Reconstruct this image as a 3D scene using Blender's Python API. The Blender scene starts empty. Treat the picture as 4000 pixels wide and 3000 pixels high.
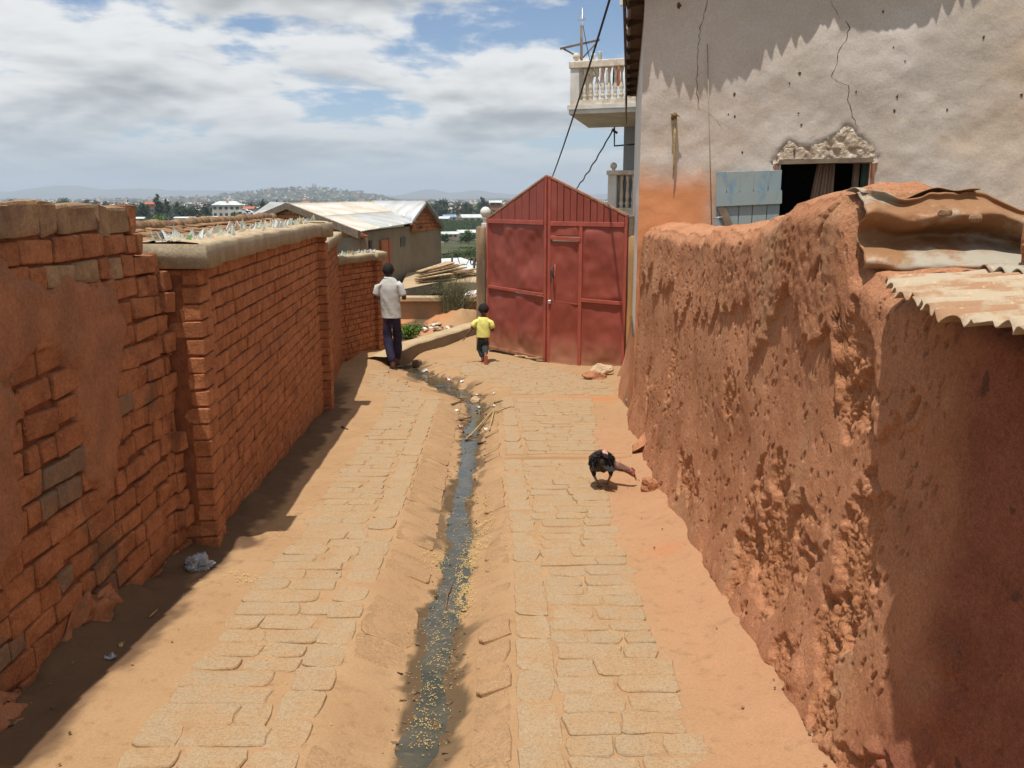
import bpy, bmesh, math, random
import numpy as np
from mathutils import Vector, Matrix, Euler

# ------------------------------------------------------------------ camera, sky, sun, exposure
scene = bpy.context.scene
F, HC = 3400.0, 1.6
PT = math.atan(725 / F)
cam = bpy.data.objects.new('camera', bpy.data.cameras.new('camera'))
scene.collection.objects.link(cam)
cam.location = (0, 0, HC)
cam.rotation_euler = (math.pi / 2 - PT, 0, 0)
cam.data.sensor_width = 36
cam.data.lens = 36 * F / 4000
cam.data.clip_start = 0.05
cam.data.clip_end = 60000
scene.camera = cam

SUN = Vector((-0.125, -0.26, 1.0)).normalized()          # towards the sun: high, left, a little behind the camera
SUN_STRENGTH, SKY_STRENGTH = 5.0, 0.11
sun = bpy.data.objects.new('sun', bpy.data.lights.new('sun', 'SUN'))
scene.collection.objects.link(sun)
sun.data.energy = SUN_STRENGTH
sun.data.angle = math.radians(0.53)
sun.data.color = (1.0, 0.955, 0.88)
sun.rotation_euler = (-SUN).to_track_quat('-Z', 'Y').to_euler()
sun.location = SUN * 60

world = bpy.data.worlds.new('World')
scene.world = world
world.use_nodes = True
wt = world.node_tree
wt.nodes.clear()


def wn(t, **kw):
    n = wt.nodes.new(t)
    for k, v in kw.items():
        setattr(n, k, v)
    return n


def wmath(op, a, b=None, clamp=False):
    n = wn('ShaderNodeMath', operation=op, use_clamp=clamp)
    for i, v in enumerate((a, b)):
        if v is None:
            continue
        if isinstance(v, (int, float)):
            n.inputs[i].default_value = v
        else:
            wt.links.new(v, n.inputs[i])
    return n.outputs[0]


def build_world():
    L = wt.links.new
    sky = wn('ShaderNodeTexSky', sky_type='NISHITA', sun_disc=False)
    sky.sun_elevation = math.asin(SUN.z)
    sky.sun_rotation = math.atan2(SUN.x, SUN.y)
    sky.altitude = 1300
    sky.air_density = 1.0
    sky.dust_density = 0.5
    sky.ozone_density = 3.5
    skyb = wn('ShaderNodeVectorMath', operation='SCALE')
    L(sky.outputs[0], skyb.inputs[0]); skyb.inputs['Scale'].default_value = SKY_STRENGTH
    tc = wn('ShaderNodeTexCoord')
    sep = wn('ShaderNodeSeparateXYZ')
    L(tc.outputs['Generated'], sep.inputs[0])
    z = wmath('MAXIMUM', sep.outputs[2], 0.0)
    den = wmath('ADD', z, 0.20)
    cx = wmath('DIVIDE', sep.outputs[0], den)
    cy = wmath('DIVIDE', sep.outputs[1], den)

    def cloud(scale, ox, oy, oz, detail, rough, dist):
        cmb = wn('ShaderNodeCombineXYZ')
        L(wmath('ADD', cx, ox), cmb.inputs[0]); L(wmath('ADD', cy, oy), cmb.inputs[1]); cmb.inputs[2].default_value = oz
        n = wn('ShaderNodeTexNoise')
        n.inputs['Scale'].default_value = scale
        n.inputs['Detail'].default_value = detail
        n.inputs['Roughness'].default_value = rough
        n.inputs['Distortion'].default_value = dist
        L(cmb.outputs[0], n.inputs['Vector'])
        return n.outputs[0]

    OX, OY, OZ = CLOUD
    a = cloud(1.55, OX, OY, OZ, 10, 0.56, 0.15)
    up = cloud(1.55, OX + 0.02, OY - 0.10, OZ, 4, 0.5, 0.15)
    big = cloud(0.55, OX + 3.1, OY, OZ, 2, 0.5, 0.0)
    d = wmath('ADD', a, wmath('MULTIPLY', wmath('SUBTRACT', big, 0.5), 0.6))
    mask = wn('ShaderNodeMapRange', interpolation_type='SMOOTHSTEP')
    L(d, mask.inputs['Value'])
    mask.inputs['From Min'].default_value = 0.368
    mask.inputs['From Max'].default_value = 0.455
    # thick cores are grey underneath, thin rims and the sides towards the sun are white
    core = wmath('ADD', wmath('MULTIPLY', wmath('SUBTRACT', d, 0.46), 1.3), wmath('MULTIPLY', wmath('SUBTRACT', up, a), 2.1))
    sh = wn('ShaderNodeMapRange', interpolation_type='SMOOTHSTEP')
    L(core, sh.inputs['Value'])
    sh.inputs['From Min'].default_value = -0.12
    sh.inputs['From Max'].default_value = 0.40
    cc = wn('ShaderNodeValToRGB')
    cr = cc.color_ramp
    cr.elements[0].position = 0.0; cr.elements[0].color = (0.88, 0.885, 0.88, 1)
    cr.elements[1].position = 1.0; cr.elements[1].color = (0.37, 0.39, 0.405, 1)
    e = cr.elements.new(0.42); e.color = (0.65, 0.665, 0.67, 1)
    L(sh.outputs[0], cc.inputs[0])
    mix = wn('ShaderNodeMix', data_type='RGBA')
    L(mask.outputs[0], mix.inputs['Factor'])
    L(skyb.outputs[0], mix.inputs['A']); L(cc.outputs[0], mix.inputs['B'])
    # low down the cloud sheet thins into pale air
    hz = wn('ShaderNodeMapRange', interpolation_type='SMOOTHSTEP')
    L(z, hz.inputs['Value'])
    hz.inputs['From Min'].default_value = 0.0; hz.inputs['From Max'].default_value = 0.11
    hz.inputs['To Min'].default_value = 0.80; hz.inputs['To Max'].default_value = 0.0
    mix2 = wn('ShaderNodeMix', data_type='RGBA')
    L(hz.outputs[0], mix2.inputs['Factor'])
    L(mix.outputs['Result'], mix2.inputs['A']); mix2.inputs['B'].default_value = (0.43, 0.51, 0.56, 1)
    bg = wn('ShaderNodeBackground')
    L(mix2.outputs['Result'], bg.inputs['Color']); bg.inputs['Strength'].default_value = 1.0
    out = wn('ShaderNodeOutputWorld')
    L(bg.outputs[0], out.inputs['Surface'])


CLOUD = (7.7, 9.2, 6.6)
build_world()
scene.view_settings.view_transform = 'Standard'
scene.view_settings.look = 'None'
scene.view_settings.gamma = 1.0
scene.view_settings.exposure = 0.0
scene.render.engine = 'CYCLES'
scene.cycles.use_denoising = True
scene.cycles.max_bounces = 6
scene.cycles.diffuse_bounces = 3
scene.cycles.volume_bounces = 0
scene.cycles.caustics_reflective = False
scene.cycles.caustics_refractive = False
world.cycles.sampling_method = 'MANUAL'
world.cycles.sample_map_resolution = 1024

random.seed(7)
RNG = np.random.default_rng(7)
COL = scene.collection
CP, SP = math.cos(PT), math.sin(PT)


# ------------------------------------------------------------------ measuring helpers
def ray(px, py):
    u = (px - 2000) / F; v = (1500 - py) / F
    return Vector((u, CP + v * SP, -SP + v * CP))


def P(px, py, Y):
    """point seen at photo position (px, py) standing Y metres down the street"""
    d = ray(px, py); t = Y / d.y
    return Vector((t * d.x, Y, HC + t * d.z))


def smooth(a, b, v):
    t = np.clip((np.asarray(v, float) - a) / (b - a), 0, 1)
    return t * t * (3 - 2 * t)


def _hash(ix, iy, iz, seed):
    n = (ix * 374761393 + iy * 668265263 + iz * 1440662683 + seed * 974634821) & 0xffffffff
    n = ((n ^ (n >> 13)) * 1274126177) & 0xffffffff
    n = n ^ (n >> 16)
    return n / 4294967295.0


def vnoise(x, y, z=0.0, seed=0):
    x, y, z = np.broadcast_arrays(np.asarray(x, float), np.asarray(y, float), np.asarray(z, float))
    ix, iy, iz = np.floor(x).astype(np.int64), np.floor(y).astype(np.int64), np.floor(z).astype(np.int64)
    fx, fy, fz = x - ix, y - iy, z - iz
    fx, fy, fz = fx * fx * (3 - 2 * fx), fy * fy * (3 - 2 * fy), fz * fz * (3 - 2 * fz)
    r = 0
    for dx in (0, 1):
        for dy in (0, 1):
            for dz in (0, 1):
                w = (fx if dx else 1 - fx) * (fy if dy else 1 - fy) * (fz if dz else 1 - fz)
                r = r + w * _hash(ix + dx, iy + dy, iz + dz, seed)
    return r * 2 - 1


def fbm(x, y, z=0.0, seed=0, oct=4, gain=0.5):
    a, r, f = 1.0, 0, 1.0
    for o in range(oct):
        r = r + a * vnoise(np.asarray(x) * f, np.asarray(y) * f, np.asarray(z) * f, seed + o * 17)
        a *= gain; f *= 2.03
    return r


# ------------------------------------------------------------------ object helpers
def props(o, label=None, cat=None, group=None, kind=None):
    if label: o['label'] = label
    if cat: o['category'] = cat
    if group: o['group'] = group
    if kind: o['kind'] = kind
    return o


def mesh(name, verts, faces, smooth_=False):
    me = bpy.data.meshes.new(name)
    me.from_pydata([tuple(map(float, v)) for v in verts], [], [tuple(int(i) for i in f) for f in faces])
    me.update()
    if smooth_:
        me.polygons.foreach_set('use_smooth', np.ones(len(me.polygons), bool))
    return me


def gridmesh(name, pts, smooth_=True, keep=None, flip=False):
    """pts: array (rows, cols, 3)"""
    r, c = pts.shape[:2]
    idx = np.arange(r * c).reshape(r, c)
    q = np.stack([idx[:-1, :-1], idx[:-1, 1:], idx[1:, 1:], idx[1:, :-1]], -1).reshape(-1, 4)
    if flip: q = q[:, ::-1]
    if keep is not None: q = q[keep.reshape(-1)]
    used = np.unique(q); remap = np.full(r * c, -1); remap[used] = np.arange(len(used))
    v = pts.reshape(-1, 3)[used]; q = remap[q]
    me = bpy.data.meshes.new(name)
    me.vertices.add(len(v)); me.vertices.foreach_set('co', v.astype(np.float32).ravel())
    me.loops.add(q.size); me.loops.foreach_set('vertex_index', q.astype(np.int32).ravel())
    me.polygons.add(len(q)); me.polygons.foreach_set('loop_start', np.arange(0, q.size, 4, dtype=np.int32))
    me.update(calc_edges=True); me.validate()
    if smooth_: me.polygons.foreach_set('use_smooth', np.ones(len(me.polygons), bool))
    return me, used


def obj(name, me, m=None, parent=None, **kw):
    o = bpy.data.objects.new(name, me)
    COL.objects.link(o)
    if m is not None and me is not None and len(me.materials) == 0:
        me.materials.append(m)
    if parent is not None:
        o.parent = parent
        o.matrix_parent_inverse = parent_inv(parent)
    props(o, **kw)
    return o


def parent_inv(p):
    m = Matrix.Identity(4)
    while p is not None:
        m = m @ (p.matrix_basis.inverted())
        m = m @ p.matrix_parent_inverse.inverted() if p.parent is not None else m
        p = p.parent
    return m


def thing(name, loc, label, cat, group=None):
    o = bpy.data.objects.new(name, None)
    COL.objects.link(o)
    o.location = loc
    o.empty_display_size = 0.2
    return props(o, label, cat, group)


def copy_tree(o, parent=None):
    c = o.copy(); COL.objects.link(c)
    if parent is not None: c.parent = parent
    for ch in o.children: copy_tree(ch, c)
    return c


def boxverts(sx, sy, sz):
    return [(x * sx / 2, y * sy / 2, z * sz / 2) for x in (-1, 1) for y in (-1, 1) for z in (-1, 1)]


BOXF = [(0, 1, 3, 2), (4, 6, 7, 5), (0, 4, 5, 1), (2, 3, 7, 6), (0, 2, 6, 4), (1, 5, 7, 3)]


def box_bm(sx, sy, sz, bev=0.0, jit=0.0, seed=0, seg=1):
    bm = bmesh.new()
    vs = [bm.verts.new(v) for v in boxverts(sx, sy, sz)]
    for f in BOXF: bm.faces.new([vs[i] for i in f])
    bmesh.ops.recalc_face_normals(bm, faces=bm.faces)
    if jit:
        r = random.Random(seed)
        for v in bm.verts: v.co += Vector((r.uniform(-jit, jit), r.uniform(-jit, jit), r.uniform(-jit, jit)))
    if bev:
        bmesh.ops.bevel(bm, geom=list(bm.edges), offset=bev, segments=seg, profile=0.6, affect='EDGES')
    return bm


def bm_mesh(name, bm, smooth_=False):
    me = bpy.data.meshes.new(name)
    bm.to_mesh(me); bm.free()
    if smooth_: me.polygons.foreach_set('use_smooth', np.ones(len(me.polygons), bool))
    return me


def boxm(name, sx, sy, sz, bev=0.0, jit=0.0, seed=0, smooth_=False):
    return bm_mesh(name, box_bm(sx, sy, sz, bev, jit, seed), smooth_)


def axes(p, q, up=(0, 0, 1)):
    d = (Vector(q) - Vector(p)); L = d.length; d.normalize()
    u = Vector(up)
    if abs(d.dot(u)) > 0.98: u = Vector((0, 1, 0))
    s = d.cross(u).normalized(); u = s.cross(d)
    return d, s, u, L


def beam(name, p, q, w, h, m, parent=None, bev=0.0, jit=0.0, up=(0, 0, 1), seed=0, **kw):
    """square bar from p to q: w across, h high"""
    d, s, u, L = axes(p, q, up)
    bm = box_bm(L, w, h, bev, jit, seed)
    M = Matrix((( d.x, -s.x, u.x, 0), (d.y, -s.y, u.y, 0), (d.z, -s.z, u.z, 0), (0, 0, 0, 1)))
    M.translation = (Vector(p) + Vector(q)) / 2
    bmesh.ops.transform(bm, matrix=M, verts=bm.verts)
    bmesh.ops.recalc_face_normals(bm, faces=bm.faces)
    return obj(name, bm_mesh(name, bm), m, parent, **kw)


def prism(name, poly, vec, m, parent=None, bev=0.0, **kw):
    """polygon (list of 3d points) extruded by vec"""
    bm = bmesh.new()
    a = [bm.verts.new(Vector(p)) for p in poly]
    b = [bm.verts.new(Vector(p) + Vector(vec)) for p in poly]
    n = len(poly)
    bm.faces.new(a); bm.faces.new(b[::-1])
    for i in range(n): bm.faces.new((a[i], b[i], b[(i + 1) % n], a[(i + 1) % n])[::-1])
    bmesh.ops.recalc_face_normals(bm, faces=bm.faces)
    if bev: bmesh.ops.bevel(bm, geom=list(bm.edges), offset=bev, segments=1, affect='EDGES')
    return obj(name, bm_mesh(name, bm), m, parent, **kw)


def tube_data(pts, rad, n=8, cap=True):
    pts = [Vector(p) for p in pts]
    if isinstance(rad, (int, float)): rad = [rad] * len(pts)
    V, Fc = [], []
    prev = None
    for i, p in enumerate(pts):
        d = (pts[min(i + 1, len(pts) - 1)] - pts[max(i - 1, 0)]).normalized()
        if prev is None:
            u = Vector((0, 0, 1)) if abs(d.z) < 0.9 else Vector((1, 0, 0))
        else: u = prev
        s = d.cross(u).normalized(); u = s.cross(d).normalized(); prev = u
        for k in range(n):
            a = 2 * math.pi * k / n
            V.append(p + (s * math.cos(a) + u * math.sin(a)) * rad[i])
    for i in range(len(pts) - 1):
        for k in range(n):
            k2 = (k + 1) % n
            Fc.append((i * n + k, i * n + k2, (i + 1) * n + k2, (i + 1) * n + k))
    if cap:
        Fc.append(tuple(range(n))[::-1]); Fc.append(tuple((len(pts) - 1) * n + k for k in range(n)))
    return V, Fc


def tube(name, pts, rad, m, parent=None, n=8, **kw):
    V, Fc = tube_data(pts, rad, n)
    return obj(name, mesh(name, V, Fc, True), m, parent, **kw)


def lathe_data(prof, c, n=16):
    """prof: list of (r, z)"""
    V, Fc = [], []
    for r, z in prof:
        for k in range(n):
            a = 2 * math.pi * k / n
            V.append((c[0] + r * math.cos(a), c[1] + r * math.sin(a), c[2] + z))
    for i in range(len(prof) - 1):
        for k in range(n):
            k2 = (k + 1) % n
            Fc.append((i * n + k, i * n + k2, (i + 1) * n + k2, (i + 1) * n + k))
    Fc.append(tuple(range(n))[::-1]); Fc.append(tuple((len(prof) - 1) * n + k for k in range(n)))
    return V, Fc


def rock_mesh(name, sx, sy, sz, seed, sub=3, rough=0.28, flat=0.0):
    bm = bmesh.new()
    bmesh.ops.create_icosphere(bm, subdivisions=sub, radius=1.0)
    co = np.array([v.co[:] for v in bm.verts])
    # facet it by clipping against a few random planes, then roughen
    r = np.random.default_rng(seed)
    for _ in range(9):
        n = r.normal(size=3); n /= np.linalg.norm(n)
        dd = co @ n; lim = r.uniform(0.55, 0.85)
        co = co - np.outer(np.maximum(dd - lim, 0), n)
    f = 1 + rough * 0.35 * fbm(co[:, 0] * 2, co[:, 1] * 2, co[:, 2] * 2, seed, 4)
    co = co * f[:, None] * np.array([sx, sy, sz]) / 2 / 0.8
    for v, c in zip(bm.verts, co): v.co = c
    return bm_mesh(name, bm, False)


# ------------------------------------------------------------------ materials
MATS = {}


class NT:
    def __init__(s, name):
        s.m = bpy.data.materials.new(name); s.m.use_nodes = True
        s.t = s.m.node_tree; s.t.nodes.clear()
        s.out = s.t.nodes.new('ShaderNodeOutputMaterial')
        s.b = s.t.nodes.new('ShaderNodeBsdfPrincipled')
        s.t.links.new(s.b.outputs[0], s.out.inputs[0])
        g = s.t.nodes.new('ShaderNodeNewGeometry'); s.pos = g.outputs['Position']; s.geo = g
        MATS[name] = s.m

    def L(s, a, b): s.t.links.new(a, b)

    def n(s, t, **kw):
        x = s.t.nodes.new(t)
        for k, v in kw.items(): setattr(x, k, v)
        return x

    def setin(s, node, key, v):
        if hasattr(v, 'is_output'): s.L(v, node.inputs[key])
        else: node.inputs[key].default_value = v

    def scaled(s, sx, sy, sz, vec=None):
        x = s.n('ShaderNodeVectorMath', operation='MULTIPLY')
        s.L(vec or s.pos, x.inputs[0]); x.inputs[1].default_value = (sx, sy, sz)
        return x.outputs[0]

    def noise(s, scale, detail=5, rough=0.55, vec=None, dist=0.0):
        x = s.n('ShaderNodeTexNoise')
        x.inputs['Scale'].default_value = scale; x.inputs['Detail'].default_value = detail
        x.inputs['Roughness'].default_value = rough; x.inputs['Distortion'].default_value = dist
        s.L(vec or s.pos, x.inputs['Vector'])
        return x.outputs[0]

    def voro(s, scale, vec=None, feature='F1', rnd=1.0):
        x = s.n('ShaderNodeTexVoronoi', feature=feature)
        x.inputs['Scale'].default_value = scale; x.inputs['Randomness'].default_value = rnd
        s.L(vec or s.pos, x.inputs['Vector'])
        return x.outputs['Distance']

    def math(s, op, a, b=0.0, clamp=False):
        x = s.n('ShaderNodeMath', operation=op, use_clamp=clamp)
        s.setin(x, 0, a); s.setin(x, 1, b)
        return x.outputs[0]

    def rng(s, v, a, b, c=0.0, d=1.0, sm=True):
        x = s.n('ShaderNodeMapRange', interpolation_type='SMOOTHSTEP' if sm else 'LINEAR')
        s.setin(x, 'Value', v)
        for k, q in (('From Min', a), ('From Max', b), ('To Min', c), ('To Max', d)): x.inputs[k].default_value = q
        return x.outputs[0]

    def mix(s, f, a, b, blend='MIX'):
        x = s.n('ShaderNodeMix', data_type='RGBA', blend_type=blend)
        s.setin(x, 'Factor', f)
        for k, v in (('A', a), ('B', b)):
            if isinstance(v, tuple): v = (*v[:3], 1)
            s.setin(x, k, v)
        return x.outputs['Result']

    def speck(s, col, amt=0.35, sc=120, sc2=320):
        a = s.rng(s.noise(sc, 4, 0.75), 0.30, 0.70, 1 - amt, 1 + amt, False)
        b = s.rng(s.noise(sc2, 2, 0.6), 0.30, 0.70, 1 - amt * 0.8, 1 + amt * 0.8, False)
        return s.val(col, s.math('MULTIPLY', a, b))

    def rand(s):
        return s.n('ShaderNodeObjectInfo').outputs['Random']

    def val(s, col, v):
        x = s.n('ShaderNodeHueSaturation'); s.setin(x, 'Color', col); s.setin(x, 'Value', v)
        return x.outputs[0]

    def attr(s, name):
        x = s.n('ShaderNodeAttribute'); x.attribute_name = name
        return x.outputs['Fac']

    def sep(s, vec=None):
        x = s.n('ShaderNodeSeparateXYZ'); s.L(vec or s.pos, x.inputs[0]); return x.outputs

    def bump(s, h, strength=0.5, dist=0.01, prev=None):
        x = s.n('ShaderNodeBump'); x.inputs['Strength'].default_value = strength; x.inputs['Distance'].default_value = dist
        s.L(h, x.inputs['Height'])
        if prev is not None: s.L(prev, x.inputs['Normal'])
        return x.outputs[0]

    def done(s, col, rough=0.9, normal=None, spec=0.25, metal=0.0):
        s.setin(s.b, 'Base Color', (*col, 1) if isinstance(col, tuple) else col)
        s.setin(s.b, 'Roughness', rough); s.setin(s.b, 'Metallic', metal)
        s.b.inputs['Specular IOR Level'].default_value = spec
        if normal is not None: s.L(normal, s.b.inputs['Normal'])
        return s.m


def simple(name, c1, c2=None, scale=8.0, rough=0.85, bump=0.3, bscale=60, bdist=0.004, rnd=0.0, spec=0.25, metal=0.0, lo=0.35, hi=0.65, stretch=None, speck=0.0):
    t = NT(name)
    c2 = c2 or tuple(c * 0.72 for c in c1)
    vec = t.scaled(*stretch) if stretch else None
    col = t.mix(t.rng(t.noise(scale, 6, 0.6, vec), lo, hi), c1, c2)
    if rnd: col = t.val(col, t.rng(t.rand(), 0, 1, 1 - rnd, 1 + rnd, False))
    if speck: col = t.speck(col, speck, 60, 180)
    nm = t.bump(t.noise(bscale, 4, 0.6, vec), bump, bdist) if bump else None
    return t.done(col, rough, nm, spec, metal)


def make_materials():
    # fired / sun-dried brick
    def brick(name, a, b, dark, darkamt):
        t = NT(name)
        r = t.rand()
        c = t.mix(r, a, b)
        c = t.mix(t.rng(t.noise(9, 6, 0.65), 0.38, 0.68), c, tuple(x * 0.72 for x in b))
        c = t.mix(t.math('MULTIPLY', t.rng(t.noise(2.3, 5, 0.6), 0.56, 0.70), darkamt), c, dark)
        c = t.mix(t.rng(t.noise(55, 3, 0.6), 0.62, 0.75, 0, 0.4), c, (0.55, 0.30, 0.16))
        c = t.speck(c, 0.26, 70, 210)
        h = t.math('ADD', t.noise(35, 6, 0.7), t.math('MULTIPLY', t.noise(170, 3, 0.6), 0.45))
        return t.done(c, 0.95, t.bump(h, 0.9, 0.010), 0.1)
    brick('brick_old', (0.40, 0.162, 0.076), (0.33, 0.125, 0.058), (0.13, 0.085, 0.055), 0.8)
    brick('brick_new', (0.47, 0.190, 0.086), (0.39, 0.148, 0.066), (0.24, 0.10, 0.06), 0.5)
    simple('burnt_brick', (0.15, 0.10, 0.065), (0.22, 0.12, 0.07), 12, 0.95, 0.7, 60, 0.006, speck=0.2)
    simple('brick_top', (0.30, 0.19, 0.10), (0.19, 0.11, 0.065), 9, 0.95, 0.8, 45, 0.008, rnd=0.15, speck=0.2)
    simple('mortar', (0.24, 0.085, 0.04), (0.17, 0.06, 0.03), 14, 1.0, 0.7, 50, 0.01, spec=0.05)
    simple('mud_plaster', (0.33, 0.142, 0.074), (0.245, 0.110, 0.060), 5, 0.97, 0.5, 70, 0.006, spec=0.08, speck=0.2)
    # thick mud wall
    t = NT('mud_wall')
    c = t.mix(t.rng(t.noise(3.0, 6, 0.6), 0.35, 0.68), (0.47, 0.222, 0.120), (0.385, 0.172, 0.088))
    c = t.mix(t.rng(t.noise(1.0, 5, 0.6, t.scaled(1, 2.2, 0.8)), 0.50, 0.68, 0, 0.75), c, (0.42, 0.235, 0.130))
    c = t.mix(t.rng(t.noise(60, 4, 0.7), 0.56, 0.72, 0, 0.6), c, (0.34, 0.15, 0.08))
    c = t.mix(t.rng(t.noise(38, 4, 0.7), 0.60, 0.72, 0, 0.5), c, (0.56, 0.30, 0.17))
    c = t.mix(t.attr('wear'), c, (0.45, 0.205, 0.100))
    c = t.mix(t.attr('near'), c, t.mix(t.rng(t.noise(4, 5, 0.6), 0.4, 0.62), (0.30, 0.115, 0.068), (0.24, 0.088, 0.052)))  # redder plaster, darkened to carry the shade under the tin eave
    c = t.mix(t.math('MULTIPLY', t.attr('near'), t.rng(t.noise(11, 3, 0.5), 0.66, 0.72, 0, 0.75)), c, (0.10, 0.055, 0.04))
    c = t.speck(c, 0.24, 85, 240)
    pit = t.math('MULTIPLY', t.rng(t.voro(26, t.scaled(1, 1, 0.42)), 0.10, 0.26, 1, 0), t.rng(t.noise(5, 4, 0.6), 0.46, 0.60))
    h = t.math('ADD', t.noise(60, 6, 0.72), t.math('MULTIPLY', t.noise(260, 3, 0.6), 0.35))
    h = t.math('SUBTRACT', h, t.math('MULTIPLY', pit, 0.9))
    t.done(c, 0.97, t.bump(h, 0.95, 0.010), 0.08)
    # street dirt
    t = NT('dirt')
    x, y, z = t.sep()
    c = t.mix(t.rng(t.noise(1.6, 5, 0.6), 0.35, 0.66), (0.350, 0.214, 0.110), (0.38, 0.240, 0.127))
    pink = t.math('MULTIPLY', t.rng(x, 0.45, 0.85), t.rng(y, 11.5, 6.0))
    c = t.mix(t.math('MULTIPLY', pink, 0.75), c, (0.400, 0.212, 0.116))
    c = t.mix(t.rng(t.noise(14, 6, 0.65), 0.52, 0.72, 0, 0.6), c, (0.255, 0.145, 0.074))
    c = t.mix(t.rng(t.noise(95, 3, 0.6), 0.62, 0.72, 0, 0.6), c, (0.40, 0.275, 0.155))
    c = t.mix(t.attr('red'), c, (0.44, 0.18, 0.078))
    c = t.speck(c, 0.10, 90, 260)
    c = t.mix(t.attr('soil_shade'), c, t.mix(t.noise(45, 4, 0.7), (0.135, 0.075, 0.042), (0.075, 0.045, 0.028)))  # dark soil colour that also paints in the left wall's shade
    c = t.mix(t.attr('wet'), c, (0.085, 0.058, 0.034))
    h = t.math('ADD', t.noise(28, 6, 0.7), t.math('MULTIPLY', t.noise(150, 4, 0.65), 0.4))
    t.done(c, 0.95, t.bump(h, 0.35, 0.010), 0.1)
    # paving stones, dusted with the same dirt
    t = NT('paving_stone')
    c = t.mix(t.rand(), (0.345, 0.250, 0.152), (0.375, 0.262, 0.155))
    c = t.mix(t.rng(t.noise(7, 6, 0.65), 0.40, 0.62, 0, 0.95), c, (0.365, 0.235, 0.127))
    c = t.mix(t.rng(t.noise(80, 4, 0.7), 0.56, 0.70, 0, 0.65), c, (0.22, 0.155, 0.098))
    c = t.speck(c, 0.26, 80, 250)
    h = t.math('ADD', t.noise(22, 6, 0.7), t.math('MULTIPLY', t.noise(190, 4, 0.65), 0.35))
    t.done(c, 0.93, t.bump(h, 0.6, 0.010), 0.15)
    t = NT('gutter_stone')
    c = t.mix(t.rng(t.noise(6, 6, 0.65), 0.36, 0.62), (0.32, 0.198, 0.104), (0.36, 0.222, 0.117))
    c = t.mix(t.rng(t.noise(40, 5, 0.7), 0.60, 0.72, 0, 0.5), c, (0.30, 0.21, 0.14))
    c = t.speck(c, 0.24, 80, 250)
    h = t.math('ADD', t.noise(22, 6, 0.7), t.math('MULTIPLY', t.noise(190, 4, 0.65), 0.35))
    t.done(c, 0.93, t.bump(h, 0.6, 0.010), 0.12)
    # dirty gutter water
    t = NT('water')
    c = t.mix(t.rng(t.noise(7, 4, 0.6), 0.35, 0.65), (0.026, 0.026, 0.015), (0.065, 0.053, 0.030))
    h = t.math('ADD', t.noise(30, 4, 0.6, t.scaled(1, 2.0, 1)), t.math('MULTIPLY', t.noise(110, 3, 0.6), 0.5))
    c = t.mix(t.rng(t.noise(18, 4, 0.7), 0.58, 0.68, 0, 0.6), c, (0.13, 0.105, 0.06))
    t.done(c, t.rng(t.noise(9, 4, 0.6), 0.45, 0.70, 0.03, 0.16), t.bump(h, 0.16, 0.006), 0.32)
    # house render: lime wash over red clay
    t = NT('house_render')
    x, y, z = t.sep()
    w = t.math('MULTIPLY', t.math('SUBTRACT', t.noise(1.1, 5, 0.6), 0.5), 0.55)
    red = t.math('MULTIPLY', t.rng(t.math('ADD', z, w), 2.02, 1.62), t.rng(t.math('ADD', x, w), 2.25, 1.85))
    c = t.mix(t.rng(t.noise(1.3, 6, 0.6), 0.35, 0.66), (0.555, 0.495, 0.44), (0.49, 0.425, 0.365))
    c = t.mix(t.rng(t.noise(0.8, 5, 0.65, t.scaled(1, 1, 1.7)), 0.50, 0.68, 0, 0.5), c, (0.50, 0.37, 0.255))
    c = t.mix(t.rng(t.noise(9, 6, 0.7), 0.60, 0.72, 0, 0.35), c, (0.48, 0.43, 0.37))
    c = t.mix(t.math('MULTIPLY', t.rng(x, 3.9, 5.0), 0.35), c, (0.58, 0.40, 0.25))
    c = t.speck(c, 0.10, 45, 130)
    c = t.mix(red, c, t.mix(t.noise(3, 5, 0.6), (0.50, 0.195, 0.085), (0.56, 0.26, 0.12)))
    h = t.math('ADD', t.noise(2.5, 6, 0.6), t.math('MULTIPLY', t.noise(14, 6, 0.65), 0.45))
    t.done(c, 0.93, t.bump(h, 0.5, 0.02), 0.12)
    simple('broken_render', (0.55, 0.46, 0.36), (0.40, 0.31, 0.225), 9, 0.97, 0.9, 30, 0.03, speck=0.2)
    simple('dark_brown', (0.07, 0.035, 0.022), (0.11, 0.06, 0.035), 10, 1.0, 0.4, 30)  # dark brown that carries the shade of cracks, holes and the void
    # rusty corrugated iron
    t = NT('rusty_tin')
    c = t.mix(t.rng(t.noise(3.2, 7, 0.62), 0.44, 0.56), (0.36, 0.32, 0.25), (0.27, 0.14, 0.065))
    c = t.mix(t.rng(t.noise(6, 6, 0.7), 0.52, 0.66), c, (0.235, 0.095, 0.04))
    c = t.mix(t.rng(t.noise(60, 4, 0.7), 0.60, 0.7, 0, 0.6), c, (0.50, 0.28, 0.14))
    t.done(c, t.rng(t.noise(5, 5, 0.6), 0.4, 0.6, 0.5, 0.9), t.bump(t.noise(70, 5, 0.7), 0.35, 0.004), 0.3, 0.15)
    t = NT('dusty_tin')
    c = t.mix(t.rng(t.noise(5.0, 7, 0.66), 0.46, 0.58), (0.41, 0.325, 0.225), (0.33, 0.19, 0.105))
    c = t.mix(t.rng(t.noise(60, 4, 0.7), 0.58, 0.7, 0, 0.7), c, (0.62, 0.40, 0.24))
    t.done(c, 0.8, t.bump(t.noise(80, 5, 0.7), 0.5, 0.005), 0.2, 0.05)
    # red oxide gate
    t = NT('gate_sheet')
    x, y, z = t.sep()
    c = t.mix(t.rng(t.noise(1.8, 5, 0.6), 0.35, 0.66), (0.275, 0.062, 0.040), (0.235, 0.050, 0.033))
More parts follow.
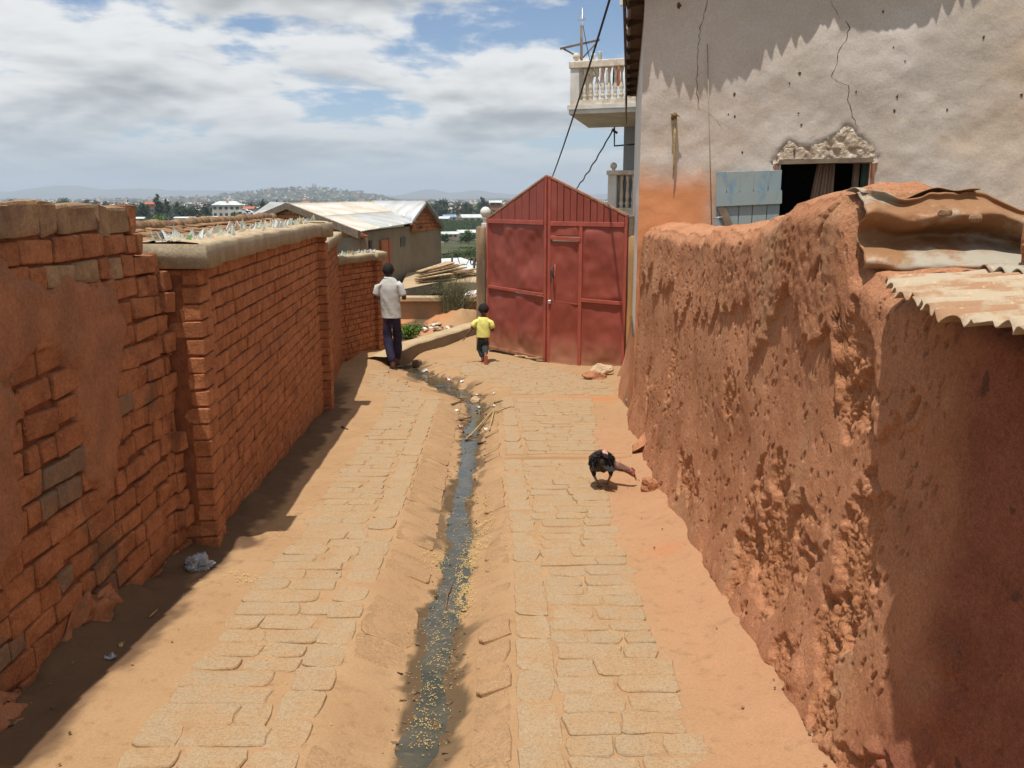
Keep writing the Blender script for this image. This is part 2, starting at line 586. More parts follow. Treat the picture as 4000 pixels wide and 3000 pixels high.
    c = t.mix(t.rng(t.noise(3.5, 6, 0.65, t.scaled(1, 1, 0.35)), 0.55, 0.74, 0, 0.35), c, (0.36, 0.115, 0.072))
    foot = t.math('MULTIPLY', t.rng(t.math('ADD', z, t.math('MULTIPLY', t.noise(5, 5, 0.7), 0.7)), -0.15, -0.85), 0.75)
    c = t.mix(foot, c, (0.40, 0.225, 0.13))
    h = t.math('ADD', t.noise(2.2, 1, 0.4), t.math('MULTIPLY', t.noise(1.1, 1, 0.4), 1.4))
    t.done(t.speck(c, 0.07, 20, 70), t.rng(t.noise(8, 5, 0.6), 0.3, 0.7, 0.40, 0.60), t.bump(h, 0.22, 0.10), 0.4)
    simple('gate_frame', (0.38, 0.085, 0.055), (0.30, 0.065, 0.045), 6, 0.55, 0.2, 40, spec=0.4)
    simple('gate_edge', (0.36, 0.20, 0.11), (0.28, 0.10, 0.06), 10, 0.7, 0.2, 40)
    # plaster, concrete, stone
    simple('concrete', (0.34, 0.275, 0.185), (0.265, 0.21, 0.14), 6, 0.95, 0.6, 70, 0.006, speck=0.2)
    simple('coping_top', (0.46, 0.36, 0.24), (0.38, 0.27, 0.165), 8, 0.97, 0.6, 70, 0.006, speck=0.2)
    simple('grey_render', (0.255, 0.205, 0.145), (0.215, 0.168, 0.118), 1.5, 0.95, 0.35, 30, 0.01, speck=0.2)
    simple('low_wall_render', (0.37, 0.24, 0.13), (0.30, 0.20, 0.115), 2.2, 0.95, 0.5, 30, 0.01, speck=0.2)
    simple('pale_slab', (0.44, 0.33, 0.20), (0.37, 0.27, 0.16), 3, 0.95, 0.4, 30, speck=0.2)
    simple('white_render', (0.68, 0.66, 0.62), (0.56, 0.53, 0.48), 2.5, 0.9, 0.3, 30)
    simple('blue_grey_render', (0.31, 0.315, 0.33), (0.27, 0.275, 0.29), 2.0, 0.9, 0.2, 30)
    simple('baluster_white', (0.68, 0.62, 0.52), (0.52, 0.42, 0.32), 7, 0.9, 0.4, 50)
    simple('post_weathered', (0.33, 0.225, 0.13), (0.16, 0.115, 0.075), 5, 0.95, 0.7, 40, 0.01, stretch=(1, 1, 0.35), speck=0.2)
    simple('post_ochre', (0.44, 0.25, 0.085), (0.33, 0.20, 0.10), 4, 0.95, 0.4, 40, stretch=(1, 1, 0.4))
    simple('red_stone', (0.44, 0.20, 0.10), (0.34, 0.15, 0.075), 14, 0.95, 0.9, 60, 0.01, rnd=0.12, speck=0.2)
    simple('pale_stone', (0.52, 0.40, 0.26), (0.40, 0.27, 0.16), 14, 0.95, 0.8, 60, 0.01, rnd=0.15, speck=0.2)
    # timber
    simple('rough_plank', (0.47, 0.34, 0.20), (0.33, 0.22, 0.125), 6, 0.9, 0.4, 50, rnd=0.25, stretch=(3, 1, 3))
    simple('dark_timber', (0.075, 0.045, 0.03), (0.12, 0.075, 0.05), 8, 0.9, 0.4, 50)
    simple('grey_timber', (0.22, 0.17, 0.12), (0.15, 0.11, 0.08), 8, 0.9, 0.4, 50)
    simple('door_orange', (0.47, 0.15, 0.045), (0.38, 0.115, 0.035), 5, 0.7, 0.2, 40)
    t = NT('blue_paint')
    c = t.mix(t.rand(), (0.235, 0.30, 0.315), (0.27, 0.315, 0.31))
    c = t.mix(t.rng(t.noise(6, 6, 0.65, t.scaled(1.4, 1, 0.5)), 0.50, 0.66), c, (0.155, 0.255, 0.33))
    c = t.mix(t.rng(t.noise(30, 6, 0.7, t.scaled(1, 1, 2.2)), 0.58, 0.70, 0, 0.7), c, (0.36, 0.33, 0.27))
    t.done(c, 0.75, t.bump(t.noise(45, 5, 0.7, t.scaled(1, 1, 3)), 0.45, 0.006), 0.25)
    simple('green_paint', (0.045, 0.10, 0.08), (0.035, 0.07, 0.06), 8, 0.7, 0.2, 40)
    simple('curtain', (0.30, 0.225, 0.17), (0.25, 0.18, 0.135), 12, 0.95, 0.2, 120, stretch=(2, 2, 0.4))
    simple('interior', (0.03, 0.024, 0.02), (0.02, 0.016, 0.014), 3, 1.0, 0)  # near-black, the dark of unlit rooms is put into the colour
    # metal, glass, cables
    simple('cable_black', (0.018, 0.018, 0.02), None, 8, 0.6, 0)
    simple('iron_dark', (0.06, 0.05, 0.045), (0.10, 0.06, 0.04), 10, 0.7, 0.2, 50)
    simple('antenna_metal', (0.55, 0.55, 0.55), None, 8, 0.4, 0, metal=0.6)
    t = NT('tin_new')
    c = t.mix(t.rng(t.noise(0.9, 5, 0.6), 0.42, 0.60), (0.62, 0.64, 0.66), (0.52, 0.50, 0.45))
    t.done(c, 0.36, t.bump(t.noise(20, 3, 0.5), 0.1, 0.01), 0.5, 0.45)
    t = NT('tin_dull')
    c = t.mix(t.rng(t.noise(1.3, 5, 0.6), 0.40, 0.62), (0.60, 0.585, 0.54), (0.53, 0.45, 0.34))
    t.done(c, 0.5, t.bump(t.noise(20, 3, 0.5), 0.1, 0.01), 0.4, 0.2)
    t = NT('shard_glass')
    t.b.inputs['Transmission Weight'].default_value = 0.72
    t.b.inputs['IOR'].default_value = 1.45
    t.done(t.mix(t.rand(), (0.86, 0.90, 0.80), (0.74, 0.83, 0.72)), 0.12, None, 0.6)
    for nm, c in (('shard_green', (0.18, 0.42, 0.12)), ('shard_amber', (0.55, 0.26, 0.06))):
        t = NT(nm)
        t.b.inputs['Transmission Weight'].default_value = 0.6
        t.done(c, 0.12, None, 0.6)
    t = NT('clear_plastic')
    t.b.inputs['Transmission Weight'].default_value = 0.368
    t.done((0.42, 0.45, 0.50), 0.15, t.bump(t.noise(40, 3, 0.5), 0.4, 0.01), 0.6)
    simple('litter_white', (0.75, 0.74, 0.72), (0.62, 0.60, 0.56), 20, 0.5, 0.2, 60)
    simple('litter_pink', (0.62, 0.20, 0.20), (0.68, 0.42, 0.40), 40, 0.6, 0.2, 60)
    simple('straw', (0.45, 0.33, 0.15), (0.30, 0.20, 0.09), 20, 0.9, 0.2, 60)
    simple('twig', (0.20, 0.125, 0.065), (0.12, 0.08, 0.045), 20, 0.95, 0.3, 60)
    simple('husk', (0.60, 0.445, 0.20), (0.48, 0.33, 0.13), 60, 0.7, 0, lo=0.4, hi=0.6)
    # foliage
    def leaf(name, a, b):
        t = NT(name)
        c = t.mix(t.rng(t.noise(1.6, 3, 0.6), 0.38, 0.62), a, b)
        return t.done(c, 0.7, None, 0.2)
    leaf('leaf_dark', (0.040, 0.062, 0.028), (0.022, 0.040, 0.022))
    leaf('leaf_mid', (0.075, 0.115, 0.036), (0.045, 0.075, 0.028))
    leaf('leaf_bright', (0.115, 0.20, 0.028), (0.075, 0.135, 0.025))
    leaf('leaf_dry', (0.15, 0.145, 0.075), (0.095, 0.105, 0.055))
    leaf('leaf_grey', (0.085, 0.085, 0.06), (0.06, 0.068, 0.045))
    simple('bark', (0.12, 0.085, 0.055), (0.08, 0.055, 0.04), 8, 0.95, 0.5, 30)
    # old tiles
    t = NT('clay_tile')
    c = t.mix(t.rand(), (0.33, 0.195, 0.10), (0.21, 0.125, 0.075))
    c = t.mix(t.rng(t.noise(10, 6, 0.65), 0.5, 0.66, 0, 0.8), c, (0.13, 0.095, 0.06))
    t.done(c, 0.95, t.bump(t.noise(50, 5, 0.7), 0.5, 0.006), 0.1)
    # far country
    t = NT('terrain')
    c = t.mix(t.rng(t.noise(0.02, 8, 0.65), 0.40, 0.60), (0.060, 0.072, 0.032), (0.10, 0.088, 0.048))
    c = t.mix(t.rng(t.noise(0.008, 8, 0.7), 0.54, 0.62), c, (0.035, 0.05, 0.026))
    c = t.mix(t.rng(t.noise(0.05, 6, 0.7), 0.62, 0.70), c, (0.20, 0.125, 0.07))
    t.done(c, 1.0, None, 0.05)
    simple('far_white', (0.54, 0.52, 0.48), (0.42, 0.39, 0.35), 0.3, 0.9, 0)
    simple('far_cream', (0.52, 0.44, 0.33), (0.42, 0.34, 0.25), 0.3, 0.9, 0)
    simple('far_brick', (0.36, 0.17, 0.10), (0.30, 0.14, 0.08), 0.3, 0.9, 0)
    simple('far_red_roof', (0.40, 0.13, 0.07), (0.33, 0.11, 0.06), 0.5, 0.8, 0)
    simple('far_tin_roof', (0.55, 0.57, 0.56), (0.44, 0.46, 0.44), 0.5, 0.6, 0)
    simple('far_blue_roof', (0.22, 0.33, 0.48), None, 0.5, 0.6, 0)
    simple('far_glass', (0.05, 0.055, 0.06), None, 1, 0.3, 0)
    simple('car_white', (0.72, 0.73, 0.74), (0.70, 0.71, 0.72), 1, 0.3, 0, spec=0.5)
    simple('tyre', (0.025, 0.025, 0.025), None, 5, 0.8, 0)
    # people, birds
    simple('skin', (0.135, 0.062, 0.038), (0.105, 0.048, 0.030), 20, 0.55, 0.1, 90, spec=0.35)
    simple('skin_foot', (0.24, 0.11, 0.07), (0.18, 0.08, 0.05), 20, 0.6, 0.1, 90)
    simple('hair', (0.012, 0.010, 0.009), (0.020, 0.016, 0.014), 60, 0.85, 0.6, 160, 0.006)
    simple('shirt_grey', (0.50, 0.50, 0.475), (0.455, 0.45, 0.425), 8, 0.9, 0.25, 14, 0.03)
    simple('shirt_yellow', (0.70, 0.66, 0.20), (0.64, 0.59, 0.17), 8, 0.9, 0.25, 18, 0.02)
    simple('trousers_navy', (0.036, 0.030, 0.070), (0.022, 0.019, 0.045), 7, 0.9, 0.35, 14, 0.03)
    simple('trousers_slate', (0.046, 0.054, 0.060), (0.028, 0.032, 0.036), 12, 0.9, 0.3, 25, 0.02)
    simple('sandal_grey', (0.12, 0.11, 0.10), None, 10, 0.8, 0.1, 40)
    simple('sandal_orange', (0.50, 0.165, 0.105), (0.44, 0.14, 0.09), 10, 0.75, 0.1, 40)
    simple('feather_black', (0.020, 0.016, 0.014), (0.045, 0.034, 0.028), 40, 0.55, 0.9, 90, 0.012, stretch=(1, 1, 0.5))
    simple('bird_skin', (0.36, 0.12, 0.10), (0.26, 0.07, 0.055), 50, 0.7, 0.4, 120)
    simple('bird_neck', (0.11, 0.055, 0.04), (0.26, 0.13, 0.09), 45, 0.8, 0.5, 90, 0.006)
    simple('bird_leg', (0.36, 0.19, 0.11), (0.28, 0.14, 0.08), 40, 0.7, 0.2, 90)
    simple('bird_pink', (0.62, 0.36, 0.34), (0.50, 0.25, 0.23), 40, 0.6, 0.4, 90)
    simple('feather_grey', (0.34, 0.33, 0.31), (0.20, 0.19, 0.18), 50, 0.8, 0.6, 120)


make_materials()
M = MATS

# ================================================================== THE SETTING: ground
GX_Y = np.array([-2, 2.5, 4.4, 7.5, 9.5, 10.5, 11.3, 12.3, 13.3, 14.3, 15.4])
GX_X = np.array([-0.235, -0.255, -0.265, -0.365, -0.42, -0.45, -0.60, -0.98, -1.36, -1.72, -2.0])


def ge(y): return np.interp(y, GX_Y, GX_X)              # line the paving follows


def gx(y): return np.interp(y, GX_Y, GX_X) + np.interp(y, [0.5, 2.6, 4.6, 7.5, 9.5], [-0.085, -0.078, -0.055, -0.03, 0.0]) + 0.012 * np.sin(np.asarray(y) * 2.7) + 0.008 * np.sin(np.asarray(y) * 6.1)   # line of the water


KA, KB = np.array([-2.02, 14.25]), np.array([-0.60, 17.75])     # kerb line
KD = (KB - KA) / np.linalg.norm(KB - KA)
KN = np.array([-KD[1], KD[0]])                                # towards the bank beyond the kerb


def base_z(y):
    y = np.asarray(y, float)
    return np.where(y < 13, -0.077 * y, -0.077 * 13 - 0.10 * (1 - np.exp(-(np.maximum(y, 13) - 13) * 0.77)))


def gz(x, y, detail=True):
    x = np.asarray(x, float); y = np.asarray(y, float)
    z = base_z(y)
    g = gx(y)
    # direction-aware width: where the gutter runs across the street it looks wider along x
    k = np.interp(y, [10.4, 11.6, 16], [1.0, 1.9, 1.9])
    dl, dr = (g - x) / k, (x - g) / k
    sh = ge(y) - g
    jag = 0.022 * fbm(y * 3.6 + (x > g) * 7.3, 0 * y, 0, 33, 4)
    prof = np.maximum(np.clip((dl - 0.045 - jag) / (0.375 - sh), 0, 1), np.clip((dr - 0.045 + jag) / (0.21 + sh), 0, 1))
    prof = 0.35 * prof + 0.65 * prof * prof * (3 - 2 * prof)
    amp = 0.115 * smooth(16.0, 14.6, y)
    z = z - amp * (1 - prof)
    # bank behind the kerb
    s = (x - KA[0]) * KN[0] + (y - KA[1]) * KN[1]
    al = (x - KA[0]) * KD[0] + (y - KA[1]) * KD[1]
    bank = smooth(0.05, 0.25, s) * smooth(-0.3, 0.3, al)
    z = z + 0.10 * bank
    mound = (0.36 + 0.10 * fbm(x * 3, y * 3, 0, 44, 3)) * np.exp(-np.abs((x + 1.05) / 0.62) ** 2.6 - np.abs((y - 18.2) / 0.55) ** 2)
    z = z + mound * smooth(0.0, 0.5, s)
    if detail:
        z = z + 0.012 * fbm(x * 1.3, y * 1.3, 0, 3, 3) + 0.004 * fbm(x * 7, y * 7, 0, 5, 3)
        # crumbled earth along the foot of the walls
        lw = np.interp(y, [0, 4.6, 4.75, 9.6, 9.75, 14.2], [-1.84, -1.84, -1.70, -2.05, -2.2, -2.85])
        z = z + np.interp(y, [4.4, 4.9], [0.06, 0.025]) * smooth(0.24, 0.0, x - lw) * (1 + 0.8 * fbm(x * 5, y * 5, 0, 9, 3)) * smooth(11, 9, y)
        rw = np.interp(y, [0, 2.5, 4.5, 7, 8.8, 13.6], [0.97, 0.99, 1.0, 1.12, 1.25, 1.75])
        z = z + 0.05 * smooth(0.22, 0.0, rw - x)
    return z


def gpt(px, py):
    """ground point seen at a photo position"""
    d = ray(px, py)
    t = HC / (-(d.z + 0.077 * d.y))
    for _ in range(12):
        zz = float(gz(t * d.x, t * d.y, False))
        t = (zz - HC) / d.z
    return Vector((t * d.x, t * d.y, float(gz(t * d.x, t * d.y))))


def build_street():
    ys = np.concatenate([np.arange(0.2, 6, 0.022), np.arange(6, 12, 0.04), np.arange(12, 19.6, 0.06)])
    xs = np.concatenate([np.arange(-4.0, -2.0, 0.10), np.arange(-2.0, 1.2, 0.018), np.arange(1.2, 3.6, 0.10)])
    X, Y = np.meshgrid(xs, ys)
    Z = gz(X, Y)
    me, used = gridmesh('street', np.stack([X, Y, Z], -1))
    g = gx(Y); k = np.interp(Y, [10.4, 11.6, 16], [1.0, 1.9, 1.9])
    d = np.abs(X - g) / k
    n = fbm(X * 5, Y * 3, 0, 21, 4) + 0.7 * fbm(X * 17, Y * 11, 0, 22, 3)
    wet = smooth(0.115, 0.085, d - 0.04 * n) * 0.9
    blot = smooth(0.30, 0.12, d) * smooth(0.25, 0.75, fbm(X * 4, Y * 4, 0, 31, 4)) * 0.75
    # trash dam of silt across the gutter
    dam = np.exp(-(((X + 0.40) / 0.24) ** 2 + ((Y - 9.75) / 0.45) ** 2)) * 1.2
    wet = np.clip(np.maximum(np.maximum(wet, blot), dam * (0.7 + 0.5 * n)), 0, 1)
    red = np.exp(-(((X - 0.95) / 0.45) ** 2 + ((Y - 10.4) / 0.25) ** 2)) * 0.9
    red = np.maximum(red, np.exp(-(((X - 0.86) / 0.10) ** 2 + ((Y - 4.6) / 0.08) ** 2)) * 0.6)
    s = (X - KA[0]) * KN[0] + (Y - KA[1]) * KN[1]
    red = np.maximum(red, smooth(0.4, 1.0, s) * smooth(13.5, 15, Y) * 0.75)
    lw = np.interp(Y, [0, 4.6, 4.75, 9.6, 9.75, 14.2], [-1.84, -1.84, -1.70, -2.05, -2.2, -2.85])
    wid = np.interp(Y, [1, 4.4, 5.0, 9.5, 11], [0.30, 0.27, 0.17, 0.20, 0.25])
    soil_shade = 0.92 * smooth(0.05, -0.05, (X - lw) - wid - 0.05 * n) * smooth(13.5, 11, Y)  # dark soil by the wall foot, deepening the wall's shade in colour
    for nm, arr in (('wet', wet), ('red', red), ('soil_shade', soil_shade)):
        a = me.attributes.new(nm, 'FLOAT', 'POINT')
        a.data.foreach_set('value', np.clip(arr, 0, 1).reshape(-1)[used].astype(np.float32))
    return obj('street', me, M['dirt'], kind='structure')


street = build_street()

# water lying in the gutter
def build_water():
    ys = np.concatenate([np.arange(0.3, 13.2, 0.05), np.arange(13.2, 15.0, 0.05)])
    cs = np.linspace(-1, 1, 9)
    k = np.interp(ys, [10.4, 11.6, 16], [1.0, 1.75, 1.75])
    hw = (0.175 + 0.012 * fbm(ys * 1.7, 0 * ys, 0, 41, 3)) * k
    g = gx(ys)
    X = g[:, None] + hw[:, None] * cs[None, :] * 1.1
    Y = np.repeat(ys[:, None], 9, 1)
    Z = np.repeat((base_z(ys) - 0.1105)[:, None], 9, 1) + 0.012 * fbm(X * 1.3, Y * 1.3, 0, 3, 3)
    me, _ = gridmesh('water', np.stack([X, Y, Z], -1))
    return obj('water', me, M['water'], kind='structure')


build_water()

# ------------------------------------------------------------------ paving stones
def stone_mesh(name, L, W, seed, H=0.03):
    r = random.Random(seed)
    pts = []
    c = 0.11 * min(L, W)
    corners = [(-L / 2, -W / 2), (L / 2, -W / 2), (L / 2, W / 2), (-L / 2, W / 2)]
    for i, (x, y) in enumerate(corners):
        sx, sy = (1 if x > 0 else -1), (1 if y > 0 else -1)
        x += r.uniform(-0.012, 0.010) * sx; y += r.uniform(-0.010, 0.008) * sy
        a, b = (x - sx * c * r.uniform(0.4, 1.5), y), (x, y - sy * c * r.uniform(0.4, 1.5))
        pr = [a, b] if i in (1, 3) else [b, a]
        pts += pr
        nx, ny = corners[(i + 1) % 4]
        mx, my = (corners[i][0] + nx) / 2, (corners[i][1] + ny) / 2
        off = r.uniform(-0.006, 0.006)
        pts.append((mx + (off if abs(mx) > abs(my) * L / W else 0), my + (off if abs(my) * L / W > abs(mx) else 0)))
    n = len(pts)
    V = [(x, y, -H) for x, y in pts] + [(x, y, 0 - 0.004) for x, y in pts] + [(x * 0.965, y * 0.94, 0.001 + r.uniform(-.0012, .0012)) for x, y in pts] + [(0, 0, 0.0015)]
    Fc = []
    for i in range(n):
        j = (i + 1) % n
        Fc += [(i, j, n + j, n + i), (n + i, n + j, 2 * n + j, 2 * n + i), (2 * n + i, 2 * n + j, 3 * n)]
    return mesh(name, V, Fc, False)


def build_paving():
    V = {}
    for L in (0.13, 0.18, 0.23, 0.28, 0.34):
        V[L] = [stone_mesh('paving_stone', L, 0.145, int(L * 1000) + k) for k in range(5)]
    Lq = sorted(V)
    place = []                       # (x, y, length variant, scale L, scale W, rotz, tilt across, mat, lift)
    rr = random.Random(11)

    def field(y0, y1, xl, xr, rag=0.035):
        y = y0
        while y < y1:
            w = rr.uniform(0.122, 0.168)
            a = xl(y) + rr.uniform(-rag, rag * 0.6); b = xr(y) + rr.uniform(-rag * 0.5, rag)
            x = a
            while x < b - 0.05:
                L = rr.choice([0.16, 0.20, 0.24, 0.27, 0.31])
                if b - (x + L) < 0.12: L = b - x
                L = min(L, 0.38)
                if L > 0.07:
                    place.append((x + L / 2, y + w / 2, L - 0.009, w - 0.009, rr.uniform(-0.018, 0.018), 0.0, 'paving_stone', 0.0060))
                x += L
            y += w

    def column(y0, y1, xl, w, lo, hi, tilt, matn, lift):
        y = y0
        while y < y1:
            L = rr.uniform(lo, hi)
            place.append((xl(y) + w / 2, y + L / 2, w - 0.006, L - 0.007, rr.uniform(-0.03, 0.03), tilt, matn, lift))
            y += L

    k = lambda y: np.interp(y, [10.4, 11.6, 16], [1.0, 1.9, 1.9])
    field(0.9, 10.9, lambda y: np.interp(y, [0, 5, 9, 11], [-1.28, -1.28, -1.42, -1.6]), lambda y: ge(y) - 0.615)
    column(0.9, 10.4, lambda y: ge(y) - 0.605, 0.17, 0.17, 0.27, 0.0, 'paving_stone', 0.0050)
    column(0.9, 10.4, lambda y: ge(y) - 0.425, 0.25, 0.14, 0.26, -0.36, 'gutter_stone', 0.0)
    column(0.9, 9.3, lambda y: ge(y) + 0.105, 0.15, 0.16, 0.30, 0.62, 'gutter_stone', 0.0)
    column(0.9, 6.95, lambda y: ge(y) + 0.27, 0.155, 0.19, 0.30, 0.0, 'paving_stone', 0.0050)
    column(7.2, 10.2, lambda y: ge(y) + 0.30, 0.155, 0.19, 0.30, 0.0, 'paving_stone', 0.0050)
    field(0.9, 6.9, lambda y: ge(y) + 0.445, lambda y: np.interp(y, [0, 2.5, 5, 7], [0.60, 0.62, 0.63, 0.70]))
    field(7.2, 10.3, lambda y: ge(y) + 0.475, lambda y: np.interp(y, [7, 10], [0.72, 0.95]))
    field(11.1, 13.6, lambda y: np.interp(y, [11, 13.6], [-1.9, -2.2]), lambda y: ge(y) - 0.75, 0.15)
    field(10.7, 14.2, lambda y: ge(y) + 0.55, lambda y: np.interp(y, [10.7, 12, 13, 14.2], [1.35, 1.3, 0.9, 0.2]), 0.2)
    place = [p for p in place if 1.6 < p[1] and not (p[6] == 'gutter_stone' and rr.random() < 0.15)]
    # the 300 that show largest are single stones; the rest are one joined mass
    place.sort(key=lambda p: -(p[2] * p[3]) / (p[1] ** 2 + p[0] ** 2) ** 1.5)
    VV, FF, off = {}, {}, {}
    rest = {'paving_stone': ([], []), 'gutter_stone': ([], [])}
    for i, (x, y, L, W, rz, tilt, mn, lift) in enumerate(place):
        v = min(Lq, key=lambda q: abs(q - L))
        base = rr.choice(V[v])
        z = float(gz(x, y, False)) + 0.012 * float(fbm(x * 1.3, y * 1.3, 0, 3, 3)) + lift + rr.uniform(-0.0025, 0.002)
        if tilt:
            e = 0.05
            sl = (float(gz(x + e, y, False)) - float(gz(x - e, y, False))) / (2 * e)
            rot = Euler((-0.0768, -math.atan(sl), rz), 'ZYX')
            rot = Euler((-0.0768 + rr.uniform(-.01, .01), -math.atan(sl) * 0.92, rz))
        else:
            rot = Euler((-0.0768 + rr.uniform(-0.012, 0.012), rr.uniform(-0.012, 0.012), rz))
        if y > 13: rot.x = -0.03
        Mx = Matrix.Translation((x, y, z)) @ rot.to_matrix().to_4x4() @ Matrix.Diagonal((L / v, W / 0.145, 1, 1))
        if i < 300:
            me = base
            if mn == 'gutter_stone':
                key = base.name + '_g'
                me = bpy.data.meshes.get(key)
                if me is None:
                    me = base.copy(); me.name = key; me.materials.clear(); me.materials.append(M[mn])
            o = bpy.data.objects.new('paving_stone', me); COL.objects.link(o)
            if not me.materials: me.materials.append(M[mn])
            o.parent = street; o.matrix_basis = Mx
        else:
            vs, fs = rest[mn]
            o0 = len(vs)
            vs += [Mx @ q.co for q in base.vertices]
            fs += [tuple(o0 + q for q in p.vertices) for p in base.polygons]
    for mn, (vs, fs) in rest.items():
        if vs: obj('paving_stones', mesh(mn, vs, fs, False), M[mn], street, kind='stuff')


build_paving()

# concrete cross band in the paving and the sloping kerb
def build_band_and_kerb():
    pts = []
    xs = np.linspace(-0.06, 1.1, 40)
    rows = []
    for dy, dz in ((-0.065, -0.02), (-0.06, 0.016), (0.0, 0.020), (0.055, 0.016), (0.06, -0.02)):
        y = 7.06 + dy + 0.05 * (xs > 2) + 0.02 * np.sin(xs * 4) + 0.07 * xs
        z = gz(xs, y, False) + dz + 0.006 * fbm(xs * 6, y * 6, 0, 8, 2)
        rows.append(np.stack([xs, y, z], -1))
    me, _ = gridmesh('cross_band', np.array(rows))
    obj('cross_band', me, M['dirt'], street)
    # kerb
    n = 40
    al = np.linspace(0, np.linalg.norm(KB - KA), n)
    rows = []
    prof = [(-0.02, -0.25), (-0.012, 0.17), (0.0, 0.195), (0.05, 0.205), (0.30, 0.20), (0.42, 0.13), (0.50, 0.02)]
    for o_, h in prof:
        x = KA[0] + KD[0] * al + KN[0] * o_; y = KA[1] + KD[1] * al + KN[1] * o_
        grow = smooth(-0.1, 0.7, al)
        z = base_z(y) + (h * (0.35 + 0.65 * grow) if h > 0 else h) + 0.008 * fbm(al * 3, o_ * 9, 0, 4, 3)
        x = x + 0.015 * fbm(al * 2, 0 * al, 0, 14, 3)
        rows.append(np.stack([x, y, z], -1))
    me, _ = gridmesh('kerb', np.array(rows[1:]), smooth_=False)
    k = obj('kerb', me, M['pale_slab'], kind='structure')
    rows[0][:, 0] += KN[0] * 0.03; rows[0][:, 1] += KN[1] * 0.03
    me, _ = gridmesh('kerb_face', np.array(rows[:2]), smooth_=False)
    obj('kerb_face', me, M['grey_render'], k)  # stained face, darker than the top to paint in its shaded side


build_band_and_kerb()

# ------------------------------------------------------------------ far terrain
def terr_z(x, y):
    x = np.asarray(x, float); y = np.asarray(y, float)
    r = np.maximum(y, 0.0)
    z = np.interp(r, [0, 19.4, 24, 40, 70, 130, 400, 1500, 3000], [-3.0, -3.0, -4.0, -6.5, -8.5, -10, -10.5, -11, -8])
    def hill(px, d, h, w, dd):
        cx = (px - 2000) / F * d
        return h * np.exp(-((x - cx) / w) ** 2 - ((y - d) / dd) ** 2)
    z = z + hill(1170, 3000, 27, 130, 420) + hill(1320, 3000, 25, 120, 420) + hill(1000, 3000, 15, 150, 420) + hill(1450, 3050, 16, 80, 380) + hill(760, 3100, 12, 300, 420)
    z = z + hill(1690, 8500, 75, 200, 900) + hill(1560, 8500, 30, 300, 900) + hill(1860, 8500, 60, 230, 900) + hill(2050, 8500, 35, 500, 900) + hill(1380, 8600, 40, 400, 900)
    for px, h, w in ((60, 66, 700), (300, 86, 300), (480, 60, 420), (640, 66, 360), (830, 52, 420), (1000, 48, 400), (2500, 60, 700), (3100, 80, 700), (3700, 60, 700), (-500, 70, 800)):
        z = z + hill(px, 8600, h, w, 900)
    far = smooth(2000, 4200, y)
    z = z + far * (9 * fbm(x / 420, y / 420, 0, 77, 4)) + smooth(2200, 3000, y) * 2.5 * fbm(x / 60, y / 60, 0, 78, 3)
    return z


def build_terrain():
    ys = np.concatenate([[-300, -100, -20, 0, 10, 19.4], np.geomspace(20, 11000, 240)])
    a = np.linspace(-1, 1, 261)
    xs_f = np.sign(a) * (np.abs(a) ** 1.25)
    Y = np.repeat(ys[:, None], len(a), 1)
    X = xs_f[None, :] * (60 + 0.95 * np.maximum(Y, 0))
    Z = terr_z(X, Y)
    me, _ = gridmesh('terrain', np.stack([X, Y, Z], -1))
    obj('terrain', me, M['terrain'], kind='structure')


build_terrain()

# ================================================================== BRICK WALLS
def brick_variants(tag, L, H, D, n, bev, jit, rough, seg=1):
    out = []
    for k in range(n):
        bm = box_bm(L, D, H, bev, jit, k * 7 + int(L * 1000), seg)
        co = np.array([v.co[:] for v in bm.verts])
        s = k * 13.7
        d = np.stack([fbm(co[:, 0] * 18 + s, co[:, 1] * 18, co[:, 2] * 18, 50 + q, 2) for q in range(3)], -1)
        for v, q in zip(bm.verts, d): v.co += Vector(q) * rough
        out.append(bm_mesh(tag, bm, False))
    return out


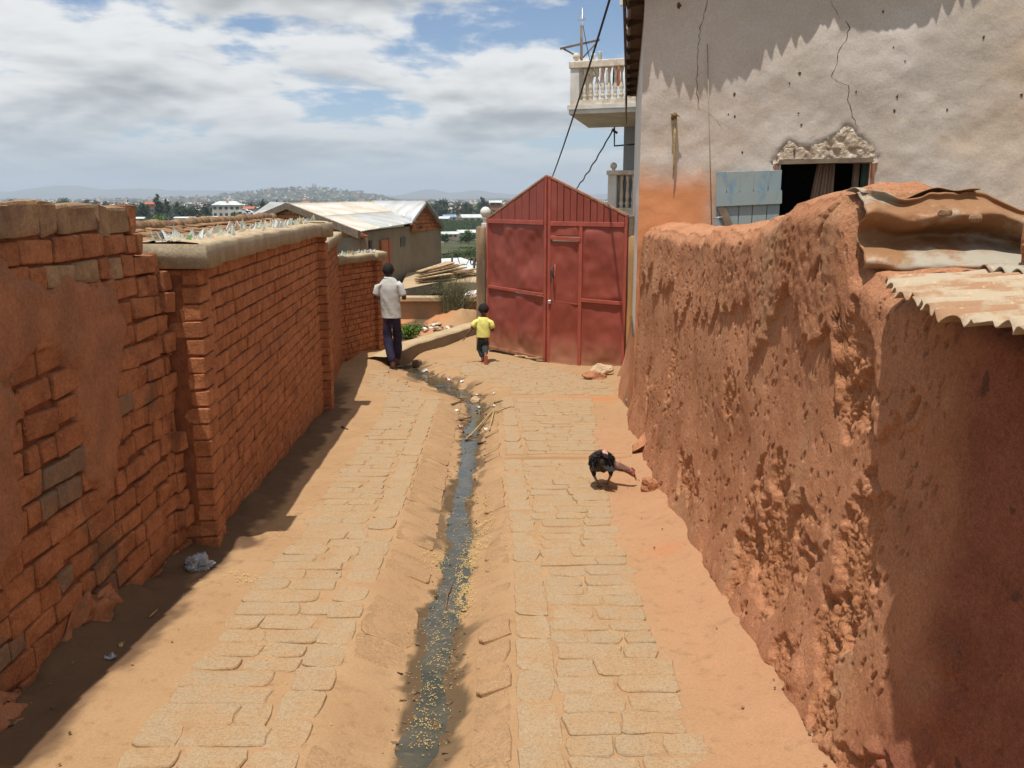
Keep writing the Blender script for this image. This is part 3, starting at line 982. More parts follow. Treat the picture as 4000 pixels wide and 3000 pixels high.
def lay(parent, courses, O, d, n, matn, variants, seed, lim=300, depth_off=0.0, special=None, z_wave=None, stuff_all=False, flush=False):
    """courses: list of (z0, h, s0, s1); O, d, n: wall origin, direction along, outward normal (2d)"""
    rr = random.Random(seed)
    rz = math.atan2(d[1], d[0])
    items = []
    for ci, (z0, h, s0, s1) in enumerate(courses):
        s = s0 - (rr.uniform(0, 0.1) if s0 < 0.02 and not flush else 0)
        mode = rr.random()
        while s < s1 - 0.035:
            head = rr.random() < (0.42 if mode < 0.5 else 0.3)
            L = rr.uniform(0.095, 0.125) if head else rr.uniform(0.19, 0.245)
            if s1 - (s + L) < 0.06: L = s1 - s
            items.append((s + L / 2, z0 + h / 2, L, h, head))
            s += L + rr.uniform(0.006, 0.014)
    def dist(it):
        return math.hypot(O[0] + d[0] * it[0], O[1] + d[1] * it[0])
    items.sort(key=dist)
    vs, fs = [], []
    for i, (s, z, L, h, head) in enumerate(items):
        canon = 0.11 if L < 0.16 else 0.22
        me = rr.choice(variants[canon])
        off = depth_off + rr.uniform(-0.006, 0.004) - 0.05
        wave = z_wave(s, z) if z_wave else 0.0
        Mx = Matrix.Translation((O[0] + d[0] * s + n[0] * off, O[1] + d[1] * s + n[1] * off, z + wave)) @ \
            Euler((rr.uniform(-0.02, 0.02), rr.uniform(-0.03, 0.03), rz + rr.uniform(-0.02, 0.02))).to_matrix().to_4x4() @ \
            Matrix.Diagonal((L / canon, rr.choice((1, 1, -1)), (h - rr.uniform(0.007, 0.013)) / 0.1, 1))
        if i < lim and not stuff_all:
            m = special(s, z, rr) if special else None
            use = me
            if m:
                key = me.name + '_' + m
                use = bpy.data.meshes.get(key)
                if use is None:
                    use = me.copy(); use.name = key; use.materials.clear(); use.materials.append(M[m])
            o = bpy.data.objects.new('brick', use); COL.objects.link(o)
            if not use.materials: use.materials.append(M[matn])
            o.parent = parent
            o.matrix_parent_inverse = parent_inv(parent)
            o.matrix_basis = Mx
        else:
            o0 = len(vs)
            vs += [Mx @ q.co for q in me.vertices]
            fs += [tuple(o0 + q for q in p.vertices) for p in me.polygons]
    if vs: obj('brickwork', mesh('brickwork', vs, fs, False), M[matn], parent, kind='stuff')


OLD = {0.22: brick_variants('old_brick', 0.22, 0.1, 0.11, 8, 0.012, 0.005, 0.009, 2), 0.11: brick_variants('old_half_brick', 0.11, 0.1, 0.11, 8, 0.012, 0.005, 0.009, 2)}
NEW = {0.22: brick_variants('new_brick', 0.22, 0.1, 0.10, 6, 0.007, 0.003, 0.004), 0.11: brick_variants('new_half_brick', 0.11, 0.1, 0.10, 6, 0.007, 0.003, 0.004)}


def build_old_wall():
    w = thing('brick_wall', (-1.9, 2.8, -0.2), 'old weathered brick wall with mud plaster patches at the left edge of the lane', 'wall')
    xf = -1.83
    z, courses = -0.385, []
    rr = random.Random(3)
    while z < 1.49:
        h = rr.uniform(0.100, 0.116)
        if z > 1.44: h = 0.14
        end = 4.60
        if z > 1.40: end = 4.30
        elif z > 1.30: end = 4.36
        elif z > 1.20: end = 4.52
        courses.append((z, h, 0.0, end - 1.15 + rr.uniform(-0.03, 0.02)))
        z += h
    k_ = (1.588 + 0.385) / (z + 0.385)
    courses = [((a + 0.385) * k_ - 0.385, h_ * k_, s0_, s1_) for a, h_, s0_, s1_ in courses]
    top = 1.588

    def special(s, z, r):
        Y = 1.15 + s
        if z > 1.43: return 'brick_top'
        if z > 1.20 and r.random() < 0.55: return 'brick_top'
        if abs(z - (0.47 + (Y - 3.2) * 0.13)) < 0.10 and 3.0 < Y < 4.2 and r.random() < 0.55: return 'burnt_brick'
        if abs(z - (0.02 + (Y - 3.2) * 0.1)) < 0.08 and r.random() < 0.22: return 'burnt_brick'
        return None
    wave = lambda s, z: 0.012 * math.sin(s * 2.1 + z * 3) + 0.008 * math.sin(s * 5.3 + z * 9)
    lay(w, courses, (xf, 1.15), (0, 1), (1, 0), 'brick_old', OLD, 5, 300, 0.0, special, wave)
    # clay core, recessed behind the brick faces
    for z0, z1, e in ((-0.6, 1.20, 4.55), (1.20, 1.42, 4.30), (1.42, top - 0.05, 4.20)):
        beam('clay_core', (xf - 0.136, 1.1, (z0 + z1) / 2), (xf - 0.136, e, (z0 + z1) / 2), 0.235, z1 - z0, M['mortar'], w)
    # back leaf of bricks on the top course, so the wall has a real thickness
    lay(w, [(top - 0.13, 0.125, 0.0, 3.0)], (xf - 0.14, 1.15), (0, 1), (1, 0), 'brick_top', OLD, 15, 0, 0.0, None, wave, True)
    # end of the wall, seen past the stepped courses
    lay(w, [(c[0], c[1], 0.0, 0.26) for c in courses if c[0] < 1.2], (xf - 0.03, 4.62), (-1, 0), (0, 1), 'brick_old', OLD, 25, 0, 0.0, None, None, True)

    def patch(poly, seed, name='mud_plaster'):
        poly = np.array(poly)
        ys = np.arange(poly[:, 0].min() - 0.1, poly[:, 0].max() + 0.1, 0.011)
        zs = np.arange(poly[:, 1].min() - 0.1, poly[:, 1].max() + 0.1, 0.011)
        Y, Z = np.meshgrid(ys, zs)
        inside = np.zeros(Y.shape, bool); dist = np.full(Y.shape, 9.0)
        yj = Y + 0.045 * fbm(Y * 7, Z * 7, 0, seed, 4); zj = Z + 0.045 * fbm(Y * 7, Z * 7, 5, seed + 1, 4)
        n = len(poly)
        for i in range(n):
            (x1, y1), (x2, y2) = poly[i], poly[(i + 1) % n]
            cond = ((y1 > zj) != (y2 > zj)) & (yj < (x2 - x1) * (zj - y1) / (y2 - y1 + 1e-9) + x1)
            inside ^= cond
            L2 = (x2 - x1) ** 2 + (y2 - y1) ** 2
            t = np.clip(((yj - x1) * (x2 - x1) + (zj - y1) * (y2 - y1)) / L2, 0, 1)
            dist = np.minimum(dist, np.hypot(yj - x1 - t * (x2 - x1), zj - y1 - t * (y2 - y1)))
        sd = np.where(inside, dist, -dist)
        X = xf + 0.002 + 0.018 * smooth(-0.01, 0.05, sd) - 0.03 * smooth(0.005, -0.03, sd) + 0.006 * fbm(Y * 5, Z * 5, 0, seed + 2, 4)
        c = sd > -0.03
        keep = c[:-1, :-1] & c[1:, :-1] & c[:-1, 1:] & c[1:, 1:]
        me, _ = gridmesh(name, np.stack([X, Y, Z], -1), keep=keep, flip=False)
        obj(name, me, M['mud_plaster'], w)
    patch([(2.0, 1.38), (3.13, 1.37), (3.38, 1.30), (3.74, 1.26), (3.97, 1.19), (4.07, 1.04), (3.98, 0.78), (3.88, 0.34), (3.72, 0.20), (3.60, 0.42), (3.58, 0.86), (3.34, 1.02), (3.05, 0.95), (2.0, 0.9)], 61)
    patch([(2.0, 0.99), (3.05, 0.99), (3.12, 0.88), (3.10, 0.64), (3.07, 0.34), (2.9, 0.26), (2.0, 0.2)], 71)
    # crumbled mud along the foot
    ys = np.arange(1.1, 4.75, 0.02); ts = np.linspace(0, 1, 26)
    T, Y = np.meshgrid(ts, ys)
    n = fbm(Y * 3.5, T * 2, 0, 81, 4)
    reach = 0.13 + 0.07 * n
    hgt = np.clip(0.10 + 0.20 * fbm(Y * 1.7 + 4, 0 * T, 0, 83, 3), 0.02, 0.5) * smooth(4.8, 4.3, Y)
    X = xf + 0.0 + reach * T + 0.02 * fbm(Y * 9, T * 6, 0, 84, 3)
    Z = gz(X, Y, False) - 0.02 + hgt * (1 - T) ** 1.6 * (1 + 0.25 * fbm(Y * 11, T * 7, 0, 85, 3)) + 0.015 * fbm(Y * 16, T * 10, 0, 86, 3)
    me, _ = gridmesh('crumbled_mud', np.stack([X, Y, Z], -1))
    obj('crumbled_mud', me, M['mud_plaster'], w)


build_old_wall()


def shard_mesh(k):
    r = random.Random(900 + k)
    h = r.uniform(0.6, 1.0); w = r.uniform(0.35, 0.75)
    curve = r.uniform(0.0, 0.22)
    tip = r.uniform(-0.3, 0.3) * w
    outline = [(-w / 2, 0), (w / 2, 0), (w / 2 * r.uniform(0.5, 1), h * r.uniform(0.25, 0.6)), (tip, h), (-w / 2 * r.uniform(0.5, 1), h * r.uniform(0.2, 0.7))]
    V = []
    for t in (0.0, 0.05):
        for x, z in outline: V.append((x, curve * (1 - (2 * x / w) ** 2) + t, z))
    n = len(outline)
    Fc = [tuple(range(n))[::-1], tuple(range(n, 2 * n))] + [(i, (i + 1) % n, n + (i + 1) % n, n + i) for i in range(n)]
    return mesh('glass_shard', V, Fc)


SHARDS = [shard_mesh(k) for k in range(10)]
for s_ in SHARDS: s_.materials.append(M['shard_glass'])


def shards(parent, a, b, z, width, count, seed, hmin=0.05, hmax=0.12):
    rr = random.Random(seed)
    a, b = Vector((*a, 0)), Vector((*b, 0))
    d = (b - a).normalized(); n = Vector((-d.y, d.x, 0))
    for i in range(count):
        p = a + (b - a) * rr.random() + n * rr.uniform(-width / 2, width / 2)
        me = rr.choice(SHARDS)
        c = rr.random()
        if c < 0.04 or 0.04 <= c < 0.09:
            nm = 'shard_green' if c < 0.04 else 'shard_amber'
            key = me.name + nm
            q = bpy.data.meshes.get(key)
            if q is None:
                q = me.copy(); q.name = key; q.materials.clear(); q.materials.append(M[nm])
            me = q
        o = bpy.data.objects.new('glass_shard', me); COL.objects.link(o)
        o.parent = parent; o.matrix_parent_inverse = parent_inv(parent)
        s = rr.uniform(hmin, hmax)
        zz = z(p.y) if callable(z) else z
        o.matrix_basis = Matrix.Translation((p.x, p.y, zz - 0.012)) @ Euler((rr.uniform(-0.5, 0.5), rr.uniform(-0.5, 0.5), rr.uniform(0, 6.3))).to_matrix().to_4x4() @ Matrix.Scale(s, 4)


def coping(parent, pts, w, h, ztop, seed=0, name='coping'):
    """cast coping along a line of 2d points, top at ztop"""
    pts = [np.array(p, float) for p in pts]
    seg, rows = [], []
    N = 60
    L = np.cumsum([0] + [np.linalg.norm(pts[i + 1] - pts[i]) for i in range(len(pts) - 1)])
    al = np.linspace(0, L[-1], N)
    x = np.interp(al, L, [p[0] for p in pts]); y = np.interp(al, L, [p[1] for p in pts])
    tx, ty = np.gradient(x, al), np.gradient(y, al)
    nl = np.hypot(tx, ty); nx, ny = -ty / nl, tx / nl
    zt = np.interp(al, [0, L[-1]], ztop)
    prof = [(-w / 2, -h), (-w / 2, -0.012), (-w / 2 + 0.012, 0), (w / 2 - 0.012, 0), (w / 2, -0.012), (w / 2, -h), (-w / 2, -h)]
    for o_, dz in prof:
        jz = 0.008 * fbm(al * 3, np.full(N, o_ * 5), 0, seed, 3); jo = 0.006 * fbm(al * 4, np.full(N, dz * 20), 0, seed + 1, 3)
        rows.append(np.stack([x + nx * (o_ + jo), y + ny * (o_ + jo), zt + dz + jz], -1))
    rows = np.array(rows); rows[-1] = rows[0]
    me, _ = gridmesh(name, rows, smooth_=False)
    # close the ends
    bm = bmesh.new(); bm.from_mesh(me)
    bmesh.ops.remove_doubles(bm, verts=bm.verts, dist=1e-5)
    bmesh.ops.holes_fill(bm, edges=[e for e in bm.edges if e.is_boundary], sides=12)
    bmesh.ops.recalc_face_normals(bm, faces=bm.faces)
    bm.to_mesh(me); bm.free()
    me.materials.append(M['concrete'])
    o = obj(name, me, None, parent)
    # dusty mortar bed that holds the glass
    rows = []
    for o_, dz in ((-w / 2 + 0.02, -0.01), (-w / 2 + 0.05, 0.008), (0, 0.016), (w / 2 - 0.05, 0.008), (w / 2 - 0.02, -0.01)):
        rows.append(np.stack([x + nx * o_, y + ny * o_, zt + dz + 0.008 * fbm(al * 9, np.full(N, o_ * 30), 0, seed + 7, 3)], -1))
    me2, _ = gridmesh('mortar_bed', np.array(rows))
    obj('mortar_bed', me2, M['coping_top'], o)
    return o


def build_new_wall():
    A, B = np.array([-1.735, 4.64]), np.array([-2.10, 9.62])
    L = np.linalg.norm(B - A); d = (B - A) / L; n = np.array([d[1], -d[0]])
    w = thing('brick_wall', (-1.9, 6.0, -0.4), 'orange brick wall with two piers and concrete coping set with broken glass', 'wall')
    h = 0.0945
    zt = 1.235
    courses = []
    k = 0
    while True:
        z0 = zt - (k + 1) * h
        if z0 < -0.95: break
        s0 = 0.0
        # the ground falls away along the wall: lower courses start further down
        g = (-z0 - 0.12) / 0.077
        s0 = max(0.22, g - 4.64 - 0.6)
        if s0 < L - 0.3: courses.append((z0, h, s0, L - 0.20))
        k += 1
    lay(w, courses, A, d, n, 'brick_new', NEW, 41, 300, 0.0)
    c = (A + B) / 2 - n * 0.17
    beam('wall_core', (*(A - n * 0.133), 0.1), (*(B - n * 0.133), 0.1), 0.225, 2.2, M['mortar'], w)

    def pier(P0, z_lo, wid, proj, seed):
        """pier: front face looks up the street"""
        # front leaf (facing the camera) and lane-side leaf
        cs = [(zt - (q + 1) * h, h, 0.0, wid) for q in range(int((zt - z_lo) / h) + 1)]
        f0 = P0 + n * proj - n * wid
        lay(w, cs, f0, n, -d, 'brick_new', NEW, seed, 150, 0.0, flush=True)
        lay(w, [(a, b, 0.0, 0.21) for a, b, _, _ in cs], P0 + n * proj, d, n, 'brick_new', NEW, seed + 1, 150, 0.0, flush=True)
        beam('pier_core', (*(P0 + n * (proj - 0.014 - wid / 2 + 0.0) + d * 0.11), z_lo - 0.2), (*(P0 + n * (proj - 0.014 - wid / 2) + d * 0.11), zt), wid - 0.025, 0.205, M['mortar'], w, up=(d[0], d[1], 0))
    pier(A, -0.62, 0.25, 0.07, 51)
    pier(B - d * 0.21, -1.0, 0.27, 0.085, 53)
    # coping, thicker over the piers
    co = coping(w, [A + d * 0.20 - n * 0.115, B - d * 0.24 - n * 0.115], 0.36, 0.125, (1.358, 1.335), 5)
    c1 = coping(w, [A - d * 0.055 - n * 0.09, A + d * 0.24 - n * 0.09], 0.46, 0.128, (1.365, 1.362), 6)
    c2 = coping(w, [B - d * 0.27 - n * 0.09, B + d * 0.06 - n * 0.09], 0.47, 0.150, (1.345, 1.345), 7)
    a2, b2 = A - n * 0.13, B - n * 0.13
    shards(co, a2 + d * 0.0, b2, lambda y: 1.366 - (y - 4.6) * 0.0045, 0.24, 165, 77, 0.04, 0.11)


build_new_wall()


def build_far_wall():
    A, B = np.array([-2.80, 14.15]), np.array([-2.33, 15.38])
    L = np.linalg.norm(B - A); d = (B - A) / L; n = np.array([d[1], -d[0]])
    w = thing('brick_wall', (-2.5, 14.8, -1.1), 'shorter orange brick wall topped with glass beyond the second pier', 'wall')
    zt, h = 0.555, 0.094
    courses = [(zt - (k + 1) * h, h, 0.0, L - 0.2) for k in range(19)]
    lay(w, courses, A, d, n, 'brick_new', NEW, 91, 300, 0.0)
    beam('wall_core', (*(A - n * 0.133), -0.4), (*(B - n * 0.133 - d * 0.01), -0.4), 0.225, 1.9, M['mortar'], w)
    P0 = B - d * 0.2
    cs = [(a, b, 0.0, 0.24) for a, b, _, _ in courses]
    lay(w, cs, P0 + n * 0.07 - n * 0.24, n, -d, 'brick_new', NEW, 92, 100, flush=True)
    lay(w, [(a, b, 0, 0.2) for a, b, _, _ in courses], P0 + n * 0.07, d, n, 'brick_new', NEW, 93, 100, flush=True)
    beam('pier_core', (*(P0 + n * (0.056 - 0.12) + d * 0.10), -1.4), (*(P0 + n * (0.056 - 0.12) + d * 0.10), zt), 0.215, 0.195, M['mortar'], w, up=(d[0], d[1], 0))
    co = coping(w, [A - d * 0.1 - n * 0.10, B - d * 0.22 - n * 0.1], 0.34, 0.12, (0.675, 0.675), 15)
    coping(w, [B - d * 0.26 - n * 0.08, B + d * 0.05 - n * 0.08], 0.42, 0.14, (0.69, 0.69), 16)
    shards(co, A - n * 0.1, B - n * 0.1, 0.685, 0.22, 60, 78, 0.04, 0.10)
    # the stretch that links it to the second pier, hidden behind that pier
    A2, B2 = np.array([-2.20, 9.72]), A
    L2 = np.linalg.norm(B2 - A2); d2 = (B2 - A2) / L2; n2 = np.array([d2[1], -d2[0]])
    cs = [(0.95 - (k + 1) * h, h, 0.0, L2 - 0.02) for k in range(22)]
    lay(w, cs, A2, d2, n2, 'brick_new', NEW, 94, 0, 0, None, None, True)
    beam('wall_core', (*(A2 - n2 * 0.155), -0.25), (*(B2 - n2 * 0.155), -0.25), 0.225, 2.4, M['mortar'], w)
    coping(w, [A2 - n2 * 0.10, B2 - n2 * 0.1], 0.34, 0.12, (1.07, 1.07), 17)


build_far_wall()

# ================================================================== THICK MUD WALL ON THE RIGHT
TOPY = [0.5, 2.0, 2.55, 2.90, 3.05, 3.12, 3.22, 3.6, 4.2, 4.9, 5.6, 6.4, 7.4, 8.2, 9.05]
TOPZ = [1.30, 1.31, 1.33, 1.34, 1.36, 1.57, 1.605, 1.575, 1.475, 1.42, 1.375, 1.35, 1.345, 1.32, 1.28]


def build_mud_wall():
    ys = [0.6]
    while ys[-1] < 9.05: ys.append(ys[-1] + max(0.0058, 0.0026 * ys[-1]))
    ys = np.array(ys)
    nt = 330
    T = np.linspace(0, 1, nt)
    topz = np.interp(ys, TOPY, TOPZ)
    topz = topz + 0.018 * fbm(ys * 3.3, 0 * ys, 0, 101, 3) * smooth(2.8, 3.2, ys) + 0.012 * fbm(ys * 11, 0 * ys, 0, 102, 3)
    base = base_z(ys) - 0.06
    xb = np.interp(ys, [0, 1.5, 1.85, 2.15, 2.5, 4.5, 7, 8.8, 9.1], [1.28, 1.26, 1.13, 1.01, 0.985, 1.01, 1.12, 1.24, 1.26])
    lean = np.interp(ys, [0, 1.5, 2.15, 2.5, 4.5, 9], [0.02, 0.03, 0.19, 0.22, 0.19, 0.12])
    Y = np.repeat(ys[None, :], nt, 0); TT = np.repeat(T[:, None], len(ys), 1)
    Z = base[None, :] + (topz - base)[None, :] * TT
    X = xb[None, :] + lean[None, :] * TT ** 0.8
    hh = Z - base[None, :]
    disp = np.zeros_like(X)                                   # positive = out into the lane
    disp += (0.035 * fbm(Y * 1.1, Z * 1.3, 0, 111, 2) + 0.007 * fbm(Y * 3.0, Z * 2.0, 0, 112, 2)) * smooth(1.6, 2.3, Y)
    disp += 0.005 * fbm(Y * 7, Z * 1.6, 0, 113, 2) + 0.0025 * fbm(Y * 22, Z * 14, 0, 114, 3)
    disp += 0.05 * smooth(0.38, 0.0, hh + 0.12 * fbm(Y * 3, 0 * Y, 0, 115, 3))
    # upper coat with a torn lower lip
    lip = topz[None, :] - 0.47 + 0.14 * fbm(Y * 4.2, 0 * Y, 0, 116, 4) + 0.02 * fbm(Y * 30, Z * 6, 0, 117, 2) - 0.06 * np.sin(Y * 2.2)
    coat = smooth(-0.004, 0.012, Z - lip) * smooth(2.2, 2.7, Y)
    disp += coat * (0.024 + 0.007 * fbm(Y * 5, Z * 4, 0, 118, 2))
    disp += coat * 0.0028 * fbm(Y * 40, Z * 30, 0, 119, 3)
    wear = np.zeros_like(X)
    rr = np.random.default_rng(5)
    # broken patches: (y, z, ry, rz, depth)
    for (py, pz, ry, rz, dp) in ((2.92, 1.02, 0.16, 0.20, 0.05), (2.66, 0.45, 0.17, 0.30, 0.07), (3.42, 0.20, 0.34, 0.34, 0.05), (3.75, 0.02, 0.20, 0.22, 0.05),
                                 (2.72, 0.12, 0.12, 0.18, 0.04), (2.25, -0.13, 0.34, 0.16, 0.06), (3.0, -0.12, 0.12, 0.14, 0.05), (5.2, -0.1, 0.3, 0.14, 0.04),
                                 (4.4, 0.6, 0.10, 0.16, 0.03), (6.3, 0.35, 0.22, 0.25, 0.03), (7.6, 0.0, 0.3, 0.25, 0.03), (2.6, -0.05, 0.10, 0.12, 0.04)):
        q = np.hypot((Y - py) / ry, (Z - pz) / rz) + 0.45 * fbm(Y * 9 + py, Z * 9, 0, 131, 4)
        mk = smooth(1.0, 0.72, q)
        disp -= mk * (dp * 0.36 + 0.007 * fbm(Y * 20, Z * 20, 0, 132, 4) + 0.009 * np.abs(fbm(Y * 55, Z * 55, 0, 133, 3)))
        wear = np.maximum(wear, mk * 0.85)
    # hundreds of small weathering pits, long and steep
    area = 2100
    for _ in range(area):
        py = 1.0 + 8 * rr.random() ** 1.5
        ti = rr.random() ** 0.8
        i0 = int(np.searchsorted(ys, py)); i0 = min(i0, len(ys) - 1)
        pz = base[i0] + (topz[i0] - base[i0]) * ti * 0.97
        big = rr.random() < 0.06
        a = rr.uniform(0.004, 0.009) * (2.2 if big else 1); b = a * rr.uniform(1.6, 3.6); dep = rr.uniform(0.007, 0.017) * (1.5 if big else 1) * (0.25 if py < 2.3 else 1)
        sl = rr.uniform(-0.6, 0.1)
        j0, j1 = np.searchsorted(ys, [py - 4 * a, py + 4 * a])
        k = (topz[i0] - base[i0])
        r0, r1 = int(max(0, (pz - 4 * b - base[i0]) / k * nt)), int(min(nt, (pz + 4 * b - base[i0]) / k * nt + 1))
        if j1 - j0 < 2 or r1 - r0 < 2: continue
        yy, zz = Y[r0:r1, j0:j1] - py, Z[r0:r1, j0:j1] - pz
        q = np.hypot((yy - sl * zz) / a, zz / b)
        disp[r0:r1, j0:j1] -= dep * smooth(1.1, 0.75, q)
    # loose clods stuck on the lower face
    for _ in range(26):
        py = 1.8 + 6.5 * rr.random() ** 1.4; pz = np.interp(py, ys, base) + rr.random() * 0.8; a = rr.uniform(0.02, 0.06)
        m = (np.abs(Y - py) < 3 * a) & (np.abs(Z - pz) < 3 * a)
        q = np.hypot(Y[m] - py, Z[m] - pz) / a
        disp[m] += rr.uniform(0.006, 0.018) * smooth(1.3, 0.5, q)
    # round the shoulder
    sh = smooth(0.10, 0.0, topz[None, :] - Z)
    disp -= 0.05 * sh ** 2
    Xf = X - disp
    # top and back
    nb = 34
    tb = np.linspace(0, 1, nb)[1:]
    thick = 0.42
    tt = np.clip(tb / 0.65, 0, 1); td = np.clip((tb - 0.65) / 0.35, 0, 1)
    Yb = np.repeat(ys[None, :], len(tb), 0)
    Xb = Xf[-1][None, :] + thick * tt[:, None]
    Zb = topz[None, :] + 0.04 * np.sin(np.pi * tt)[:, None] - 0.9 * td[:, None] + 0.018 * fbm(Xb * 7, Yb * 5, 0, 141, 3) * np.sin(np.pi * tb)[:, None]
    pts = np.concatenate([np.stack([Xf, Y, Z], -1), np.stack([Xb, Yb, Zb], -1)])
    me, used = gridmesh('mud_wall', pts, flip=True)
    wv = np.concatenate([wear, np.zeros_like(Xb)]).reshape(-1)[used]
    me.attributes.new('wear', 'FLOAT', 'POINT').data.foreach_set('value', wv.astype(np.float32))
    near_shade = np.concatenate([smooth(2.45, 2.1, Y + 0.15 * fbm(Y * 4, Z * 3, 0, 151, 3)), np.zeros_like(Xb)]).reshape(-1)[used]  # mask for the plaster darkened as eave shade
    me.attributes.new('near', 'FLOAT', 'POINT').data.foreach_set('value', near_shade.astype(np.float32))
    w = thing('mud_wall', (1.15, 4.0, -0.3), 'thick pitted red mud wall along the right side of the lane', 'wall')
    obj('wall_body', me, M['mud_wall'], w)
    # the far end face against the house corner
    return w


build_mud_wall()

# ================================================================== TIN OVER THE MUD WALL
def build_lean_to():
    r = thing('tin_roof', (1.5, 2.2, 1.33), 'rust-stained corrugated tin eave resting on the mud wall at far right', 'roof')
    ys = np.arange(0.9, 2.70, 0.006); us = np.linspace(0, 1, 46)
    U, Y = np.meshgrid(us, ys)
    e = np.interp(ys, [0.9, 1.42, 1.8, 2.1, 2.46, 2.7], [0.86, 0.895, 0.94, 0.985, 1.04, 1.16])
    step = np.floor((ys - 0.9) / 0.41)
    e = e + 0.012 * fbm(ys * 14, 0 * ys, 0, 201, 3) + 0.02 * np.sin(step * 2.3)
    X = e[:, None] + (2.35 - e[:, None]) * U
    Z = 1.352 + 0.055 * (X - 1.0) + 0.010 * np.sin(Y * 2 * math.pi / 0.078) + 0.010 * fbm(X * 3, Y * 3, 0, 202, 3) + 0.006 * step[:, None] % 0.012
    me, _ = gridmesh('tin_sheet', np.stack([X, Y, Z], -1), flip=True)
    o = obj('tin_sheet', me, M['dusty_tin'], r)
    o.modifiers.new('thickness', 'SOLIDIFY').thickness = 0.003
    # second sheet lapped over it, further up
    X2 = 1.45 + 0.9 * U + 0.02 * fbm(Y * 5, 0 * Y, 0, 203, 2); Z2 = 1.352 + 0.055 * (X2 - 1) + 0.014 + 0.010 * np.sin(Y * 2 * math.pi / 0.078)
    me, _ = gridmesh('tin_sheet', np.stack([X2, Y, Z2], -1), flip=True)
    o = obj('tin_sheet', me, M['rusty_tin'], r); o.modifiers.new('thickness', 'SOLIDIFY').thickness = 0.003
    for y in (1.4, 1.95, 2.5):
        tube('rafter', [(1.22, y, 1.315), (2.4, y, 1.37)], 0.022, M['dark_timber'], r)
    # bent sheet propped upright behind it
    s = thing('tin_sheet', (1.5, 2.95, 1.36), 'bent rusty corrugated sheet standing on edge above the mud wall', 'tin sheet')
    us = np.linspace(0, 1, 80); vs = np.linspace(0, 1, 60)
    U, V = np.meshgrid(us, vs)
    A, B = np.array([1.20, 2.98]), np.array([1.78, 2.80])
    top = 0.262 - 0.035 * smooth(0.05, 0.2, U) * smooth(0.42, 0.2, U) + 0.012 * fbm(U * 6, 0 * U, 0, 211, 3) - 0.085 * smooth(0.55, 1.0, U)
    Zs = 1.365 + top * V
    fwd = 0.075 * np.sin(V * 2 * math.pi * 1.6 + 0.5) * (0.5 + 0.5 * smooth(0.0, 0.5, U)) + 0.03 * fbm(U * 3, V * 3, 0, 212, 3) - 0.10 * V
    Xs = A[0] + (B[0] - A[0]) * U + 0.012 * fbm(V * 8, 0 * U, 0, 213, 3) * smooth(0.15, 0, U)
    Ys = A[1] + (B[1] - A[1]) * U - fwd + 0.10 * smooth(0.9, 1.0, V) * smooth(0.0, 0.1, U) * -0.6
    me, _ = gridmesh('tin_sheet', np.stack([Xs, Ys, Zs], -1))
    o = obj('sheet', me, M['rusty_tin'], s); o.modifiers.new('thickness', 'SOLIDIFY').thickness = 0.003
    # curled lip folded back along the top edge
    U2, V2 = np.meshgrid(np.linspace(0.02, 0.62, 40), np.linspace(0, 1, 8))
    X3 = A[0] + (B[0] - A[0]) * U2
    tp = 0.262 - 0.035 * smooth(0.05, 0.2, U2) * smooth(0.42, 0.2, U2)
    Y3 = A[1] + (B[1] - A[1]) * U2 + 0.10 + 0.16 * V2; Z3 = 1.365 + tp + 0.004 - 0.012 * V2 + 0.012 * fbm(U2 * 5, V2 * 2, 0, 215, 2)
    me, _ = gridmesh('tin_sheet', np.stack([X3, Y3, Z3], -1), flip=True)
    o = obj('folded_lip', me, M['rusty_tin'], s); o.modifiers.new('thickness', 'SOLIDIFY').thickness = 0.003
    for px, py in ((3690, 830), (3812, 855)):
        p = P(px, py, 2.74)
        me = rock_mesh('torn_flap', 0.04, 0.02, 0.03, int(px), 2)
        o = obj('torn_flap', me, M['brick_top'], s); o.location = p
    lump = obj('clay_block', rock_mesh('clay_block', 0.24, 0.22, 0.27, 217, 4, 0.5), M['mud_wall'], None,
               label='rough lump of dried mud holding down the tin at the right edge', cat='stone')
    lump.location = (1.655, 2.62, 1.47); lump.rotation_euler = (0.1, 0.25, 0.4)
    lump['category'] = 'stone'


build_lean_to()

# ================================================================== HOUSE ON THE RIGHT
HC0 = np.array([1.285, 9.02]); HE = np.array([0.981, -0.196]); HN = np.array([-0.196, -0.981])     # corner, along the front, outward
SIDE = np.array([1.17, 9.0]); SIDE = SIDE / np.linalg.norm(SIDE)


def hp(s, z, out=0.0):
    p = HC0 + HE * s + HN * out
    return Vector((p[0], p[1], z))


def hs(px, py):
    """distance along the house front and height seen at a photo position"""
    d = ray(px, py)
    # ray point t*d ; need (t*d.xy - HC0) . HN = 0
    t = float(HC0 @ HN) / (d.x * HN[0] + d.y * HN[1])
    q = np.array([t * d.x, t * d.y]) - HC0
    return float(q @ HE), HC + t * d.z


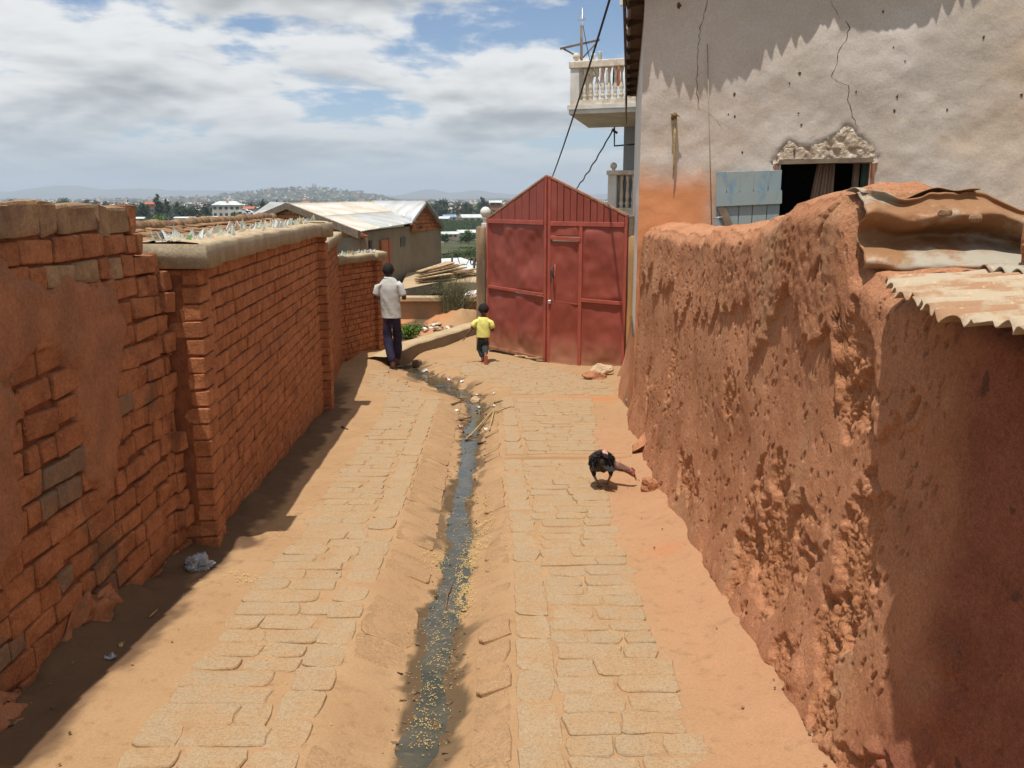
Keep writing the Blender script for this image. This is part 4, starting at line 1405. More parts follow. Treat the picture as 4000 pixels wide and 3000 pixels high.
def build_house():
    h = thing('house', (3.0, 9.0, -0.8), 'cracked lime-washed mud house with jagged roof shadow behind the mud wall', 'house')
    s0, zt = hs(3050, 645); s1, _ = hs(3398, 640); zb = 1.13
    zt = 1.93
    # front wall as a sheet with the window opening cut out
    ss = np.concatenate([np.arange(0, s0, 0.03), [s0], np.arange(s0 + 0.03, s1 - 0.01, 0.03), [s1], np.arange(s1 + 0.03, 4.9, 0.03)])
    zs = np.concatenate([np.arange(-1.2, zb, 0.03), [zb], np.arange(zb + 0.03, zt - 0.01, 0.03), [zt], np.arange(zt + 0.03, 4.6, 0.03)])
    S, Z = np.meshgrid(ss, zs)
    out = 0.022 * fbm(S * 0.9, Z * 0.9, 0, 301, 3) + 0.009 * fbm(S * 3, Z * 3, 0, 302, 3) + 0.003 * fbm(S * 9, Z * 9, 0, 303, 3)
    # hollow where the render has fallen off above the window
    fall = hollow(S, Z, s0, s1, zt)
    out = out - 0.022 * fall * (1 + 0.6 * fbm(S * 14, Z * 14, 0, 304, 3))
    near = smooth(0.06, 0.0, np.maximum(np.maximum(s0 - S, S - s1), np.maximum(zb - Z, Z - zt)))
    out = out * (1 - near) - 0.0 * near
    Xw = HC0[0] + HE[0] * S + HN[0] * out; Yw = HC0[1] + HE[1] * S + HN[1] * out
    mid = lambda a: (a[:-1] + a[1:]) / 2
    ms, mz = np.meshgrid(mid(ss), mid(zs))
    gable = mz < 3.55 + 0.275 * ms
    keep = ~((ms > s0) & (ms < s1) & (mz > zb) & (mz < zt)) & gable
    me, used = gridmesh('front_wall', np.stack([Xw, Yw, Z], -1), keep=keep)
    wall = obj('front_wall', me, M['house_render'], h)
    # broken render patch: exposed stones over the lintel
    sl, zl = np.arange(s0 - 0.10, s1 + 0.10, 0.012), np.arange(zt + 0.0, zt + 0.42, 0.012)
    S2, Z2 = np.meshgrid(sl, zl)
    f2 = hollow(S2, Z2, s0, s1, zt)
    o2 = -0.012 + 0.030 * np.abs(fbm(S2 * 9, Z2 * 9, 0, 306, 4)) + 0.016 * fbm(S2 * 4, Z2 * 6, 0, 307, 3) - 0.04 * smooth(0.6, 0.2, f2)
    P2 = np.stack([HC0[0] + HE[0] * S2 + HN[0] * o2, HC0[1] + HE[1] * S2 + HN[1] * o2, Z2], -1)
    c = f2 > 0.25
    me, _ = gridmesh('broken_render', P2, keep=c[:-1, :-1] & c[1:, :-1] & c[:-1, 1:] & c[1:, 1:])
    obj('broken_render', me, M['broken_render'], wall)
    for k, (a, b) in enumerate(((0.015, 0.108), (0.122, 0.212))):
        prism('brick', [hp(s0 + a, zt + 0.035, 0.012), hp(s0 + b, zt + 0.035, 0.012), hp(s0 + b - 0.004, zt + 0.145, 0.012), hp(s0 + a + 0.004, zt + 0.143, 0.012)], (HN[0] * 0.03, HN[1] * 0.03, 0), M['broken_render'], wall, 0.006)
    # reveal, dark room, lintel
    win = beam('window', hp(s0 - 0.02, zt + 0.015, -0.02), hp(s1 + 0.02, zt + 0.03, -0.02), 0.12, 0.042, M['grey_timber'], h)
    inn = lambda s, z, d: hp(s, z, -d)
    for nm, a, b, mt in (('reveal', s0, s0, 'mud_plaster'), ('reveal', s1, s1, 'mud_plaster')):
        sg = -1 if a == s0 else 1
        prism(nm, [inn(a, zb, 0.005), inn(a, zt, 0.005), inn(a, zt, 0.40), inn(a, zb, 0.40)], (HE[0] * 0.05 * sg, HE[1] * 0.05 * sg, 0), M[mt], win)
    prism('room', [inn(s0 - 0.6, zb - 0.6, 1.9), inn(s1 + 0.6, zb - 0.6, 1.9), inn(s1 + 0.6, zt + 0.6, 1.9), inn(s0 - 0.6, zt + 0.6, 1.9)], (-HN[0] * 0.05, -HN[1] * 0.05, 0), M['interior'], win)
    for a in (s0 - 0.6, s1 + 0.6):
        prism('room', [inn(a, zb - 0.6, 0.06), inn(a, zt + 0.6, 0.06), inn(a, zt + 0.6, 1.9), inn(a, zb - 0.6, 1.9)], (HE[0] * 0.03, HE[1] * 0.03, 0), M['interior'], win)
    for z_ in (zt + 0.6, zb - 0.6):
        prism('room', [inn(s0 - 0.6, z_, 0.06), inn(s1 + 0.6, z_, 0.06), inn(s1 + 0.6, z_, 1.9), inn(s0 - 0.6, z_, 1.9)], (0, 0, 0.03), M['interior'], win)
    beam('frame', inn(s1 - 0.025, zb, 0.10), inn(s1 - 0.025, zt, 0.10), 0.05, 0.05, M['green_paint'], win)
    beam('frame', inn(s1 - 0.095, zb, 0.16), inn(s1 - 0.095, zt, 0.16), 0.05, 0.05, M['grey_timber'], win)
    # curtain, gathered
    us = np.linspace(0, 1, 60); vs = np.linspace(0, 1, 24)
    U, V = np.meshgrid(us, vs)
    lft = np.interp(V, [0, 1], [s0 + 0.235, s0 + 0.36]); rgt = s0 + 0.53
    Sx = lft + (rgt - lft) * U
    dd = 0.16 + 0.018 * np.sin(U * 40) + 0.012 * np.sin(U * 17 + V * 2)
    Zc = zb - 0.1 + (zt - zb + 0.1) * V
    me, _ = gridmesh('curtain', np.stack([HC0[0] + HE[0] * Sx - HN[0] * dd, HC0[1] + HE[1] * Sx - HN[1] * dd, Zc], -1))
    obj('curtain', me, M['curtain'], win)
    # blue shutter swung open against the wall
    sa, z1 = hs(2797, 676)
    sb, _ = hs(3052, 676)
    zb2 = 1.0
    sh = beam('shutter', hp(sa + 0.01, 1.585, 0.085), hp(sb + 0.01, 1.615, 0.085), 0.02, 0.128, M['blue_paint'], h)
    widths = [0.098, 0.115, 0.118, 0.125, 0.112]; widths = [q * (sb - sa) / sum(widths) for q in widths]
    s = sa
    for k, wd in enumerate(widths):
        prism('plank', [hp(s + 0.003, zb2, 0.045), hp(s + wd - 0.003, zb2, 0.045), hp(s + wd - 0.003, 1.858 + 0.003 * k, 0.045), hp(s + 0.003, 1.852 + 0.003 * k, 0.045)], (HN[0] * 0.022, HN[1] * 0.022, 0), M['blue_paint'], sh, 0.002)
        s += wd
    prism('brace', [hp(sa + 0.02, 1.515, 0.072), hp(sa + 0.105, 1.515, 0.072), hp(sa + 0.27, 1.17, 0.072), hp(sa + 0.185, 1.17, 0.072)], (HN[0] * 0.02, HN[1] * 0.02, 0), M['grey_timber'], sh, 0.002)
    tube('hook', [hp(sa - 0.01, 1.41, 0.10), hp(sa + 0.08, 1.42, 0.11)], 0.006, M['antenna_metal'], sh)
    # cracks: thin dark ribbons on the wall, coloured as the shade inside
    def crack(pts, w, seed):
        q = []
        for a, b in zip(pts[:-1], pts[1:]):
            n = max(2, int(math.hypot(b[0] - a[0], b[1] - a[1]) / 14))
            q += [(a[0] + (b[0] - a[0]) * i / n, a[1] + (b[1] - a[1]) * i / n) for i in range(n)]
        q.append(pts[-1])
        r = random.Random(seed); V, Fc = [], []
        for i, (x, y) in enumerate(q):
            s_, z_ = hs(x + r.uniform(-4, 4), y)
            ww = w * 0.6 * r.uniform(0.3, 1.3) * (0.4 if i in (0, len(q) - 1) else 1)
            o_ = 0.022 * float(fbm(s_ * 0.9, z_ * 0.9, 0, 301, 3)) + 0.009 * float(fbm(s_ * 3, z_ * 3, 0, 302, 3)) + 0.003 * float(fbm(s_ * 9, z_ * 9, 0, 303, 3))
            V += [hp(s_ - ww / 2, z_, o_ + 0.0025), hp(s_ + ww / 2, z_, o_ + 0.0025)]
            if i: Fc.append((2 * i - 2, 2 * i - 1, 2 * i + 1, 2 * i))
        obj('crack', mesh('crack', V, Fc), M['dark_brown'], wall)
    crack([(2765, -10), (2755, 40), (2735, 110), (2728, 200), (2722, 280), (2720, 350), (2732, 430)], 0.011, 1)
    crack([(2720, 425), (2765, 440), (2800, 470)], 0.007, 2)
    crack([(2800, 465), (2822, 512)], 0.005, 3)
    crack([(3240, -10), (3262, 40), (3280, 75)], 0.007, 4)
    crack([(3300, 80), (3318, 110), (3300, 160), (3280, 190), (3268, 240), (3248, 305)], 0.012, 5)
    crack([(3248, 305), (3285, 325), (3315, 335), (3312, 390), (3325, 440), (3352, 500)], 0.011, 6)
    crack([(3075, 530), (3120, 535), (3165, 542), (3185, 530)], 0.009, 7)
    r = random.Random(6)
    holes = [(2652, 22, 0.05), (3122, 288, 0.03), (2868, 370, 0.03), (3504, 378, 0.028), (3494, 433, 0.028), (3130, 487, 0.024), (2900, 595, 0.02), (3450, 45, 0.02), (3840, 145, 0.03), (2870, 455, 0.018), (3118, 442, 0.018), (3533, 240, 0.018), (3488, 185, 0.016), (3140, 690, 0.014), (3343, 360, 0.02), (3700, 428, 0.018), (2632, 490, 0.02), (2845, 447, 0.015), (3083, 325, 0.016), (3990, 370, 0.03)]
    for k, (px, py, rad) in enumerate(holes):
        s_, z_ = hs(px, py)
        n = 9
        pts = [hp(s_ + rad * 0.62 * r.uniform(0.4, 1) * math.cos(a), z_ + rad * 0.7 * r.uniform(0.4, 1.2) * math.sin(a), 0.0) for a in [2 * math.pi * i / n for i in range(n)]]
        o_ = 0.022 * float(fbm(s_ * 0.9, z_ * 0.9, 0, 301, 3)) + 0.009 * float(fbm(s_ * 3, z_ * 3, 0, 302, 3)) + 0.0045
        pts = [p + Vector((HN[0], HN[1], 0)) * o_ for p in pts]
        obj('pit', mesh('pit', pts, [tuple(range(n))]), M['dark_brown'], wall)  # flat dark disc, the hole's inner shade given as colour
    # wooden peg with a strip of bark hanging from it
    a, za = hs(2632, 458)
    pg = tube('peg', [hp(a, za, -0.02), hp(a + 0.01, za + 0.01, 0.10)], 0.03, M['twig'], h)
    tube('bark_strip', [hp(a + 0.012, za, 0.075), hp(a + 0.018, za - 0.22, 0.05), hp(a + 0.02, za - 0.45, 0.045), hp(a + 0.015, za - 0.60, 0.04)], [0.014, 0.017, 0.012, 0.004], M['straw'], pg, 6)
    tube('bark_strip', [hp(a - 0.03, za + 0.03, 0.08), hp(a + 0.06, za, 0.09)], [0.012, 0.006], M['straw'], pg, 6)
    # thin rod added in place of a long vertical shadow line
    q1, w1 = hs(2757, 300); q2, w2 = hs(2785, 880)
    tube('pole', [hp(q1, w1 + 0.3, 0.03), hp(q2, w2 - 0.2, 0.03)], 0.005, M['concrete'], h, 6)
    # side wall running down the lane
    A = Vector((*HC0, 0)) + Vector((*SIDE, 0)) * 0.055; B = A + Vector((*SIDE, 0)) * 9.25
    prism('side_wall', [A + Vector((0.012, 0.012, -1.4)), B + Vector((0, 0, -1.4)), B + Vector((0, 0, 3.62)), A + Vector((0.012, 0.012, 3.55))], (0.3, -0.04, 0), M['white_render'], h)
    # flared clay plinth at the foot of the side wall
    al = np.linspace(0.05, 4.5, 60); tt = np.linspace(0, 1, 14)
    T, AL = np.meshgrid(tt, al)
    x0 = HC0[0] + SIDE[0] * AL; y0 = HC0[1] + SIDE[1] * AL
    offx = -(0.02 * smooth(0, 0.4, AL) - 0.03 * smooth(0.4, 0, AL) + 0.14 * smooth(0.1, 1.2, AL) * (1 - T) ** 2) * (1 + 0.4 * fbm(AL * 2, T * 2, 0, 311, 3))
    zz = base_z(y0) - 0.05 + 0.9 * T
    me, _ = gridmesh('plinth', np.stack([x0 + offx, y0, zz], -1), flip=True)
    obj('plinth', me, M['mud_wall'], h)
    # roof: thin tin sheets with a ragged verge over the front
    E0 = HC0 + HE * -0.16; slope = 0.275
    n = 260
    sx = np.linspace(-0.20, 5.4, n)
    tooth = np.abs(((sx / 0.125 + 0.9 * fbm(sx * 2.4, 0 * sx, 0, 321, 3)) % 1) - 0.5) * 2
    ov = 0.285 + 0.045 * fbm(sx * 1.15 + 3, 0 * sx, 0, 322, 3) - 0.045 * tooth * (0.25 + 1.0 * np.clip(0.5 + fbm(sx * 3, 0 * sx, 0, 324, 3), 0, 1)) + 0.02 * (np.floor(sx / 0.8) % 2)
    ov = ov - 0.05 * smooth(0.35, 0.0, sx) + 0.03 * np.exp(-((sx - 0.75) / 0.3) ** 2)
    V, Fc = [], []
    for s_, o_ in zip(sx, ov):
        z_ = 3.62 + slope * (s_ + 0.16)
        for d_ in (o_, -0.6, -9.4):
            b = hp(s_, z_, d_) if d_ > -1 else hp(s_, z_, 0) + Vector((*SIDE, 0)) * 9.4 + Vector((0, 0, 0.02))
            V.append(b)
    for i in range(n - 1):
        for j in range(2): Fc.append((i * 3 + j, (i + 1) * 3 + j, (i + 1) * 3 + j + 1, i * 3 + j + 1))
    roof = obj('roof', mesh('roof', V, Fc), M['rusty_tin'], h)
    roof.modifiers.new('thickness', 'SOLIDIFY').thickness = 0.02
    e0, e1 = hp(-0.19, 3.60, 0.1), hp(-0.19, 3.62, 0) + Vector((*SIDE, 0)) * 9.4
    beam('fascia', e0 + Vector((0, 0, -0.06)), e1 + Vector((0, 0, -0.06)), 0.03, 0.13, M['dark_timber'], roof, 0.004)
    for k in range(9):
        p = e0.lerp(e1, (k + 0.7) / 9.5)
        beam('rafter', p + Vector((0.02, 0, -0.03)), p + Vector((0.26, 0.0, 0.03)), 0.08, 0.10, M['dark_timber'], roof, 0.004)
    beam('soffit_board', e0 + Vector((0.13, 0, 0.005)), e1 + Vector((0.13, 0, 0.005)), 0.14, 0.02, M['dark_timber'], roof)
    tube('hanging_strip', [e1 + Vector((-0.01, 0, 0)), e1 + Vector((0.0, 0, -0.32)), e1 + Vector((0.015, 0, -0.55))], [0.03, 0.02, 0.006], M['twig'], roof, 6)


def hollow(S, Z, s0, s1, zt):
    u = (S - s0) / (s1 - s0)
    top = zt + np.interp(u, [-0.12, -0.04, 0.05, 0.25, 0.45, 0.62, 0.72, 0.80, 0.92, 1.02, 1.12], [0.0, 0.10, 0.20, 0.155, 0.19, 0.29, 0.375, 0.30, 0.22, 0.17, 0.0])
    top = top + 0.025 * fbm(S * 11, 0 * S, 0, 331, 3)
    e = np.minimum(top - Z, np.minimum((u + 0.10) * 0.8, (1.09 - u) * 0.8))
    return smooth(-0.012, 0.012, e)


build_house()

# ================================================================== RED GATE
def dented(A, B, z0, z1f, s0, s1, seed, amp=0.030, nx=26, nz=44):
    """dented sheet between fractions s0..s1 of A-B; z1f(s) gives the top"""
    A, B = Vector(A), Vector(B)
    d = B - A; n = Vector((d.y, -d.x, 0)).normalized()
    S, T = np.meshgrid(np.linspace(s0, s1, nx), np.linspace(0, 1, nz))
    Z = z0 + (z1f - z0) * T
    L = d.length
    bul = amp * fbm(S * L * 1.6, Z * 1.6, 0, seed, 3) + 0.4 * amp * fbm(S * L * 5, Z * 4, 0, seed + 3, 2)
    edge = smooth(0, 0.12, (S - s0) / (s1 - s0)) * smooth(0, 0.12, (s1 - S) / (s1 - s0)) * smooth(0, 0.08, T) * smooth(0, 0.08, 1 - T)
    bul = bul * edge
    X = A.x + d.x * S + n.x * bul; Y = A.y + d.y * S + n.y * bul
    me, _ = gridmesh('sheet_panel', np.stack([X, Y, Z], -1))
    return me


def build_gate():
    g = thing('gate', (0.6, 14.2, -1.1), 'tall red metal double gate with pointed boarded top and wicket door', 'gate')
    GL, GM, GR = Vector((-0.43, 15.5, 0)), Vector((0.575, 14.21, 0)), Vector((1.765, 13.5, 0))

    def leaf(A, B, ta, tb, zrail, zmid, stile, seed, wicket, label):
        d = (B - A); L = d.length; u = d.normalized(); n = Vector((u.y, -u.x, 0))     # n faces the lane
        at = lambda s, z, o=0.0: A + d * s + n * o + Vector((0, 0, z))
        z0 = -1.03 if not wicket else -1.09
        # frame as the leaf itself
        fr = beam('gate_leaf', at(0.012, z0), at(0.012, ta - 0.01), 0.05, 0.045, M['gate_frame'], g, 0.004, up=(n.x, n.y, 0), label=label)
        beam('frame', at(0.988, z0), at(0.988, tb - 0.01), 0.05, 0.045, M['gate_frame'], fr, 0.004, up=(n.x, n.y, 0))
        beam('frame', at(0, z0 + 0.02), at(1, z0 + 0.02), 0.045, 0.05, M['gate_edge'], fr, 0.004)
        beam('frame', at(0.03, zrail, 0.012), at(0.97, zrail, 0.012), 0.05, 0.07, M['gate_frame'], fr, 0.004)
        # pointed top: separate upright boards under a sloping cap
        nb = 8 if not wicket else 11
        for k in range(nb):
            a, b = 0.03 + 0.94 * k / nb, 0.03 + 0.94 * (k + 1) / nb
            zt1, zt2 = ta + (tb - ta) * a - 0.03, ta + (tb - ta) * b - 0.03
            o_ = 0.006 + 0.004 * (k % 2)
            prism('board', [at(a + 0.004, zrail + 0.03, o_), at(b - 0.004, zrail + 0.03, o_), at(b - 0.004, zt2, o_), at(a + 0.004, zt1, o_)], n * 0.014, M['gate_sheet'], fr, 0.002)
        prism('backing', [at(0.01, zrail, -0.005), at(0.99, zrail, -0.005), at(0.99, tb - 0.02, -0.005), at(0.01, ta - 0.02, -0.005)], -n * 0.006, M['iron_dark'], fr)
        beam('cap_rail', at(0, ta, 0.0), at(1, tb, 0.0), 0.055, 0.035, M['gate_edge'], fr, 0.004)
        zt = zrail - 0.03
        def panel(s0, s1, a, b, sd):
            obj('sheet_panel', dented(at(0, 0, 0.010), at(1, 0, 0.010), a, b, s0, s1, sd), M['gate_sheet'], fr)
        if not wicket:
            panel(0.03, 0.50, z0 + 0.04, zmid(0.25) - 0.02, seed); panel(0.50, 0.97, z0 + 0.04, zmid(0.75) - 0.035, seed + 1)
            panel(0.03, 0.50, zmid(0.25) + 0.0, zt, seed + 2); panel(0.50, 0.97, zmid(0.75) - 0.02, zt, seed + 3)
            beam('mid_rail', at(0.03, zmid(0.03), 0.022), at(0.97, zmid(0.97), 0.022), 0.035, 0.05, M['gate_frame'], fr, 0.004)
        else:
            # wicket door on the hinge side of the seam
            dr = obj('wicket_door', dented(at(0, 0, 0.016), at(1, 0, 0.016), z0 + 0.03, 0.93, 0.03, stile - 0.02, seed), M['gate_sheet'], fr)
            beam('door_rail', at(0.035, -0.02, 0.02), at(stile - 0.03, -0.06, 0.02), 0.012, 0.018, M['gate_frame'], dr)
            beam('head_rail', at(0.03, 0.985, 0.024), at(stile, 0.965, 0.024), 0.04, 0.06, M['gate_frame'], fr, 0.004)
            panel(0.03, stile - 0.02, 1.01, zt, seed + 1)
            beam('stile', at(stile, z0 + 0.03, 0.018), at(stile, zt, 0.018), 0.06, 0.03, M['gate_frame'], fr, 0.004, up=(n.x, n.y, 0))
            panel(stile + 0.02, 0.97, z0 + 0.04, zmid(0.7) - 0.02, seed + 2); panel(stile + 0.02, 0.97, zmid(0.7), zt, seed + 3)
            beam('mid_rail', at(stile + 0.02, zmid(stile), 0.024), at(0.97, zmid(0.97), 0.024), 0.035, 0.055, M['gate_frame'], fr, 0.004)
            hd = tube('handle', [at(0.085, 0.52, 0.03), at(0.085, 0.52, 0.09), at(0.09, 0.40, 0.10), at(0.09, 0.33, 0.03)], 0.012, M['iron_dark'], dr)
            tube('bolt_rod', [at(0.10, 0.56, 0.035), at(0.10, 0.02, 0.04)], 0.008, M['gate_frame'], dr)
            beam('lock_plate', at(0.045, 0.47, 0.03), at(0.045, 0.30, 0.03), 0.03, 0.014, M['iron_dark'], dr)
            beam('padlock', at(0.03, -0.02, 0.035), at(0.03, -0.08, 0.035), 0.05, 0.03, M['antenna_metal'], dr, 0.006)
    leaf(GL, GM + Vector((-0.015, 0.02, 0)), 1.25, 1.95, 1.215, lambda s: 0.075 - 0.02 * s, 0, 401, False, None)
    leaf(GM + Vector((0.018, -0.010, 0)), GR, 1.94, 1.34, 1.205, lambda s: 0.02 - 0.02 * s, 0.43, 421, True, None)
    beam('seam_dark_strip', GM + Vector((0.03, 0.05, -1.08)), GM + Vector((0.03, 0.05, 1.88)), 0.10, 0.02, M['iron_dark'], g, up=(0.4, 0.9, 0))  # dark strip added behind the seam so the gap looks dark
    # posts
    def post(name, c, w, d, z0, z1, seed, matn, label):
        bm = box_bm(w, d, z1 - z0, 0.03, 0.0)
        bmesh.ops.subdivide_edges(bm, edges=bm.edges, cuts=6, use_grid_fill=True)
        for v in bm.verts:
            t = (v.co.z / (z1 - z0)) + 0.5
            k = 1.08 - 0.14 * t
            v.co.x = v.co.x * k + 0.012 * float(fbm(v.co.z * 3, v.co.y * 9, v.co.x * 4, seed, 3))
            v.co.y = v.co.y * k + 0.012 * float(fbm(v.co.z * 3, v.co.x * 9, v.co.y * 4, seed + 4, 3))
            v.co += Vector((c[0], c[1], (z0 + z1) / 2))
        return obj(name, bm_mesh(name, bm, True), M[matn], None, label=label, cat='post')
    post('gate_post', (-0.545, 15.62), 0.18, 0.20, -1.2, 1.12, 431, 'post_weathered', 'weathered concrete post left of the red gate behind the child')
    p = post('gate_post', (1.86, 13.52), 0.15, 0.18, -1.2, 1.05, 441, 'post_ochre', 'ochre post squeezed between the red gate and the house')
    beam('post_stub', (1.825, 13.5, 1.03), (1.825, 13.5, 1.34), 0.07, 0.08, M['grey_timber'], p, 0.008, up=(0, 1, 0))
    q = P(1897, 830, 17.2)
    V, Fc = lathe_data([(0.055, -0.22), (0.055, -0.13), (0.085, -0.11), (0.05, -0.09)] + [(0.105 * math.sin(a), -0.105 * math.cos(a) + 0.005) for a in np.linspace(0.35, 3.1, 9)], q)
    f = obj('finial', mesh('finial', V, Fc, True), M['white_render'], None, label='off-white ball finial on a post behind the left gate post', cat='finial')
    beam('post', (q.x, q.y, -1.2), (q.x, q.y, q.z - 0.2), 0.16, 0.16, M['white_render'], f, 0.01, up=(0, 1, 0))
    # scrap stuffed under the left leaf
    r = random.Random(3)
    t = thing('scrap_slats', (0.25, 14.55, -1.1), 'pale broken slats stuffed under the left gate leaf', 'scrap')
    for k in range(7):
        a = Vector((0.05 + 0.06 * k, 14.78 - 0.075 * k, -1.045 + 0.01 * (k % 3)))
        beam('slat', a, a + Vector((r.uniform(0.10, 0.2), r.uniform(-0.16, -0.05), r.uniform(-0.02, 0.02))), 0.04, 0.012, M['pale_stone'], t, 0.002)
    beam('sill_log', (-0.38, 15.5, -1.12), (0.55, 14.32, -1.12), 0.08, 0.10, M['dark_timber'], t, 0.01)


build_gate()

# ================================================================== BALCONY BUILDING BEHIND THE GATE
BE, BG = Vector((0.927, -0.375, 0)), Vector((0.375, 0.927, 0))


def baluster_mesh(h):
    prof = [(0.045, 0), (0.045, 0.04), (0.03, 0.05), (0.052, 0.10), (0.055, 0.16), (0.03, 0.21), (0.042, 0.235), (0.03, 0.26), (0.05, 0.34), (0.046, 0.42), (0.028, 0.62), (0.024, 0.80), (0.036, 0.86), (0.045, 0.93), (0.045, 1.0)]
    V, Fc = lathe_data([(r, z * h) for r, z in prof], (0, 0, 0), 10)
    return mesh('baluster', V, Fc, True)


def ball_on_post(parent, c, r):
    prof = [(r * 0.75, -r * 1.6), (r * 0.75, -r * 1.35), (r * 0.45, -r * 1.1)] + [(r * math.sin(a), -r * math.cos(a)) for a in np.linspace(0.5, 3.12, 10)]
    V, Fc = lathe_data(prof, c, 16)
    return obj('ball_finial', mesh('ball_finial', V, Fc, True), M['baluster_white'], parent)


def build_balconies():
    b = thing('balcony_building', (2.6, 22, -1.5), 'tall pale building with white balustrade balconies behind the red gate', 'building')
    C = P(2222, 412, 20.0)
    z_top, z_bot = P(2222, 412, 20).z, P(2222, 447, 20).z
    z_rail = P(2222, 240, 20).z; z_railb = P(2222, 268, 20).z; z_kerb = P(2222, 393, 20).z
    C0 = Vector((C.x, C.y, 0))
    at = lambda s, d, z: C0 + BE * s + BG * d + Vector((0, 0, z))
    W = 3.4; D = 1.5

    def balcony(at, W, D, zs, label):
        z_bot, z_top, z_kerb, z_railb, z_rail = zs
        sl = prism('balcony', [at(-0.03, -0.03, z_bot + 0.10), at(W, -0.03, z_bot + 0.10), at(W, D, z_bot + 0.10), at(-0.03, D, z_bot + 0.10)], (0, 0, z_top - z_bot - 0.10), M['white_render'], b)
        prism('slab_edge', [at(0.0, 0.0, z_bot + 0.005), at(W, 0.0, z_bot + 0.005), at(W, D, z_bot - 0.18), at(0.0, D, z_bot - 0.18)], (0, 0, 0.10), M['white_render'], sl)
        prism('floor_kerb', [at(0.02, 0.02, z_top), at(W, 0.02, z_top), at(W, 0.2, z_top), at(0.02, 0.2, z_top)], (0, 0, z_kerb - z_top), M['baluster_white'], sl)
        prism('floor_kerb', [at(0.02, 0.2, z_top), at(0.2, 0.2, z_top), at(0.2, D, z_top), at(0.02, D, z_top)], (0, 0, z_kerb - z_top), M['baluster_white'], sl)
        p = prism('corner_post', [at(0.02, 0.02, z_kerb), at(0.22, 0.02, z_kerb), at(0.22, 0.22, z_kerb), at(0.02, 0.22, z_kerb)], (0, 0, z_rail - z_kerb - 0.03), M['white_render'], sl)
        prism('rail', [at(-0.01, -0.01, z_railb), at(W, -0.01, z_railb), at(W, 0.24, z_railb), at(-0.01, 0.24, z_railb)], (0, 0, z_rail - z_railb), M['baluster_white'], sl, 0.012)
        prism('rail', [at(0.0, 0.24, z_railb), at(0.24, 0.24, z_railb), at(0.24, D, z_railb), at(0.0, D, z_railb)], (0, 0, z_rail - z_railb - 0.003), M['baluster_white'], sl, 0.012)
        bm_ = baluster_mesh(z_railb - z_kerb); bm_.materials.append(M['baluster_white'])
        for side in (0, 1):
            k = 0
            while True:
                s = 0.32 + 0.138 * k
                if s > (min(W, 1.9) if side == 0 else D - 0.08): break
                o = bpy.data.objects.new('baluster', bm_); COL.objects.link(o); o.parent = sl
                o.matrix_parent_inverse = parent_inv(sl)
                o.location = at(s, 0.12, z_kerb) if side == 0 else at(0.12, s, z_kerb)
                k += 1
        c = at(0.12, 0.12, z_rail + 0.105)
        ball_on_post(sl, c, 0.078)
        return sl
    balcony(at, W, D, (z_bot, z_top, z_kerb, z_railb, z_rail), None)
    C2 = P(2368, 815, 20.4); C20 = Vector((C2.x, C2.y, 0))
    at2 = lambda s, d, z: C20 + BE * s + BG * d + Vector((0, 0, z))
    balcony(at2, 2.6, 0.9, (P(2368, 845, 20.4).z, P(2368, 830, 20.4).z, P(2368, 812, 20.4).z, P(2368, 684, 20.4).z, P(2368, 666, 20.4).z), None)
    # main wall: its left corner shows at x = 2405
    wc = at(0.86, D, 0)
    prism('wall', [Vector((wc.x, wc.y, -2)), Vector((wc.x, wc.y, 8.5)), Vector((wc.x, wc.y, 8.5)) + BE * 5, Vector((wc.x, wc.y, -2)) + BE * 5], BG * 6, M['blue_grey_render'], b)
    for py0, py1, px in ((-60, 20, 2384), (82, 112, 2392)):
        za, zb = P(px, py1, 21).z, P(px, py0, 21).z
        a = at(0.86, D, 0)
        o = 0.14 if py0 < 0 else 0.06
        prism('cornice', [Vector((a.x, a.y, za)) - BG * o - BE * o, Vector((a.x, a.y, za)) - BG * o + BE * 4, Vector((a.x, a.y, za)) - BG * 0.004 + BE * 4, Vector((a.x, a.y, za)) - BG * 0.004 - BE * o], (0, 0, zb - za), M['white_render'], b)
    # iron bracket that carries the cable
    q = [P(2400, 478, 21.2), P(2400, 570, 21.2), P(2500, 562, 20.9)]
    tube('cable_bracket', q, 0.022, M['iron_dark'], b, 6)
    tube('cable_bracket', [P(2392, 508, 21.2), P(2412, 520, 21.2)], 0.03, M['iron_dark'], b, 6)
    # antenna lashed to the balcony
    a = thing('antenna', P(2271, 412, 20.5), 'television antenna on a timber prop above the upper balcony', 'antenna')
    Y = 20.55
    tube('mast', [P(2272, 380, Y), P(2270, 98, Y)], 0.028, M['grey_timber'], a, 6)
    tube('mast', [P(2275, 240, Y), P(2275, 30, Y)], 0.010, M['antenna_metal'], a, 6)
    beam('cross_bar', P(2190, 190, Y - 0.2), P(2341, 156, Y + 0.2), 0.05, 0.045, M['grey_timber'], a)
    tube('brace', [P(2200, 190, Y - 0.15), P(2270, 228, Y)], 0.018, M['grey_timber'], a, 6)
    tube('brace', [P(2336, 160, Y + 0.15), P(2276, 226, Y)], 0.018, M['grey_timber'], a, 6)
    beam('boom', P(2255, 77, Y), P(2288, 75, Y), 0.03, 0.03, M['antenna_metal'], a)
    for k in range(5):
        y = 42 + 9 * k; w = 5 + 1.5 * k
        tube('element', [P(2272 - w, y + 1, Y), P(2272 + w, y - 1, Y)], 0.006, M['antenna_metal'], a, 5)
    tube('feeder', [P(2277, 98, Y), P(2290, 170, Y), P(2305, 240, Y), P(2345, 330, Y - 0.5), P(2380, 440, Y - 0.5)], 0.008, M['cable_black'], a, 5)
    # washing behind the balusters
    r = random.Random(4)
